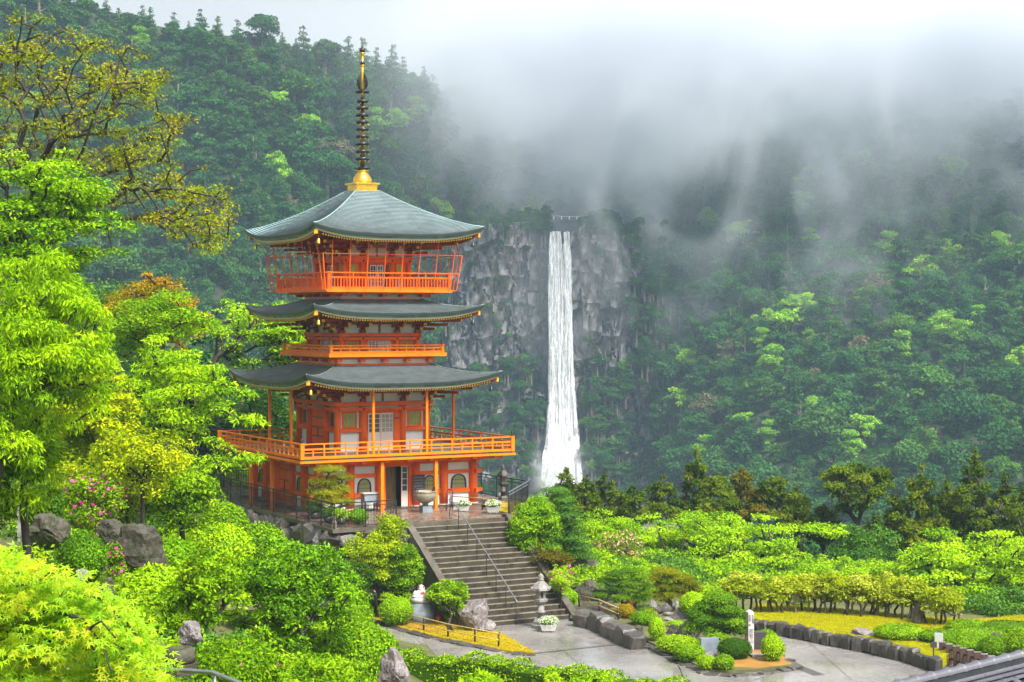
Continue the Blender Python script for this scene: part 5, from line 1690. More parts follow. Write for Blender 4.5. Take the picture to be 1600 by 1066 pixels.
def planter(label, base, s, flower, n=420):
    t = tag(empty('planter', base), label, 'planter', 'white planters of white flowers')
    q = MB()
    V = []
    for z, r_ in ((0.04, 0.20), (0.24, 0.26), (0.24, 0.235), (0.20, 0.23)):
        V += [(x * r_ * s, y * r_ * 0.75 * s, z * s) for x, y in ((-1, -1), (1, -1), (1, 1), (-1, 1))]
    Fs = [(3, 2, 1, 0)] + [(4 * k + i, 4 * k + (i + 1) % 4, 4 * k + 4 + (i + 1) % 4, 4 * k + 4 + i) for k in range(3) for i in range(4)] + [(12, 13, 14, 15)]
    q.add(V, Fs)
    for x in (-0.13, 0.13): q.box(x * s - 0.03, x * s + 0.03, -0.1 * s, 0.1 * s, 0, 0.042 * s)
    q.build('tub', [M['pot_white']], t)
    bl = [(np.array([0, 0, 0.32 * s]), (0.32 * s, 0.28 * s, 0.17 * s))]
    link('leaves', crown_mesh('leaves', bl, n, 0.07, 0.035, L['emerald'], core=0.75), t)
    V, tone = blob_leaves(bl, n, 0.045, 0.045, inner=0.98, under=0.1, out=1.2)
    o = link('blossom', mesh_np('blossom', V, np.arange(len(V)).reshape(-1, 4), flower, tone), t); o['kind'] = 'stuff'
    return t
planter('white planter of white daisies at the foot of the stone lantern', tuple(on_z(857, 987, ZP)), 1.35, L['whiteflower'])
planter('white flower tub left of the stair top, farther from the moss', pag(2.05, -7.3), 1.15, L['whiteflower'])
planter('white flower tub right of the stair top, nearer the moss', pag(3.0, -8.6), 1.3, L['whiteflower'])

bp_ = pag(0.35, -6.6)
t = tag(empty('incense_burner', bp_, YAW), 'large round bronze incense burner on a stone foot before the door', 'incense burner')
MB().box(-0.24, 0.24, -0.22, 0.22, 0, 0.30).build('foot', [M['stone_blue']], t)
M['bronze_pale'] = mat('worn_grey_bronze', (0.34, 0.31, 0.23), 0.38, 0.25, 3.0, metal=0.4, bump=0.1)
q = MB(); q.lathe([(0.16, 0.295), (0.13, 0.40), (0.24, 0.46), (0.44, 0.58), (0.53, 0.74), (0.54, 0.88), (0.50, 0.96), (0.53, 0.98), (0.53, 1.02), (0.47, 1.02), (0.45, 0.90), (0.02, 0.88)], (0, 0, 0), 24); q.build('bowl', [M['bronze_pale']], t)
for s_ in (-1, 1):
    q = MB(); q.tube([(s_ * 0.44, 0.0 - 0.1, 1.0), (s_ * 0.48, -0.1, 1.14), (s_ * 0.48, 0.0, 1.2), (s_ * 0.48, 0.1, 1.14), (s_ * 0.44, 0.1, 1.0)], 0.025, 6); q.build('handle', [M['bronze_dark']], t)
t = tag(empty('offering_box', pag(-1.85, -4.95), YAW), 'grey offertory box on legs under the arched window', 'box')
q = MB(); q.box(-0.36, 0.36, -0.22, 0.22, 0.42, 0.86); q.build('box', [M['stone_blue']], t)
q = MB(); q.box(-0.42, 0.42, -0.28, 0.28, 0.863, 0.90); q.build('lid', [M['stone_pale']], t)
lg = MB().box(-0.03, 0.03, -0.03, 0.03, 0, 0.419).mesh('leg', [M['wood_dark']])
for x in (-0.32, 0.32):
    for y in (-0.18, 0.18): link('leg', lg, t, (x, y, 0))
t = tag(empty('notice_board', pag(1.0, -4.55), YAW), 'dark notice board with faded writing leaning right of the doorway', 'notice board')
q = MB(); q.box(-0.31, 0.31, -0.02, 0.02, 0.55, 1.62); q.build('board', [M['slate']], t)
for x in (-0.27, 0.27):
    q = MB(); q.box(x - 0.025, x + 0.025, 0.021, 0.06, 0, 1.6); q.build('leg', [M['wood_dark']], t)
q = MB()
for r_ in range(6):
    x = -0.25
    while x < 0.22:
        w_ = 0.03 + 0.05 * rng.random(); q.box(x, min(x + w_, 0.26), -0.024, -0.0205, 1.46 - r_ * 0.14, 1.50 - r_ * 0.14); x += w_ + 0.03
q.build('lettering', [M['chalk']], t)['kind'] = 'stuff'
# bent iron guard and bamboo rails
t = tag(empty('iron_guard', pag(1.75, -6.4), YAW + 0.5), 'small black arched iron guard beside the incense burner', 'railing')
q = MB(); q.tube([(-0.28, 0, 0), (-0.28, 0, 0.85), (-0.2, 0, 0.98), (0, 0, 1.0), (0.2, 0, 0.98), (0.28, 0, 0.85), (0.28, 0, 0)], 0.022, 6); q.tube([(-0.28, 0, 0.16), (0.28, 0, 0.16)], 0.014, 5); q.tube([(-0.28, 0, 0.5), (0.28, 0, 0.5)], 0.012, 5); q.build('hoop', [M['iron']], t)
for x in (-0.14, 0, 0.14):
    q = MB(); q.tube([(x, 0, 0.16), (x, 0, 0.98)], 0.011, 5); q.build('bar', [M['iron']], t)

def bamboo_fence(label, P, hgt, postm, z_of, group=None, ends=True):
    P = [np.array(p, float) for p in P]
    t = tag(empty('bamboo_fence', P[0]), label, 'fence', group)
    for p in P:
        q = MB(); c = p - P[0]; q.tube([c, c + [0, 0, hgt]], 0.04, 7); q.build('post', [postm], t)
    for f in (0.92, 0.45):
        q = MB(); q.tube([p - P[0] + [0, -0.05, hgt * f] for p in P], 0.022, 7); q.build('bamboo_rail', [M['bamboo']], t)
    return t
bamboo_fence('low bamboo rail fence around the mossy bed by the stair foot', [on_z(u, v, ZP + 0.06) for u, v in ((628, 978), (662, 985), (700, 995), (742, 1003), (779, 1010))], 0.58, M['wood_dark'], None)
bamboo_fence('thin bamboo rail round the moss patch on the terrace', [pag(2.4, -5.3), pag(3.3, -6.9), pag(3.4, -9.4)], 0.6, M['wood_dark'], None)
bamboo_fence('short bamboo rail by the pond right of the stairs', [on_z(905, 948, ZP + 0.5), on_z(936, 955, ZP + 0.5), on_z(966, 968, ZP + 0.4)], 0.55, M['wood_dark'], None)
o = MB().prism([pag(*p)[:2] for p in ((3.5, -9.5), (3.4, -7.2), (4.4, -5.2), (6.4, -4.6), (6.5, -5.5))], 0.001, 0.05).build('moss_bed', [M['moss']]); o['kind'] = 'structure'
rock('boulder', 'brown boulder on the moss beside the dark lantern', 'boulder', (750, 778, 780, 796), 88.8, 31, M['rock'])

# ------------------------------------------------------------------ statue, tablets, pillar
sb = on_z(656, 981, ZP)
t = tag(empty('statue', (sb[0], sb[1] + 1.2, ZP)), 'white seated stone statue with red bib on a round grey pedestal', 'statue')
def rz(v, Y=None): return CZ - (v - HZ) / F * (sb[1] + 1.2) - ZP
q = MB(); q.lathe([(0.58, 0), (0.58, rz(953)), (0.50, rz(952.5)), (0.50, rz(943)), (0.46, rz(942)), (0.46, rz(941.5))], (0, 0, 0), 16); q.build('pedestal', [M['stone_blue']], t)
q = MB(); q.lathe([(0.40, rz(942)), (0.50, rz(938)), (0.48, rz(934)), (0.40, rz(932.5))], (0, 0, 0), 16); q.build('lotus_base', [M['stone_pale']], t)
M['white_stone'] = mat('white_stone', (0.50, 0.50, 0.50), 0.6, 0.08, 5.0, bump=0.1)
q = MB(); q.lathe([(0.38, rz(933)), (0.40, rz(931)), (0.33, rz(928)), (0.24, rz(924.5)), (0.17, rz(922))], (0, 0, 0), 14)
q.ell((0, -0.02, rz(919.5)), (0.14, 0.15, 0.17), 12, 8)
q.ell((-0.2, -0.22, rz(931)), (0.2, 0.16, 0.09)); q.ell((0.2, -0.22, rz(931)), (0.2, 0.16, 0.09)); 
q.ell((-0.14, 0.0, rz(919.3)), (0.025, 0.04, 0.06), 6, 4); q.ell((0.14, 0.0, rz(919.3)), (0.025, 0.04, 0.06), 6, 4)
q.tube([(-0.24, -0.02, rz(925)), (-0.30, -0.16, rz(928)), (-0.10, -0.32, rz(929))], [0.08, 0.075, 0.05], 7); q.tube([(0.24, -0.02, rz(925)), (0.30, -0.16, rz(928)), (0.10, -0.32, rz(929))], [0.08, 0.075, 0.05], 7)
q.build('figure', [M['white_stone']], t)
q = MB(); q.lathe([(0.155, rz(918.0)), (0.15, rz(916.5)), (0.09, rz(914.8)), (0.01, rz(914.2))], (0.0, 0.0, 0), 12)
q.build('red_cap', [M['red_paint']], t)
q = MB(); q.add([(-0.02, -0.17, rz(923)), (0.12, -0.17, rz(923)), (0.15, -0.31, rz(926.5)), (0.08, -0.34, rz(927.5)), (-0.02, -0.33, rz(926.5)), (-0.02, -0.12, rz(923)), (0.12, -0.12, rz(923)), (0.15, -0.26, rz(926.5)), (0.08, -0.28, rz(927.5)), (-0.02, -0.27, rz(926.5))],
      [(0, 1, 2, 3, 4), (9, 8, 7, 6, 5)] + [(i, i + 5, (i + 1) % 5 + 5, (i + 1) % 5) for i in range(5)]); q.build('red_bib', [M['red_paint']], t)
def block(name, label, cat, px, Y, d, m, rzv=0.3, wob=0.0, top=None):
    (u0, v0, u1, v1) = px
    c0 = at((u0 + u1) / 2, v1, Y); w_ = (u1 - u0) * Y / F; h_ = (v1 - v0) * Y / F
    t = tag(empty(name, c0, rzv), label, cat)
    q = MB(); q.box(-w_ / 2, w_ / 2, -d / 2, d / 2, 0, h_); q.build('slab', [m], t)
    q = MB(); q.box(-w_ / 2 - 0.08, w_ / 2 + 0.08, -d / 2 - 0.08, d / 2 + 0.08, -0.3, -0.002); q.build('plinth', [M['stone']], t)
    return t, w_, d, h_
block('stone_post', 'slim pale stone post beside the statue pedestal', 'stone post', (664, 947, 669, 972), 78.6, 0.16, M['stone_pale'])
block('stone_tablet', 'low dark slate tablet right of the slim stone post', 'stone tablet', (669.5, 953, 679, 972), 78.4, 0.18, M['slate'])
t = tag(empty('bucket', at(684.5, 972, 78.2)), 'small orange red bucket at the foot of the round lime tree', 'bucket')
q = MB(); q.lathe([(0.11, -0.02), (0.135, 0.24), (0.12, 0.24), (0.10, 0.03)], (0, 0, 0), 12); q.build('bucket', [M['red_can']], t)
q = MB(); q.tube([(-0.13, 0, 0.22), (-0.1, 0, 0.34), (0, 0, 0.38), (0.1, 0, 0.34), (0.13, 0, 0.22)], 0.008, 5); q.build('handle', [M['iron']], t)
t, w_, d_, h_ = block('inscribed_pillar', 'tall square stone pillar with black carved characters beside the cloud pruned tree', 'stone pillar', (1166, 956, 1175.5, 1017), 71.4, 0.33, M['stone_pale'], 0.35)
def text(s, size, loc, rot, m, parent, vert=True):
    cu_ = bpy.data.curves.new('inscription', 'FONT')
    cu_.body = '\n'.join(s) if vert else s
    cu_.size = size; cu_.align_x = 'CENTER'; cu_.align_y = 'TOP'; cu_.extrude = 0.002; cu_.space_line = 0.92
    tmp = bpy.data.objects.new('inscription_text', cu_)
    COL.objects.link(tmp)
    dg = bpy.context.evaluated_depsgraph_get()
    me = bpy.data.meshes.new_from_object(tmp.evaluated_get(dg))
    bpy.data.objects.remove(tmp)
    me.materials.clear(); me.materials.append(m)
    o = link('inscription', me, parent, loc); o.rotation_euler = rot
    return o
text('西国第一番', 0.098, (-0.065, -d_ / 2 - 0.003, h_ - 0.1), (R(90), 0, 0), M['ink'], t)
text('札所霊場', 0.098, (0.07, -d_ / 2 - 0.003, h_ - 0.1), (R(90), 0, 0), M['ink'], t)
text('那智山', 0.21, (0.0, -d_ / 2 - 0.003, h_ - 0.66), (R(90), 0, 0), M['ink'], t)
q = MB(); q.lathe([(w_ * 0.72, h_), (0.02, h_ + 0.09)], (0, 0, 0), 4, 0, False, math.pi / 4); q.build('cap', [M['stone_pale']], t)
block('stone_tablet', 'square blue grey stone tablet under the cloud pruned tree', 'stone tablet', (1094, 997, 1122, 1024), 70.6, 0.3, M['stone_blue'], 0.1)
block('stone_tablet', 'big dark upright slab behind the inscribed pillar', 'stone tablet', (1177, 987, 1196, 1022), 71.6, 0.4, M['slate'], 0.1)
block('stone_bench', 'small stepped stone at the foot of the inscribed pillar', 'stone step', (1172, 1022, 1190, 1030), 70.0, 0.5, M['stone'], 0.2)

# garden sign boards and board fence at the lawn corner
fe = tag(empty('board_fence', on_z(1470, 1032, ZP)), 'short fence of dark wide boards at the lawn corner', 'fence')
fo = np.array(fe.location)
for i in range(9):
    f = i / 8
    u0 = 1472 + 88 * f; v1 = 1033 + 32 * f; v0 = 1002 + 25 * f
    p = on_z(u0, v1 + 2, ZP); w_ = 0.115; h_ = (v1 - v0) * p[1] / F
    q = MB(); c = p - fo
    q.box(c[0] - w_, c[0] + w_, c[1] - 0.035, c[1] + 0.035, -0.05, h_, 0); q.box(c[0] - w_ - 0.015, c[0] + w_ + 0.015, c[1] - 0.05, c[1] + 0.05, h_ + 0.001, h_ + 0.03, 1)
    q.build('plank', [M['wood_dark'], M['stone']], fe)
A, B = on_z(1470, 1034, ZP) - fo, on_z(1562, 1068, ZP) - fo
for z in (0.25, 0.6):
    q = MB(); q.bar(A + [0, 0.06, z], B + [0, 0.06, z], 0.04, 0.08); q.build('rail', [M['wood_dark']], fe)
p = on_z(1467, 1030, ZP)
t = tag(empty('sign_board', p, -0.5), 'blank white sign board on a post at the fence end', 'sign')
q = MB(); q.box(-0.16, 0.16, -0.02, 0.02, 0.45, 1.02); q.build('board', [M['sign_white']], t); q = MB(); q.box(-0.03, 0.03, 0.021, 0.07, 0, 1.0); q.build('post', [M['wood_dark']], t)
p = on_z(1459, 1027, LZ)
t = tag(empty('sign_board', p, 0.1), 'small dark label board on a stake in the golden lawn', 'sign')
q = MB(); q.box(-0.12, 0.12, -0.015, 0.015, 0.36, 0.58); q.build('board', [M['slate']], t); q = MB(); q.box(-0.02, 0.02, 0.016, 0.05, -0.05, 0.55); q.build('stake', [M['wood_dark']], t)

# ------------------------------------------------------------------ rocks
for bx, Y, sd, m_, dp, lab in [
    ((722, 938, 768, 990), 76.8, 41, 'rock_purple', 0.6, 'tall leaning purple grey rock left of the staircase foot'),
    ((748, 968, 772, 992), 76.2, 42, 'rock_purple', 0.8, 'pale rounded stone in front of the leaning rock'),
    ((568, 905, 612, 955), 80.0, 43, 'rock', 0.7, 'big grey boulder beneath the cloud pruned shrub by the wall'),
    ((628, 868, 680, 935), 81.0, 44, 'wallrock', 0.6, 'dark boulder against the left stair string'),
    ((40, 806, 104, 872), 48.0, 45, 'rock', 0.8, 'large mossy brown boulder below the pink azaleas'),
    ((154, 815, 198, 850), 50.5, 46, 'rock', 0.7, 'dark rough rock behind the standing stone'),
    ((186, 820, 262, 898), 49.0, 47, 'rock', 0.6, 'tall dark standing rock with a flat pale top'),
    ((118, 888, 138, 906), 44.0, 48, 'stone', 0.8, 'small pale stone at the foot of the round bush'),
    ((146, 905, 182, 962), 42.0, 49, 'rock', 0.7, 'dark rock showing between maple and clipped bushes'),
    ((597, 1020, 640, 1085), 46.0, 50, 'rock_purple', 0.7, 'pale weathered tree stump like rock at the hedge end'),
    ((280, 975, 316, 1010), 37.0, 51, 'rock_purple', 0.8, 'pinkish stone behind the hollow basin'),
    ((880, 868, 935, 912), 88.5, 52, 'rock', 0.7, 'brown rock cluster above the garden pond'),
    ((900, 905, 930, 945), 83.5, 53, 'rock', 0.7, 'rounded grey boulder left of the pond'),
    ((930, 908, 965, 925), 87.0, 54, 'stone', 0.9, 'flat grey stone behind the pond'),
    ((925, 926, 962, 944), 82.0, 55, 'stone', 0.8, 'pale flat rock at the pond edge'),
    ((938, 940, 962, 954), 80.6, 56, 'rock', 0.8, 'small round dark stone in front of the pond'),
    ((1014, 938, 1028, 962), 80.0, 57, 'stone', 0.7, 'upright pale stone under the golden pine'),
    ((1048, 936, 1064, 962), 79.6, 58, 'stone', 0.7, 'upright grey stone right of the golden pine'),
    ((1024, 944, 1050, 966), 81.0, 59, 'wallrock', 0.5, 'dark rock hollow between two upright stones'),
    ((1032, 956, 1056, 968), 78.0, 60, 'stone', 0.8, 'low flat stone in the dry stream'),
    ((1050, 952, 1078, 972), 77.0, 61, 'rock_purple', 0.7, 'angular brown stone left of the cloud pruned tree'),
    ((1036, 964, 1052, 976), 76.4, 62, 'stone', 0.9, 'small flat stone below the angular brown stone'),
    ((985, 978, 1008, 1000), 75.5, 63, 'rock', 0.7, 'rough stone at the low end of the garden wall'),
    ((1040, 978, 1064, 996), 74.8, 64, 'rock', 0.7, 'grey stone between two clipped cushions'),
    ((1058, 976, 1072, 1000), 74.4, 65, 'wallrock', 0.7, 'narrow upright stone in front of the cloud pruned tree'),
    ((1072, 984, 1096, 1002), 74.0, 66, 'wallrock', 0.7, 'dark block beside the blue grey tablet'),
    ((1100, 1020, 1120, 1034), 71.0, 67, 'rock_purple', 0.8, 'pale round stone between the two small cushions'),
    ((1328, 983, 1368, 994), 76.5, 68, 'rock_purple', 0.7, 'long flat pinkish stone lying on the lawn'),
    ((1420, 990, 1440, 1003), 74.6, 69, 'stone', 0.8, 'small grey stone between the low lawn bushes'),
    ((1426, 943, 1445, 977), 79.0, 70, 'wallrock', 0.7, 'dark upright standing stone at the back of the lawn'),
    ((1535, 990, 1575, 1004), 74.0, 71, 'wallrock', 0.8, 'dark flat stone among the low bushes by the tiled roof'),
]: rock('rock', lab, 'rock', bx, Y, sd, M[m_], dp)
# hollow stone basin
t = tag(empty('stone_basin', at(281, 1052, 33.5)), 'old stone water basin with a dark round hollow on a block', 'basin')
q = MB(); q.lathe([(0.30, 0.0), (0.32, 0.16), (0.34, 0.22)], (0, 0, -0.02), 8, 0, False); q.build('block', [M['rock']], t)
q = MB(); q.lathe([(0.28, 0.205), (0.31, 0.30), (0.26, 0.47), (0.17, 0.485), (0.13, 0.40), (0.01, 0.38)], (0, 0, 0), 14); q.build('bowl', [M['rock']], t)
# pond
o = MB().prism([tuple(at(u, v, 1)[:2] * Y) for u, v, Y in ((893, 0, 84), (965, 0, 83), (1000, 0, 86), (960, 0, 89), (905, 0, 88))], -4.2, -3.28).build('pond', [mat('dark_pond_water', (0.03, 0.04, 0.03), 0.05, 0.2, 1.0)]); o['kind'] = 'structure'
# blue grey sign post and board at the far left
t = tag(empty('wooden_sign', at(33, 855, 50), 0.2), 'weathered grey wooden sign post under the drooping leaves at left', 'sign')
q = MB(); q.box(-0.10, 0.10, -0.08, 0.08, -0.2, 1.42); q.build('post', [M['stone']], t)
q = MB(); q.box(-0.035, 0.035, -0.1, -0.081, 0.75, 1.38); q.build('name_plate', [M['slate']], t)

# handrail in the lower left corner
t = tag(empty('steel_handrail', at(190, 1075, 26)), 'grey steel handrail passing under the maple at lower left', 'handrail')
o0 = np.array(t.location)
q = MB(); q.tube([at(u, v, Y) - o0 for u, v, Y in ((60, 1036, 27.5), (112, 1040, 27), (250, 1045, 26), (333, 1051, 25), (400, 1078, 23.5), (470, 1115, 22))], 0.032, 8); q.build('rail', [M['steel']], t)
for u, v, Y in ((335, 1052, 25), (120, 1041, 27)):
    p = at(u, v, Y) - o0
    q = MB(); q.tube([p, p - [0, 0, 0.9]], 0.026, 7); q.build('post', [M['steel']], t)

# ------------------------------------------------------------------ tiled roof ridge at the lower right
A0 = at(1380, 1078, 22.0); B0_ = at(1660, 1009, 25.0)
rf = tag(empty('tiled_roof', A0), 'silver grey tiled roof ridge in the lower right corner', 'roof')
dv = (B0_ - A0); Lr = np.linalg.norm(dv); dv = dv / Lr
side = np.cross(dv, [0, 0, 1.0]); side /= np.linalg.norm(side); upv = np.cross(side, dv)
def rp3(s, x, z): return dv * s + side * x + upv * z
nt_ = int(Lr / 0.355)
def arc_tile(name, r, x, z, ln, m, n=9, flare=1.0, full=math.pi):
    q = MB(); V = []
    for s_, rr in ((0, r), (ln * 0.86, r), (ln * 0.87, r * flare), (ln, r * flare)):
        for j in range(n):
            a = full * j / (n - 1) - (full - math.pi) / 2
            V.append(rp3(s_, x + rr * math.cos(a), z + rr * math.sin(a)))
        for j in range(n):
            a = full * j / (n - 1) - (full - math.pi) / 2
            V.append(rp3(s_, x + (rr - 0.02) * math.cos(a), z + (rr - 0.02) * math.sin(a)))
    for k in range(3):
        for j in range(n - 1):
            a = k * 2 * n + j; b_ = (k + 1) * 2 * n + j
            q.add([], [])
            q.f += [(a, a + 1, b_ + 1, b_), (a + n, b_ + n, b_ + n + 1, a + n + 1)]; q.m += [0, 0]; q.sm += [True, True]
    for k in (0, 3):
        for j in range(n - 1):
            a = k * 2 * n + j; q.f.append((a, a + n, a + n + 1, a + 1)); q.m.append(0); q.sm.append(False)
    q.v = [tuple(map(float, v)) for v in V]
    return q.mesh(name, [m])
cap = arc_tile('ridge_tile', 0.072, 0, 0.0, 0.352, M['tile'], flare=1.22)
flat = MB()
V = [rp3(s_, x, z) for s_ in (0.004, 0.70) for x, z in ((-0.02, 0.0), (0.11, -0.035), (0.11, -0.058), (-0.02, -0.03))]
flat.add(V, [(0, 1, 2, 3), (7, 6, 5, 4)] + [(i, i + 4, (i + 1) % 4 + 4, (i + 1) % 4) for i in range(4)])
flat = flat.mesh('ridge_tile', [M['tile']])
for i in range(nt_):
    link('ridge_tile', cap, rf, rp3(i * 0.355, 0, 0))
for row in range(3):
    for sgn in (1,):
        for i in range(nt_ // 2 + 1):
            link('ridge_tile', flat, rf, rp3((i - 0.4 * (row % 2)) * 0.71, 0.02 + 0.02 * row, -0.055 - 0.062 * row))
q = MB()
V = [rp3(s_, x, z) for s_ in (-0.3, Lr) for x, z in ((-0.075, -0.01), (0.075, -0.01), (0.11, -0.3), (-0.11, -0.3))]
q.add(V, [(0, 1, 2, 3), (7, 6, 5, 4)] + [(i, i + 4, (i + 1) % 4 + 4, (i + 1) % 4) for i in range(4)]); q.build('ridge_core', [M['tile_dark']], rf)
cov = arc_tile('roof_tile', 0.065, 0, 0, 0.3, M['tile'], flare=1.1)
for sgn in (1, -1):
    q = MB()
    V = [rp3(s_, x * sgn, z) for s_ in (-0.3, Lr) for x, z in ((0.08, -0.24), (2.6, -1.55), (2.6, -1.65), (0.08, -0.34))]
    q.add(V, [(0, 1, 2, 3), (7, 6, 5, 4)] + [(i, i + 4, (i + 1) % 4 + 4, (i + 1) % 4) for i in range(4)]); q.build('roof_slope', [M['tile_dark']], rf)
cvm = MB()
d2 = side * 2.52 - upv * 1.31; d2n = d2 / np.linalg.norm(d2)
for r_ in range(1):
    cvm.tube([(0, 0, 0), tuple(d2n * 0.3)], 0.06, 8)
cvm = cvm.mesh('roof_tile', [M['tile']])
for i in range(int(Lr / 0.3)):
    for j in range(8):
        link('roof_tile', cvm, rf, rp3(0.1 + i * 0.3, 0.1, -0.24) + d2n * (0.32 * j + 0.02))
q = MB(); c = rp3(Lr * 0.5, 0, -1.6); q.box(c[0] - 1.0, c[0] + 1.0, c[1] - 1.0, c[1] + 1.0, -6.0, c[2] - 0.2); q.build('wall', [M['white']], rf)
# ------------------------------------------------------------------ trees and shrubs
G1 = 'trees on the slope left of the pagoda'
# --- upper left: the big bronze tree, its bare dark limbs showing
def bronze_tree():
    Y = 66.0
    base = at(-40, 760, Y); base[2] = ground(base[0], Y)
    t = tag(empty('spreading_tree', base), 'huge spreading tree with bronze olive young leaves and bare dark limbs', 'tree', G1)
    sprays = []
    spec = [(20, 60, 60, 40), (90, 90, 75, 45), (170, 110, 60, 40), (30, 150, 70, 50), (120, 170, 80, 45), (200, 150, 50, 35), (60, 230, 70, 40), (150, 240, 70, 35), (230, 130, 35, 25),
            (220, 215, 60, 22), (270, 185, 32, 12), (200, 290, 80, 30), (270, 280, 60, 30), (320, 320, 45, 26), (345, 350, 22, 25), (300, 365, 30, 22), (240, 330, 60, 22), (150, 330, 60, 30),
            (315, 300, 30, 14), (330, 385, 16, 14), (-30, 110, 60, 60), (-30, 220, 60, 60), (100, 300, 50, 25), (190, 255, 40, 16), (255, 245, 30, 14), (285, 345, 12, 30)]
    for (u, v, a, b_) in spec:
        n = int(4 + a * b_ / 120)
        for _ in range(n):
            uu = u + a * 0.95 * (2 * rng.random() - 1); vv = v + b_ * 0.95 * (2 * rng.random() - 1)
            if uu > 375: continue
            yy = Y + rng.normal() * 2.2
            r = 0.16 + 0.20 * rng.random()
            sprays.append((at(uu, vv, yy) - base, (r * 1.7, r * 1.4, r * 0.75)))
    fork = at(10, 400, Y) - base
    link('trunk', limb_mesh('trunk', base * 0, fork, [s[0] for s in sprays], 0.28, M['bark'], wig=0.07, spread_cost=0.25, rmin=0.009), t)
    link('crown', crown_mesh('crown', sprays, 27000, 0.10, 0.065, L['bronze'], inner=0.15, under=0.9, flat_up=0.4), t)
bronze_tree()
def T(*a, **k): k.setdefault('group', G1); return tree(*a, **k)
T('maple_tree', 'bright emerald maple with layered sprays below the bronze tree', 'maple tree', (-90, 215, 215, 500), 58, L['emerald'], nb=120, br=0.75, flat=0.32, n=24000, ln=0.13, wd=0.07, r0=0.22, shell=0.35, base=at(20, 720, 58), flat_up=1.0)
T('maple_tree', 'small green maple showing behind the orange topped tree', 'maple tree', (150, 440, 345, 600), 74, L['emerald'], nb=70, br=0.7, flat=0.35, n=13000, ln=0.13, wd=0.07, r0=0.16, shell=0.4, flat_up=1.0)
T('round_tree', 'round evergreen tree with an orange tinted top', 'tree', (152, 422, 330, 560), 80, L['orange'], nb=70, br=0.55, flat=0.6, n=15000, ln=0.12, wd=0.06, r0=0.18, shell=0.6, wob=0.1)
T('tree', 'thin branched yellow green tree behind the left roof corners', 'tree', (310, 455, 480, 610), 104, L['lime'], nb=70, br=0.6, flat=0.4, n=9000, ln=0.15, wd=0.09, r0=0.2, shell=0.35, base=pag(-6.5, 13, -1), flat_up=0.9)
T('tree', 'lime leaved tree with dark bare fork behind the second roof', 'tree', (390, 480, 500, 590), 103, L['lime'], nb=60, br=0.6, flat=0.4, n=8000, ln=0.15, wd=0.09, r0=0.24, shell=0.35, base=at(470, 640, 103), fork_h=0.1, flat_up=0.9)
T('evergreen_tree', 'dark green camellia tree behind the left side of the first storey', 'tree', (350, 590, 480, 740), 108, L['mid'], nb=70, br=0.7, flat=0.6, n=9000, ln=0.17, wd=0.1, r0=0.2, shell=0.5)
T('evergreen_tree', 'dark evergreen mass in shade behind the terrace railing', 'tree', (240, 620, 400, 760), 101, L['dark'], nb=60, br=0.7, flat=0.6, n=9000, ln=0.17, wd=0.1, r0=0.2, shell=0.5)
T('evergreen_tree', 'mid green tree rising behind the orange topped tree', 'tree', (60, 430, 250, 640), 88, L['mid'], nb=60, br=0.8, flat=0.6, n=9000, ln=0.17, wd=0.1, r0=0.2, shell=0.5)
T('maple_tree', 'weeping lime maple spilling in front of the pagoda balcony', 'maple tree', (160, 520, 368, 735), 62, L['lime'], nb=110, br=0.55, flat=0.42, n=22000, ln=0.15, wd=0.05, r0=0.18, shell=0.4, base=at(220, 800, 62), droop=1.0, flat_up=0.7, wig=0.2,
  extra=[(at(u, v, 61), (0.42, 0.4, 0.18)) for u, v in ((335, 575), (350, 600), (370, 610), (385, 617), (345, 640), (375, 655), (395, 655), (402, 662), (330, 690), (350, 700), (372, 712), (385, 718), (400, 716), (330, 718), (345, 728), (312, 735))])
T('bamboo_leaved_tree', 'tall tree with long drooping narrow yellow green leaves at left edge', 'tree', (-90, 395, 185, 760), 42, L['lime'], nb=150, br=0.5, flat=0.6, n=60000, ln=0.135, wd=0.031, r0=0.16, shell=0.45, base=at(-30, 860, 42), droop=1.7, flat_up=0.35, wob=0.15)
T('bamboo_leaved_tree', 'olive drooping narrow leaved shrub above the grey sign post', 'tree', (-60, 640, 105, 850), 44, L['clip'], nb=60, br=0.42, flat=0.6, n=9000, ln=0.19, wd=0.045, r0=0.1, shell=0.45, droop=1.6, flat_up=0.3)
T('maple_tree', 'golden yellow maple between the narrow leaved tree and the lime maple', 'maple tree', (65, 562, 232, 775), 57, L['gold'], nb=90, br=0.45, flat=0.35, n=17000, ln=0.115, wd=0.06, r0=0.09, shell=0.4, flat_up=1.0, droop=0.4)
T('shrub', 'yellow speckled shrub at the foot of the lime maple', 'shrub', (130, 665, 300, 790), 54, L['gold'], nb=60, br=0.42, flat=0.7, n=10000, ln=0.10, wd=0.05, r0=0.07, shell=0.5)
T('shrub', 'yellow green bushy tree left of the terrace railing', 'shrub', (205, 700, 348, 860), 57, L['clip'], nb=80, br=0.42, flat=0.65, n=14000, ln=0.11, wd=0.05, r0=0.09, shell=0.5)
T('shrub', 'yellow green leafy shrub under the golden maple', 'shrub', (55, 690, 215, 790), 56.5, L['yellow'], nb=60, br=0.42, flat=0.7, n=9000, ln=0.11, wd=0.05, r0=0.06, shell=0.5)
T('azalea', 'azalea covered in magenta blossom above the mossy boulder', 'azalea', (85, 728, 205, 850), 53, L['clip'], nb=60, br=0.36, flat=0.7, n=6500, ln=0.08, wd=0.04, r0=0.05, shell=0.5, blossom=(L['magenta'], 120, 0.10))
T('azalea', 'small azalea with magenta flowers between round bush and standing rock', 'azalea', (158, 845, 195, 915), 47, L['clip'], nb=26, br=0.2, flat=0.7, n=2200, ln=0.07, wd=0.035, r0=0.03, shell=0.5, blossom=(L['magenta'], 60, 0.07))
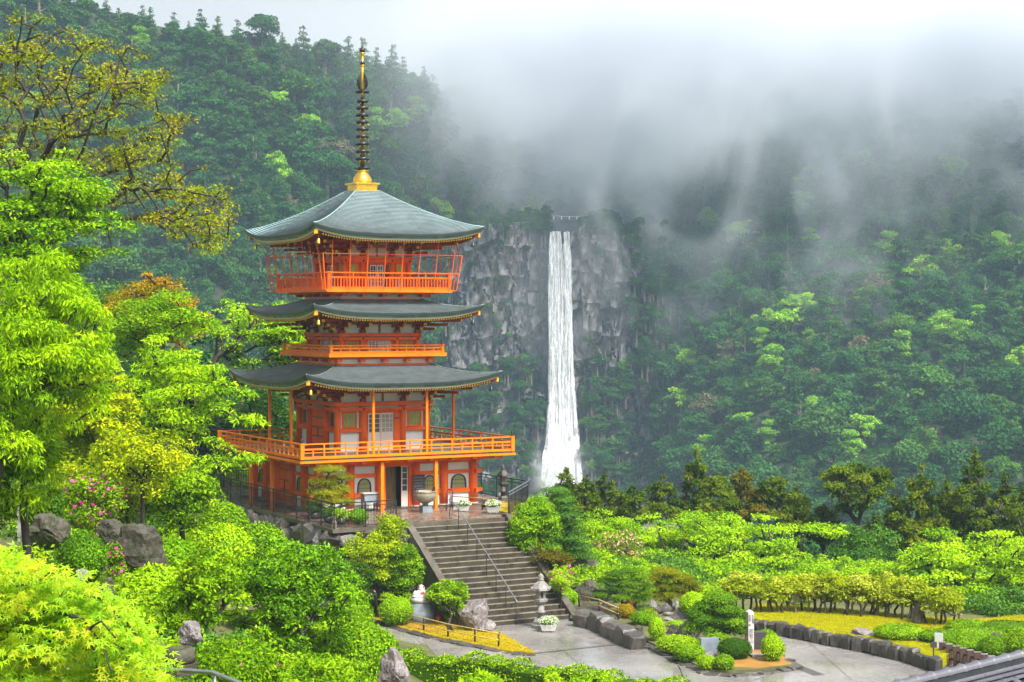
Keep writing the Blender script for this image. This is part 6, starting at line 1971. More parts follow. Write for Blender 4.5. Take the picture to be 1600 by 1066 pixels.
T('azalea', 'salmon flecked azalea right of the magenta one', 'azalea', (150, 740, 240, 830), 56, L['yellow'], nb=40, br=0.36, flat=0.7, n=4500, ln=0.09, wd=0.045, r0=0.05, shell=0.5, blossom=(L['pink'], 60, 0.08))

G2 = 'clipped bushes of the garden'
def Cc(*a, **k): k.setdefault('group', G2); return clipped(*a, **k)
Cc('round_bush', 'dark round evergreen bush behind the mossy boulder', 'bush', (38, 758, 98, 830), 51, L['clip_dark'], n=4500, ln=0.08, wd=0.04)
Cc('round_bush', 'olive round clipped bush right of the mossy boulder', 'bush', (90, 834, 166, 916), 45, L['garden'], n=6500, ln=0.06, wd=0.03)
Cc('clipped_bush', 'broad flat topped lime bush behind the standing rock', 'bush', (203, 842, 316, 915), 51, L['emerald'], n=9000, ln=0.10, wd=0.05, rough_=0.06)
Cc('clipped_bush', 'broad flat topped green bush in front of the standing rock', 'bush', (180, 886, 308, 1000), 45, L['emerald'], n=12000, ln=0.11, wd=0.05, rough_=0.07)
Cc('clipped_hedge', 'low yellow green bush along the foot of the boulder wall', 'hedge', (312, 786, 388, 862), 66, L['clip'], n=7000, ln=0.09, wd=0.05, rough_=0.06)
Cc('clipped_hedge', 'long clipped hedge with dark flank below the terrace railing', 'hedge', (362, 818, 452, 912), 63, L['clip'], n=9000, ln=0.09, wd=0.05, rough_=0.05)
Cc('clipped_hedge', 'rounded lime hedge below the yellow green bushy tree', 'hedge', (300, 820, 395, 905), 60, L['lime'], n=7000, ln=0.09, wd=0.05, rough_=0.06)
T('shrub', 'loose green shrub beside the corner of the boulder wall', 'shrub', (405, 840, 505, 930), 60, L['garden'], nb=50, br=0.36, flat=0.7, n=8500, ln=0.10, wd=0.05, r0=0.07, shell=0.5)
T('shrub', 'thin stemmed lime shrub with airy upright branches', 'shrub', (255, 850, 395, 1010), 43, L['clip'], nb=80, br=0.30, flat=0.5, n=12000, ln=0.095, wd=0.045, r0=0.06, shell=0.4, base=at(310, 1015, 43), fork_h=0.05)
T('garden_tree', 'multi stemmed small tree with dark forked trunk in the foreground garden', 'tree', (352, 838, 572, 1030), 48, L['garden'], nb=120, br=0.36, flat=0.5, n=22000, ln=0.10, wd=0.045, r0=0.11, shell=0.45, base=at(462, 1018, 48), fork_h=0.12, spread_cost=0.3)
Cc('round_bush', 'very large lime dome bush at the left end of the grey path', 'bush', (446, 912, 582, 1030), 64, L['lime'], n=13000, ln=0.09, wd=0.05, lumps=4)
Cc('clipped_bush', 'lime bush under the foreground tree beside the pale stump', 'bush', (490, 975, 625, 1075), 50, L['clip'], n=11000, ln=0.09, wd=0.05, rough_=0.05)
Cc('clipped_bush', 'dark leaved low bush beneath the multi stemmed tree', 'bush', (360, 960, 500, 1050), 50, L['emerald'], n=9000, ln=0.10, wd=0.05, rough_=0.08)
Cc('azalea_bush', 'rounded azalea bush with white and magenta flecks above the steel handrail', 'azalea', (300, 998, 440, 1100), 36, L['clip'], n=12000, ln=0.085, wd=0.035, rough_=0.06, blossom=(L['magenta'], 22, 0.06))
T('shrub', 'low yellow brown shrub in front of the pale stump', 'shrub', (420, 1020, 600, 1110), 42, L['clip'], nb=50, br=0.3, flat=0.6, n=10000, ln=0.09, wd=0.045, r0=0.05, shell=0.5)

# hedge along the near edge of the path
def hedge(label, P, wdt, hgt, leafm, n, name='clipped_hedge', ln=0.09):
    P = [np.array(p, float) for p in P]
    t = tag(empty(name, P[0]), label, 'hedge', None)
    Vs, Ts = [], []
    q = MB()
    tot = sum(np.linalg.norm(b_ - a) for a, b_ in zip(P[:-1], P[1:]))
    for A, B in zip(P[:-1], P[1:]):
        d = B - A; L_ = np.linalg.norm(d); d = d / L_; nn = np.array([-d[1], d[0], 0])
        k = int(n * L_ / tot)
        f = rng.random(k); face = rng.random(k)
        w_ = (2 * rng.random(k) - 1); h_ = rng.random(k)
        top = face < 0.45; sd = np.where(face < 0.78, 1, -1)
        w_ = np.where(top, w_, sd * (1 - 0.06 * h_ ** 4)); h_ = np.where(top, 1 - 0.05 * w_ ** 4, h_)
        bump = 0.05 * np.sin(f * L_ * 2.1) + 0.04 * np.sin(f * L_ * 5.3 + 1)
        Pp = A - P[0] + d * (f * L_)[:, None] + nn * (w_ * wdt / 2 * (1 + bump))[:, None] + np.array([0, 0, 1]) * (h_ * hgt + bump * hgt * h_)[:, None]
        Nn = np.where(top[:, None], np.array([0, 0, 1.0]), nn * sd[:, None]) + rng.normal(size=(k, 3)) * 0.45 + [0, 0, 0.2]
        Nn = unit(Nn)
        s = 0.7 + 0.6 * rng.random(k)
        Vs.append(leaf_quads(Pp, Nn, rng.normal(size=(k, 3)) + [0, 0, 0.5], ln * s, ln * 0.5 * s)); Ts.append(rng.random(k))
        A2 = A - P[0]; B2 = B - P[0]; m_ = (A2 + B2) / 2
        q.bar(A2 - d * 0.1 + [0, 0, hgt * 0.47], B2 + d * 0.1 + [0, 0, hgt * 0.47], wdt * 0.93, hgt * 0.94)
    V = np.concatenate(Vs); tn = np.concatenate(Ts)
    k = len(V); V = np.concatenate([V, np.array(q.v)]); Q_ = np.concatenate([np.arange(k).reshape(-1, 4), np.array(q.f) + k])
    link('foliage', mesh_np('foliage', V, Q_, leafm, np.concatenate([tn, np.full(len(q.f), 0.05)])), t)
    return t
hz0 = -4.9
hedge('long dark sided clipped hedge along the near side of the grey path', [at(590, 1018, 64) * [1, 1, 0] + [0, 0, hz0], at(760, 1030, 62.5) * [1, 1, 0] + [0, 0, hz0], at(900, 1050, 60.5) * [1, 1, 0] + [0, 0, hz0], at(1080, 1075, 58) * [1, 1, 0] + [0, 0, hz0]], 1.3, 2.35, L['clip'], 26000)
T('shrub', 'bright feathery young shoots in front of the long hedge', 'shrub', (690, 1046, 790, 1120), 54, L['lime'], nb=34, br=0.22, flat=0.8, n=3500, ln=0.16, wd=0.04, r0=0.05, shell=0.3, droop=-1.0)
T('shrub', 'wide low lime shrub rising over the hedge at the bottom edge', 'shrub', (840, 1052, 1000, 1120), 54, L['lime'], nb=44, br=0.24, flat=0.7, n=5000, ln=0.13, wd=0.045, r0=0.05, shell=0.4, droop=-0.5)

# --- between the wall and the stairs
T('shrub', 'loose yellow green shrub in front of the terrace corner', 'shrub', (580, 798, 640, 860), 79.5, L['yellow'], nb=50, br=0.3, flat=0.6, n=6500, ln=0.10, wd=0.05, r0=0.07, shell=0.45)
T('shrub', 'wide golden shrub against the boulder wall left of the stairs', 'shrub', (530, 825, 640, 905), 79.0, L['yellow'], nb=70, br=0.36, flat=0.6, n=10000, ln=0.11, wd=0.05, r0=0.08, shell=0.5)
T('azalea', 'dark green azalea with a few magenta flowers below the wall corner', 'azalea', (516, 868, 592, 940), 77, L['clip_dark'], nb=50, br=0.32, flat=0.7, n=7500, ln=0.09, wd=0.04, r0=0.06, shell=0.55, blossom=(L['magenta'], 22, 0.11))
cloud_tree('cloud_pruned_tree', 'cloud pruned shrub with many small round pads behind the white statue', 'tree', [(622, 862, 30, 13), (604, 880, 17, 12), (628, 880, 24, 13), (645, 876, 14, 12), (612, 897, 17, 12), (640, 896, 18, 13), (598, 908, 11, 9), (614, 912, 12, 9), (632, 912, 16, 11), (626, 925, 11, 8), (652, 905, 10, 9), (606, 935, 13, 9), (634, 934, 10, 9), (655, 888, 10, 10)],
           79.2, L['clip'], n=12000, ln=0.085, wd=0.04, r0=0.1, group=None)
Cc('round_bush', 'neat lime ball bush left of the statue by the bamboo fence', 'bush', (592, 934, 645, 976), 77.5, L['lime'], n=6500, ln=0.07, wd=0.035, lumps=2)
T('round_tree', 'small round lime tree with bare stems at the stair foot', 'tree', (663, 900, 736, 975), 77.5, L['clip'], nb=80, br=0.26, flat=0.6, n=11000, ln=0.09, wd=0.045, r0=0.07, shell=0.5, base=on_z(706, 990, ZP), fork_h=0.02, low=0.25, wob=0.1)
T('small_shrub', 'small lime shrub left behind the round tree', 'shrub', (640, 918, 676, 950), 79.5, L['clip'], nb=22, br=0.25, flat=0.6, n=2600, ln=0.08, wd=0.04, r0=0.04, shell=0.5)

# --- on the terrace
cloud_tree('pine_tree', 'trained golden green pine in layered pads on the terrace', 'pine tree', [(515, 735, 26, 8), (535, 747, 20, 7), (506, 753, 24, 8), (525, 762, 22, 8), (492, 768, 14, 6), (510, 772, 26, 8), (535, 768, 16, 8), (520, 783, 30, 9), (490, 784, 16, 6), (545, 785, 12, 6)],
           83.8, L['pine_gold'], n=9000, ln=0.12, wd=0.02, base=pag(-4.6, -8.6), r0=0.1, group=None, core=0.6, inner=0.55, flat_up=0.2)
Cc('round_bush', 'vivid green ball bush behind the terrace railing', 'bush', (545, 795, 575, 819), 82, L['emerald'], n=2800, ln=0.07, wd=0.035, lumps=2, base_z=0.0)
for i, (u, v, c, lab) in enumerate(((492, 806, 'clip_dark', 'dark pot of green leaves at the left end of the terrace pine'), (513, 812, 'pine', 'dark pot of grassy leaves under the terrace pine'), (533, 815, 'clip', 'dark pot of lime leaves beside the vivid ball bush'))):
    p = on_z(u, v + 5, 0.0)
    t = tag(empty('flower_pot', p), lab, 'plant pot', 'dark pots under the terrace pine')
    q = MB(); q.lathe([(0.17, 0), (0.27, 0.30), (0.24, 0.30), (0.2, 0.22)], (0, 0, 0), 14); q.build('pot', [M['slate']], t)
    link('leaves', crown_mesh('leaves', [(np.array([0, 0, 0.48]), (0.36, 0.34, 0.24))], 700, 0.13, 0.04, L[c], core=0.6), t)

# --- right of the stairs
G3 = 'shrubs right of the stone staircase'
T('round_tree', 'dense bright evergreen with a round crown right of the stair top', 'tree', (796, 774, 874, 880), 83, L['emerald'], nb=70, br=0.5, flat=0.75, n=20000, ln=0.10, wd=0.05, r0=0.1, shell=0.6, low=0.7, wob=0.18, core=0.6, group=G3)
cloud_tree('layered_conifer', 'dark green conifer in stacked flat layers behind the evergreen', 'conifer', [(868, 768, 24, 7), (872, 780, 28, 7), (880, 793, 24, 7), (886, 806, 24, 7), (892, 818, 22, 7), (884, 830, 28, 7), (896, 842, 24, 7), (902, 856, 24, 8), (880, 846, 22, 7), (912, 868, 22, 7), (890, 866, 24, 7)], 88, L['mid'], n=12000, ln=0.12, wd=0.03, r0=0.12, group=G3, core=0.55, inner=0.5)
T('shrub', 'bronze tinted shrub beside the middle of the stair string', 'shrub', (828, 848, 895, 905), 82, L['rust'], nb=50, br=0.28, flat=0.5, n=6500, ln=0.09, wd=0.045, r0=0.08, shell=0.4, group=G3)
T('azalea', 'azalea with purple and coral flowers beside the stair string', 'azalea', (856, 880, 896, 925), 80.5, L['lime'], nb=40, br=0.22, flat=0.7, n=4000, ln=0.08, wd=0.04, r0=0.04, shell=0.55, blossom=(L['magenta'], 36, 0.13), group=G3)
T('azalea', 'lower azalea with coral flowers above the lime ball bush', 'azalea', (858, 898, 894, 928), 79.6, L['lime'], nb=30, br=0.2, flat=0.7, n=3000, ln=0.08, wd=0.04, r0=0.04, shell=0.55, blossom=(L['coral'], 30, 0.12), group=G3)
Cc('round_bush', 'lime ball bush beside the foot of the stair string', 'bush', (868, 920, 902, 947), 79, L['lime'], n=3600, ln=0.07, wd=0.035, lumps=2, base_z=-3.6)
T('azalea', 'tall pale pink flowering azalea behind the garden pond', 'azalea', (918, 825, 1000, 905), 92, L['clip'], nb=60, br=0.42, flat=0.7, n=6500, ln=0.11, wd=0.05, r0=0.08, shell=0.5, blossom=(L['pink'], 300, 0.11), group=G3)
T('shrub', 'yellow green leafy shrub left of the pale pink azalea', 'shrub', (900, 795, 985, 870), 97, L['lime'], nb=60, br=0.5, flat=0.5, n=8000, ln=0.13, wd=0.06, r0=0.1, shell=0.45, group=G3)
T('shrub', 'low lime ground shrub behind the layered pond pine', 'shrub', (930, 880, 1010, 925), 88, L['lime'], nb=40, br=0.4, flat=0.6, n=5000, ln=0.1, wd=0.05, r0=0.05, shell=0.5, group=G3)
cloud_tree('pond_pine', 'spreading green pine in flat pads leaning over the pond', 'pine tree', [(962, 898, 18, 6), (985, 893, 18, 6), (1000, 902, 16, 5), (945, 908, 14, 5), (968, 910, 15, 5), (990, 912, 18, 5), (1008, 914, 12, 5), (958, 920, 14, 5), (982, 922, 16, 6), (1004, 926, 16, 6), (938, 930, 14, 4), (970, 934, 18, 6), (996, 938, 16, 6), (1010, 934, 10, 5), (1008, 952, 14, 5)], 79.6, L['pine'], n=13000, ln=0.10, wd=0.02, r0=0.1, core=0.6, inner=0.5, group='trained pines of the water garden')
cloud_tree('pond_pine', 'golden topped umbrella pine behind two upright stones', 'pine tree', [(1040, 893, 24, 6), (1022, 903, 18, 6), (1060, 903, 24, 6), (1078, 912, 18, 8), (1034, 916, 18, 6), (1060, 918, 22, 7), (1088, 922, 12, 8), (1022, 930, 12, 7), (1048, 930, 18, 7), (1074, 930, 16, 8), (1034, 936, 14, 5)], 81.0, L['pine_gold'], n=11000, ln=0.10, wd=0.02, r0=0.12, core=0.6, inner=0.5, group='trained pines of the water garden')
Cc('round_bush', 'lime dome bush behind the cloud pruned tree of the island', 'bush', (1062, 926, 1104, 962), 77.5, L['lime'], n=5000, ln=0.07, wd=0.035, lumps=2, base_z=-3.7)
Cc('round_bush', 'small round bush under the golden umbrella pine', 'bush', (1062, 918, 1090, 938), 80.5, L['pine_gold'], n=2600, ln=0.07, wd=0.03, lumps=2, base_z=-3.7)
cloud_tree('cloud_pruned_tree', 'large cloud pruned tree with many green pads beside the inscribed pillar', 'tree', [(1124, 937, 26, 12), (1104, 948, 20, 9), (1088, 960, 14, 8), (1112, 957, 22, 8), (1136, 953, 22, 9), (1152, 960, 14, 9), (1098, 968, 18, 8), (1124, 969, 22, 9), (1148, 973, 20, 9), (1086, 975, 16, 8), (1106, 982, 22, 8), (1134, 983, 20, 9), (1156, 986, 14, 8), (1080, 982, 14, 7), (1120, 995, 20, 7)], 71.6, L['clip_mid'], n=17000, ln=0.085, wd=0.035, r0=0.12, base=at(1120, 1015, 71.6), core=0.7)
for nm, lab, bx, Y, lf, n in [
    ('round_bush', 'dark round bush with red flecks in front of the inscribed pillar', (1122, 998, 1174, 1030), 71.6, 'clip_dark', 5500),
    ('round_bush', 'big lime ball bush right of the inscribed pillar', (1190, 993, 1224, 1034), 71.4, 'clip', 5000),
    ('round_bush', 'yellow topped bush behind the big lime ball', (1180, 984, 1214, 1014), 73.4, 'clip', 3800),
    ('round_bush', 'small lime cushion bush left of the pale round stone', (1090, 1024, 1117, 1046), 70.2, 'clip', 2600),
    ('round_bush', 'small lime cushion bush right of the pale round stone', (1115, 1023, 1147, 1047), 70.0, 'clip', 2900),
    ('clipped_bush', 'long low lime cushion in front of the dry stream', (1026, 993, 1092, 1020), 72.0, 'clip', 5200),
    ('clipped_bush', 'long lime cushion nearest the stone kerb', (1052, 1005, 1100, 1033), 70.9, 'clip', 4600),
    ('round_bush', 'upright lime egg shaped bush at the low end of the wall', (1014, 966, 1038, 1002), 74.6, 'lime', 3400),
    ('clipped_bush', 'low green cushion along the garden wall', (986, 956, 1028, 977), 76.6, 'emerald', 3400),
    ('clipped_bush', 'tiny lime cushion between the stream stones', (1044, 970, 1066, 980), 76.0, 'lime', 1300),
    ('azalea_bush', 'gold and green azalea mound left of the low green cushion', (963, 944, 992, 967), 77.4, 'orange', 2600)]:
    Cc(nm, lab, 'bush' if 'azalea' not in nm else 'azalea', bx, Y, L[lf], n=n, ln=0.065, wd=0.033, lumps=3, base_z=ZP + 0.1)
Cc('azalea_bush', 'coral flowered low azalea between green cushion and egg shaped bush', 'azalea', (1004, 953, 1026, 968), 76.9, L['clip'], n=1500, ln=0.06, wd=0.03, lumps=2, base_z=ZP + 0.1, blossom=(L['coral'], 70, 0.09))
Cc('azalea_bush', 'single crimson azalea mound under the pond pine', 'azalea', (977, 939, 993, 951), 77.6, L['clip'], n=700, ln=0.06, wd=0.03, lumps=1, base_z=ZP + 0.1, blossom=(L['crimson'], 420, 0.09))

# --- lawn bushes and the stemmed hedge
for i, (lab, bx, Y, n) in enumerate([
    ('long low lime bush on the lawn right of the flat stone', (1366, 976, 1446, 999), 75.4, 6000),
    ('low lime bush right of the small grey stone on the lawn', (1436, 984, 1500, 1004), 74.4, 5000),
    ('flat spreading bush at the back right of the lawn', (1478, 970, 1545, 986), 78.0, 4500),
    ('wide flat bush below the right hand cherry tree', (1530, 972, 1620, 990), 77.4, 5500),
    ('flat lime bush in the middle of the lawn bushes', (1480, 982, 1570, 998), 75.6, 5500),
    ('lime bush behind the dark board fence', (1478, 994, 1550, 1016), 72.6, 5500),
    ('rounded bush above the dark board fence boards', (1528, 994, 1600, 1030), 70.4, 6000),
    ('tall leafy lime bush at the right edge above the tiled roof', (1570, 980, 1660, 1035), 70.0, 6500)]):
    Cc('lawn_bush', lab, 'bush', bx, Y, L['clip'], n=n, ln=0.07, wd=0.035, lumps=3, base_z=LZ, rough_=0.03, group='flat clipped bushes on the lawn')
GH = 'pale leaved stemmed shrubs behind the lawn'
HX = [(1128, 1190, 893, 952, 84.5), (1180, 1240, 900, 956, 83.6), (1222, 1290, 896, 955, 83.0), (1268, 1335, 892, 958, 82.4), (1312, 1378, 894, 960, 81.8), (1352, 1420, 897, 962, 81.2), (1398, 1452, 905, 966, 80.6), (1438, 1506, 915, 975, 80.0)]
HL = ['leftmost pale leaved shrub behind the lawn with bare brown stems', 'second pale leaved shrub from the left behind the lawn', 'third pale leaved shrub from the left behind the lawn', 'tallest pale leaved shrub in the middle behind the lawn', 'pale cream tipped shrub right of the tallest one behind the lawn', 'third pale leaved shrub from the right behind the lawn', 'orange tinted pale shrub left of the dark standing stone', 'rightmost pale leaved shrub near the dark standing stone']
for (u0, u1, v0, v1, Y), lab in zip(HX, HL):
    Y = F * (CZ - LZ) / (v1 - HZ)
    b0 = at((u0 + u1) / 2, v1 + 3, Y)
    c, r = px_ell(u0 - 4, v0 - 2, u1 + 4, v1 - 9, Y, 0.8)
    bl = fill_ellipsoid(c, r, 60, 0.34, 0.55, 0.35, 0.55, 0.25)
    t = tag(empty('stemmed_shrub', b0), lab, 'shrub', GH)
    q_ = []
    for s in range(6):
        off = np.array([(s - 2.5) / 2.5 * r[0] * 0.6, rng.normal() * 0.3, 0])
        sub = [b_[0] - b0 for b_ in bl[s::6]]
        link('stem', limb_mesh('stem', off, off + [0.1 * rng.normal(), 0, 0.55], sub, 0.05, M['bark_pale'] if s % 2 else M['bark'], wig=0.25, sides=4), t)
    link('crown', crown_mesh('crown', [(b_[0] - b0, b_[1]) for b_ in bl], 10500, 0.115, 0.055, L['pale'], flat_up=0.8), t)

# --- cherry trees and the dark conifers beyond
G4 = 'bright young leaved cherry trees beyond the lawn'
T('cherry_tree', 'broad lime cherry tree with dark limbs behind the pale shrubs', 'cherry tree', (985, 785, 1300, 930), 96, L['lime'], nb=170, br=0.7, flat=0.34, n=34000, ln=0.13, wd=0.08, r0=0.24, shell=0.3, base=at(1180, 935, 94), fork_h=0.12, group=G4, flat_up=1.0, spread_cost=0.3)
T('cherry_tree', 'smaller lime cherry tree behind the pond pines', 'cherry tree', (905, 805, 1060, 905), 99, L['emerald'], nb=80, br=0.6, flat=0.35, n=13000, ln=0.13, wd=0.08, r0=0.18, shell=0.35, group=G4, flat_up=1.0)
T('cherry_tree', 'lime cherry tree at the right edge with one dark leaning limb', 'cherry tree', (1400, 812, 1660, 985), 86, L['lime'], nb=140, br=0.7, flat=0.34, n=28000, ln=0.13, wd=0.08, r0=0.22, shell=0.35, base=at(1540, 985, 86), fork_h=0.1, group=G4, flat_up=1.0, spread_cost=0.3)
T('cherry_tree', 'mid green bushy tree between the two lime cherry trees', 'tree', (1285, 810, 1420, 920), 102, L['mid'], nb=80, br=0.7, flat=0.5, n=12000, ln=0.15, wd=0.08, r0=0.2, shell=0.45, group=G4)
T('shrub', 'low green shrubs filling the gap below the right cherry tree', 'shrub', (1490, 915, 1640, 985), 82.5, L['mid'], nb=60, br=0.5, flat=0.6, n=9000, ln=0.12, wd=0.06, r0=0.08, shell=0.5, group=G4)
T('weeping_tree', 'small green weeping tree showing above the stemmed shrubs', 'tree', (1355, 880, 1410, 920), 88, L['emerald'], nb=26, br=0.4, flat=0.8, n=4000, ln=0.14, wd=0.05, r0=0.08, shell=0.5, droop=1.5, group=G4)
T('shrub', 'green undergrowth behind the left end of the stemmed shrubs', 'shrub', (1080, 880, 1220, 940), 90, L['emerald'], nb=60, br=0.5, flat=0.6, n=9000, ln=0.12, wd=0.06, r0=0.08, shell=0.5, group=G4)
T('shrub', 'lime undergrowth behind the middle of the stemmed shrubs', 'shrub', (1215, 870, 1420, 930), 91, L['lime'], nb=70, br=0.5, flat=0.6, n=11000, ln=0.12, wd=0.06, r0=0.08, shell=0.5, group=G4)

G5 = 'dark cypresses beyond the garden'
def cypress(label, u, v0, v1, wd_, Y, leafm=None, flat=False, n=7000):
    pads = []
    H = v1 - v0
    nt_ = max(5, int(H / 11))
    for k in range(nt_):
        f = (k + 0.3) / nt_
        w_ = wd_ * (0.25 + 0.75 * min(1, f * 1.5)) * (0.8 + 0.4 * rng.random())
        if flat: w_ = wd_ * (0.55 + 0.45 * math.sin(math.pi * min(1, f * 1.3)))
        for s in range(3 if f > 0.15 else 1):
            ox = (s - 1) * w_ * 0.6 * (1 if f > 0.15 else 0) + rng.normal() * w_ * 0.12
            pads.append((u + ox, v0 + H * f + rng.normal() * 3, w_ * (0.32 + 0.14 * rng.random()), 5 + 4 * rng.random(), rng.normal() * w_ * 0.03))
    return cloud_tree('cypress_tree', label, 'cypress', pads, Y, leafm or L['cypress'], n=n, ln=0.22, wd=0.07, r0=0.16, group=G5, core=0.5, inner=0.45, flat_up=0.5, base=(at(u, 800, Y)[0], Y, at(u, v1, Y)[2] - 3), barkm=M['bark'])
CY = [(885, 735, 815, 26, 112, 'first dark cypress from the left beside the waterfall foot'), (915, 745, 815, 30, 110, 'bushy cypress second from the left below the falls'), (945, 748, 820, 30, 112, 'third dark cypress from the left below the falls'), (985, 762, 820, 34, 110, 'wide olive cypress left of the pointed one'),
      (1035, 745, 815, 34, 112, 'olive cypress standing just left of the pointed tip'), (1088, 706, 815, 26, 113, 'pointed cypress with a thin spire tip'), (1120, 738, 815, 34, 112, 'dark cypress right of the pointed spire'), (1160, 732, 812, 36, 113, 'reddish brown topped cypress above the broad cherry'), (1205, 742, 810, 34, 112, 'rounded dark cypress above the broad cherry'), (1245, 762, 830, 34, 108, 'olive cypress at the right end of the broad cherry'),
      (1290, 790, 850, 30, 108, 'low dark cypress under the umbrella shaped one'), (1440, 728, 850, 36, 104, 'dark cypress with a broken brown top'), (1400, 770, 860, 30, 106, 'dark cypress left of the broken topped one'), (1480, 748, 860, 34, 104, 'dark cypress between broken top and the tallest'), (1524, 698, 850, 30, 102, 'tallest dark cypress at the right with a tufted head'), (1570, 740, 860, 36, 102, 'dark brown cypress right of the tallest'), (1610, 735, 870, 40, 100, 'dark cypress cut by the right edge'), (1460, 800, 890, 44, 100, 'shaded cypress low behind the right cherry'), (1370, 805, 870, 36, 104, 'shaded cypress behind the mid green bushy tree')]
for u, v0, v1, w_, Y, lab in CY:
    cypress(lab, u, v0, v1, w_, Y, L['rust'] if 'reddish' in lab else L['cypress'])
cypress('umbrella shaped cypress with flat spreading head', 1338, 722, 800, 56, 106, flat=True, n=10000)

# --- lower left: the near maple, its largest leaves one by one
def palmate(name, m):
    """a five-fingered maple leaf"""
    V = [(0, 0, 0)]; Fs = []
    for i, (a, ln) in enumerate(((-1.9, 0.55), (-0.95, 0.85), (0, 1.0), (0.95, 0.85), (1.9, 0.55))):
        dx, dy = math.sin(a), math.cos(a); nx, ny = dy, -dx
        k = len(V)
        V += [(dx * ln * 0.4 + nx * 0.11, dy * ln * 0.4 + ny * 0.11, -0.03), (dx * ln, dy * ln, -0.16 * ln), (dx * ln * 0.4 - nx * 0.11, dy * ln * 0.4 - ny * 0.11, -0.03)]
        Fs.append((0, k, k + 1, k + 2))
    return V, Fs
def near_maple():
    Y = 23.0
    base = at(-60, 1180, Y); base[2] = ground(base[0], Y)
    t = tag(empty('maple_tree', base), 'near lime maple with feathery hanging leaves filling the lower left corner', 'maple tree')
    def top(u): return float(np.interp(u, [-80, 20, 60, 120, 170, 210, 250], [850, 868, 882, 912, 940, 985, 1040]))
    sprays = []
    while len(sprays) < 330:
        u = -70 + 322 * rng.random(); v0 = top(u); v = v0 + (1110 - v0) * rng.random() ** 1.2
        if u > 175 and rng.random() < (u - 175) / 110: continue
        sprays.append((at(u, v, Y + rng.normal() * 0.7) - base, (0.24, 0.22, 0.09)))
    link('trunk', limb_mesh('trunk', base * 0, at(-40, 1000, Y) - base, [s[0] for s in sprays[::2]], 0.07, M['bark'], wig=0.15, rmin=0.005), t)
    V0, F0 = palmate('leaf', None); V0 = np.array(V0)
    C = np.array([s[0] for s in sprays]); n = 9500
    idx = rng.integers(len(sprays), size=n)
    P = C[idx] + rng.normal(size=(n, 3)) * [0.15, 0.15, 0.06]
    tone = np.clip(0.25 + 0.4 * rng.random(n) + 0.35 * (np.sin(idx * 7.3) * 0.5 + 0.5), 0, 1)
    N = unit(rng.normal(size=(n, 3)) * 0.4 + [0, -0.35, 0.8]); A = rng.normal(size=(n, 3)) * 0.6 + [0.2, -0.3, -0.9]
    A = unit(A - N * np.sum(A * N, axis=1, keepdims=True)); B = np.cross(N, A)
    s = (0.075 + 0.055 * rng.random(n))[:, None]
    front = np.argsort(P[:, 1])[:300]
    mask = np.ones(n, bool); mask[front] = False
    W = np.concatenate([(P + (B * v[0] + A * v[1] + N * v[2]) * s)[:, None, :] for v in V0], axis=1)
    Wr = W[mask]; k = len(V0)
    Q_ = (np.arange(len(Wr))[:, None, None] * k + np.array(F0)[None]).reshape(-1, 4)
    o = link('foliage', mesh_np('foliage', Wr.reshape(-1, 3), Q_, L['yellowlime'], np.repeat(tone[mask], 5)), t); o['kind'] = 'stuff'
    leafs = []
    for tn in (0.2, 0.45, 0.65, 0.85, 1.0):
        leafs.append(mesh_np('leaf', V0, F0, L['yellowlime'], np.full(5, tn)))
    for i in front:
        o = link('leaf', leafs[min(4, int(tone[i] * 5))], t)
        m4 = Matrix(((*(B[i] * s[i]),), (*(A[i] * s[i]),), (*(N[i] * s[i]),))).transposed().to_4x4()
        m4.translation = P[i]
        o.matrix_local = m4
L['yellowlime'] = leaf_mat('yellow_lime_maple_leaf', pal((0.08, 0.24, 0.002), (0.20, 0.46, 0.003), (0.32, 0.58, 0.004), (0.44, 0.62, 0.006), (0.52, 0.54, 0.008)), 0.45)
near_maple()

# ground cover so that no bare soil shows between the plants
cover = []
gm = []
for lf in ('clip', 'emerald', 'mid'):
    bl = [(np.array([0.35 * rng.normal(), 0.35 * rng.normal(), 0.1 + 0.1 * rng.random()]), (0.4, 0.4, 0.25)) for _ in range(5)]
    gm.append(crown_mesh('low_plant', bl, 700, 0.11, 0.05, L[lf]))
for _ in range(2600):
    x = -32 + 42 * rng.random(); y = 22 + 95 * rng.random()
    gx = ground(x, y)
    lx = (x - PC[0]) * E1[0] + (y - PC[1]) * E1[1]; ly = (x - PC[0]) * E2[0] + (y - PC[1]) * E2[1]
    if -6.9 < lx < 7.6 and -17.5 < ly < 10.3: continue
    if x > -8.2 and 58 < y < 86 : continue
    if y < 57 and x > -4: continue
    cover.append(((x, y, gx - 0.05), 0.7 + 0.7 * rng.random(), rng.random() * 6.28))
for _ in range(2200):
    x = 2 + 60 * rng.random(); y = 84.5 + 50 * rng.random()
    lx = (x - PC[0]) * E1[0] + (y - PC[1]) * E1[1]
    if lx < 8.5 and y < 90 and x < 3: continue
    u = 800 + F * x / y; v = HZ + (CZ - ground(x, y)) * F / y
    if 1170 < u < 1530 and v > 945: continue
    cover.append(((x, y, ground(x, y) - 0.05), 0.8 + 0.9 * rng.random(), rng.random() * 6.28))
scatter('ground_cover', cover, gm)
# trees beyond the garden's lower edge, too many and too deep to count
far = []
for _ in range(1500):
    x = -120 + 420 * rng.random(); y = 122 + 150 * rng.random()
    far.append(((x, y, ground(x, y) + 2.0), 2.2 + 1.8 * rng.random(), rng.random() * 6.28))
scatter('valley_forest', far, WM['dark'])

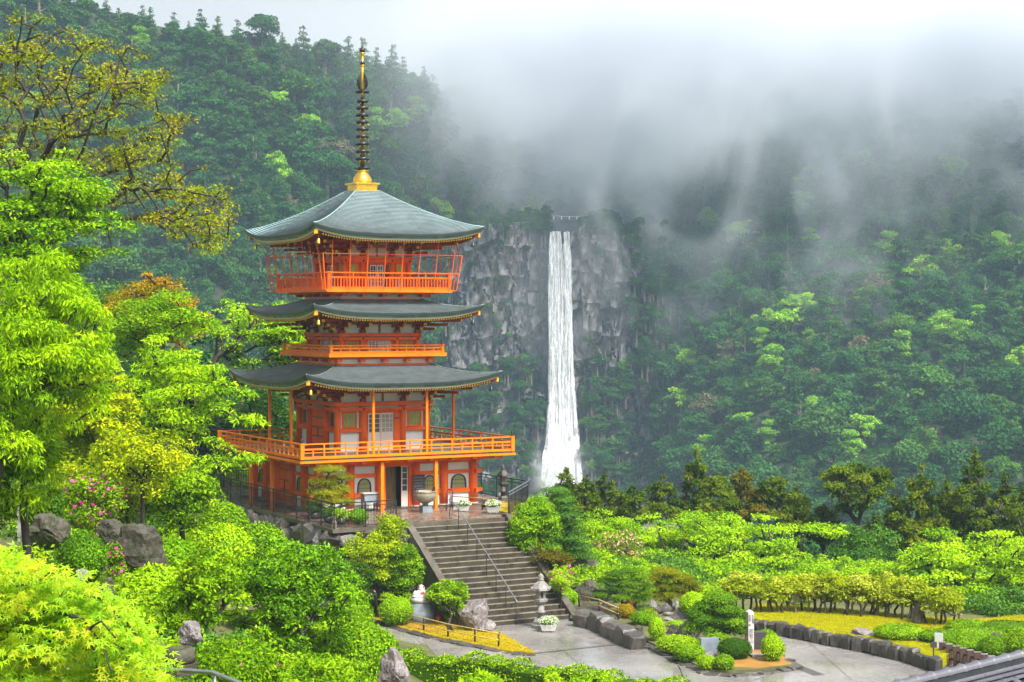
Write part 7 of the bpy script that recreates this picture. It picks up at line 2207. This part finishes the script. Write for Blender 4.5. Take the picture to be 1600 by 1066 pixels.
# short grass on the lawn and moss, too fine to count
def tuft(leafm):
    n = 14
    P = rng.normal(size=(n, 3)) * [0.10, 0.10, 0]
    A = rng.normal(size=(n, 3)) * 0.35 + [0, 0, 1]
    return mesh_np('grass_tuft', leaf_quads(P, unit(rng.normal(size=(n, 3))), A, 0.025 + 0.03 * rng.random(n), 0.02), np.arange(4 * n).reshape(-1, 4), leafm, rng.random(n))
L['lawn'] = leaf_mat('lawn_blade', pal((0.33, 0.33, 0.003), (0.41, 0.40, 0.004), (0.46, 0.46, 0.005)), 0.25, spec=0.05)
L['moss'] = leaf_mat('moss_frond', pal((0.38, 0.24, 0.008), (0.48, 0.38, 0.005), (0.50, 0.46, 0.006)), 0.2, spec=0.05)
def in_poly(p, poly):
    c = False; j = len(poly) - 1
    for i in range(len(poly)):
        if (poly[i][1] > p[1]) != (poly[j][1] > p[1]) and p[0] < (poly[j][0] - poly[i][0]) * (p[1] - poly[i][1]) / (poly[j][1] - poly[i][1]) + poly[i][0]: c = not c
        j = i
    return c
def grass_on(px, z, n, leafm, name):
    poly = zp(px, z); xs_ = [p[0] for p in poly]; ys_ = [p[1] for p in poly]
    out = []
    while len(out) < n:
        p = (min(xs_) + (max(xs_) - min(xs_)) * rng.random(), min(ys_) + (max(ys_) - min(ys_)) * rng.random())
        if in_poly(p, poly): out.append(((p[0], p[1], z), 0.6 + 0.8 * rng.random(), rng.random() * 6.28))
    scatter(name, out, [tuft(leafm) for _ in range(3)])
grass_on(lawn_front + [(1500, 1008), (1680, 1012), (1660, 955), (1520, 968), (1430, 962), (1300, 950), (1180, 943)], LZ, 7000, L['lawn'], 'grass')
grass_on([(555, 958), (600, 972), (640, 984), (680, 994), (720, 1003), (760, 1010), (800, 1018), (836, 1020), (812, 1006), (776, 985), (745, 960), (700, 935), (600, 925)], ZP + 0.06, 3500, L['moss'], 'moss')
# ------------------------------------------------------------------ the air: an even haze, and the mist hanging on the far mountain
def volume_box(name, x0, x1, y0, y1, z0, z1, m):
    o = MB().box(x0, x1, y0, y1, z0, z1).build(name, [m])
    o['kind'] = 'stuff'
    return o
def haze_mat():
    m = bpy.data.materials.new('haze_air'); m.use_nodes = True
    t = m.node_tree
    t.nodes.remove(t.nodes['Principled BSDF'])
    v = t.nodes.new('ShaderNodeVolumePrincipled')
    v.inputs['Color'].default_value = (0.56, 0.78, 1.0, 1)
    v.inputs['Density'].default_value = HAZE
    v.inputs['Anisotropy'].default_value = 0.0
    t.links.new(v.outputs[0], t.nodes['Material Output'].inputs['Volume'])
    return m
HAZE = 0.00023
volume_box('haze', -3100, 3100, -1600, 4100, -72, 165, haze_mat())
def mist_mat():
    m = bpy.data.materials.new('drifting_mist'); m.use_nodes = True
    t = m.node_tree
    t.nodes.remove(t.nodes['Principled BSDF'])
    N = t.nodes; K = t.links
    v = N.new('ShaderNodeVolumePrincipled')
    v.inputs['Color'].default_value = (0.81, 0.845, 0.90, 1)
    v.inputs['Anisotropy'].default_value = 0.0
    tc = N.new('ShaderNodeTexCoord')
    sp = N.new('ShaderNodeSeparateXYZ'); K.new(tc.outputs['Object'], sp.inputs[0])
    def rng_(src, a, b, c, d, smooth=True):
        q = N.new('ShaderNodeMapRange'); q.interpolation_type = 'SMOOTHSTEP' if smooth else 'LINEAR'
        for i, x in zip((1, 2, 3, 4), (a, b, c, d)): q.inputs[i].default_value = x
        K.new(src, q.inputs[0]); return q.outputs[0]
    def mth(op, a, b=None):
        q = N.new('ShaderNodeMath'); q.operation = op
        for i, x in enumerate((a, b)):
            if x is None: continue
            if isinstance(x, (int, float)): q.inputs[i].default_value = x
            else: K.new(x, q.inputs[i])
        return q.outputs[0]
    mp = N.new('ShaderNodeMapping'); mp.inputs['Scale'].default_value = (1.0, 0.5, 0.8)
    K.new(tc.outputs['Object'], mp.inputs[0])
    n = N.new('ShaderNodeTexNoise'); n.inputs['Scale'].default_value = 0.030; n.inputs['Detail'].default_value = 5.0; n.inputs['Roughness'].default_value = 0.6
    n.inputs['Distortion'].default_value = 0.5
    K.new(mp.outputs[0], n.inputs['Vector'])
    mpw = N.new('ShaderNodeMapping'); mpw.inputs['Location'].default_value = (11, 5, 60)
    K.new(tc.outputs['Object'], mpw.inputs[0])
    nw = N.new('ShaderNodeTexNoise'); nw.inputs['Scale'].default_value = 0.022; nw.inputs['Detail'].default_value = 4.0
    K.new(mpw.outputs[0], nw.inputs['Vector'])
    zz = mth('ADD', sp.outputs['Z'], mth('MULTIPLY', mth('SUBTRACT', nw.outputs['Fac'], 0.5), 110.0))
    hgt = rng_(zz, 30.0, 98.0, 0.0, 1.0, False)        # thicker towards the crest
    cap = rng_(sp.outputs['Z'], 104, 124, 1, 0)
    left = rng_(sp.outputs['X'], -42.0, 35.0, 0.0, 1.0)
    edge = mth('MULTIPLY', rng_(sp.outputs['Z'], -8, 10, 0, 1), rng_(sp.outputs['Y'], 480, 548, 0, 1.5))
    thr = mth('SUBTRACT', 0.68, mth('MULTIPLY', hgt, 0.42))
    wisp = mth('MAXIMUM', mth('SUBTRACT', n.outputs['Fac'], thr), 0.0)
    base = mth('POWER', hgt, 2.0)
    left2 = rng_(sp.outputs['X'], -110.0, 80.0, 0.06, 1.0)
    mp2 = N.new('ShaderNodeMapping'); mp2.inputs['Scale'].default_value = (1.0, 0.5, 0.62); mp2.inputs['Location'].default_value = (37, 0, 11)
    K.new(tc.outputs['Object'], mp2.inputs[0])
    n2 = N.new('ShaderNodeTexNoise'); n2.inputs['Scale'].default_value = 0.045; n2.inputs['Detail'].default_value = 4.5; n2.inputs['Distortion'].default_value = 1.0
    K.new(mp2.outputs[0], n2.inputs['Vector'])
    low = mth('MULTIPLY', mth('MAXIMUM', mth('SUBTRACT', n2.outputs['Fac'], 0.50), 0.0), 0.62)
    wisp = mth('ADD', wisp, low)
    d = mth('ADD', mth('MULTIPLY', mth('MULTIPLY', wisp, 0.11), left), mth('MULTIPLY', mth('MULTIPLY', base, 0.010), left2))
    gap = mth('MULTIPLY', mth('MULTIPLY', rng_(zz, 40, 80, 0, 1), rng_(sp.outputs['X'], -45, 5, 0, 1)), rng_(sp.outputs['X'], 70, 130, 1, 0))
    d = mth('ADD', d, mth('MULTIPLY', mth('MULTIPLY', gap, n.outputs['Fac']), 0.020))
    d = mth('MULTIPLY', mth('MULTIPLY', d, edge), cap)
    K.new(d, v.inputs['Density'])
    K.new(v.outputs[0], t.nodes['Material Output'].inputs['Volume'])
    return m
mo = volume_box('mist', -230, 340, 478, 655, -10, 125, mist_mat())

# spray where the fall lands
def spray_mat(c):
    m = bpy.data.materials.new('waterfall_spray'); m.use_nodes = True
    t = m.node_tree; N = t.nodes; K = t.links
    N.remove(N['Principled BSDF'])
    v = N.new('ShaderNodeVolumePrincipled'); v.inputs['Color'].default_value = (0.97, 0.98, 1, 1)
    tc = N.new('ShaderNodeTexCoord')
    mp = N.new('ShaderNodeMapping'); mp.inputs['Location'].default_value = (-c[0] / 12, -c[1] / 5, -c[2] / 18); mp.inputs['Scale'].default_value = (1 / 12, 1 / 5, 1 / 18)
    K.new(tc.outputs['Object'], mp.inputs[0])
    ln = N.new('ShaderNodeVectorMath'); ln.operation = 'LENGTH'; K.new(mp.outputs[0], ln.inputs[0])
    mr = N.new('ShaderNodeMapRange'); mr.interpolation_type = 'SMOOTHSTEP'
    for i, x in zip((1, 2, 3, 4), (0.1, 1.0, 0.40, 0.0)): mr.inputs[i].default_value = x
    K.new(ln.outputs['Value'], mr.inputs[0])
    n = N.new('ShaderNodeTexNoise'); n.inputs['Scale'].default_value = 0.22; n.inputs['Detail'].default_value = 3
    K.new(tc.outputs['Object'], n.inputs['Vector'])
    m2 = N.new('ShaderNodeMapRange')
    for i, x in zip((1, 2, 3, 4), (0.4, 0.7, 0.0, 1.0)): m2.inputs[i].default_value = x
    K.new(n.outputs['Fac'], m2.inputs[0])
    mm = N.new('ShaderNodeMath'); mm.operation = 'MULTIPLY'; K.new(mr.outputs[0], mm.inputs[0]); K.new(m2.outputs[0], mm.inputs[1])
    K.new(mm.outputs[0], v.inputs['Density'])
    K.new(v.outputs[0], t.nodes['Material Output'].inputs['Volume'])
    return m
sc_ = at(874, 750, 528)
volume_box('spray', sc_[0] - 12, sc_[0] + 12, sc_[1] - 5, sc_[1] + 5, sc_[2] - 18, sc_[2] + 18, spray_mat(sc_))
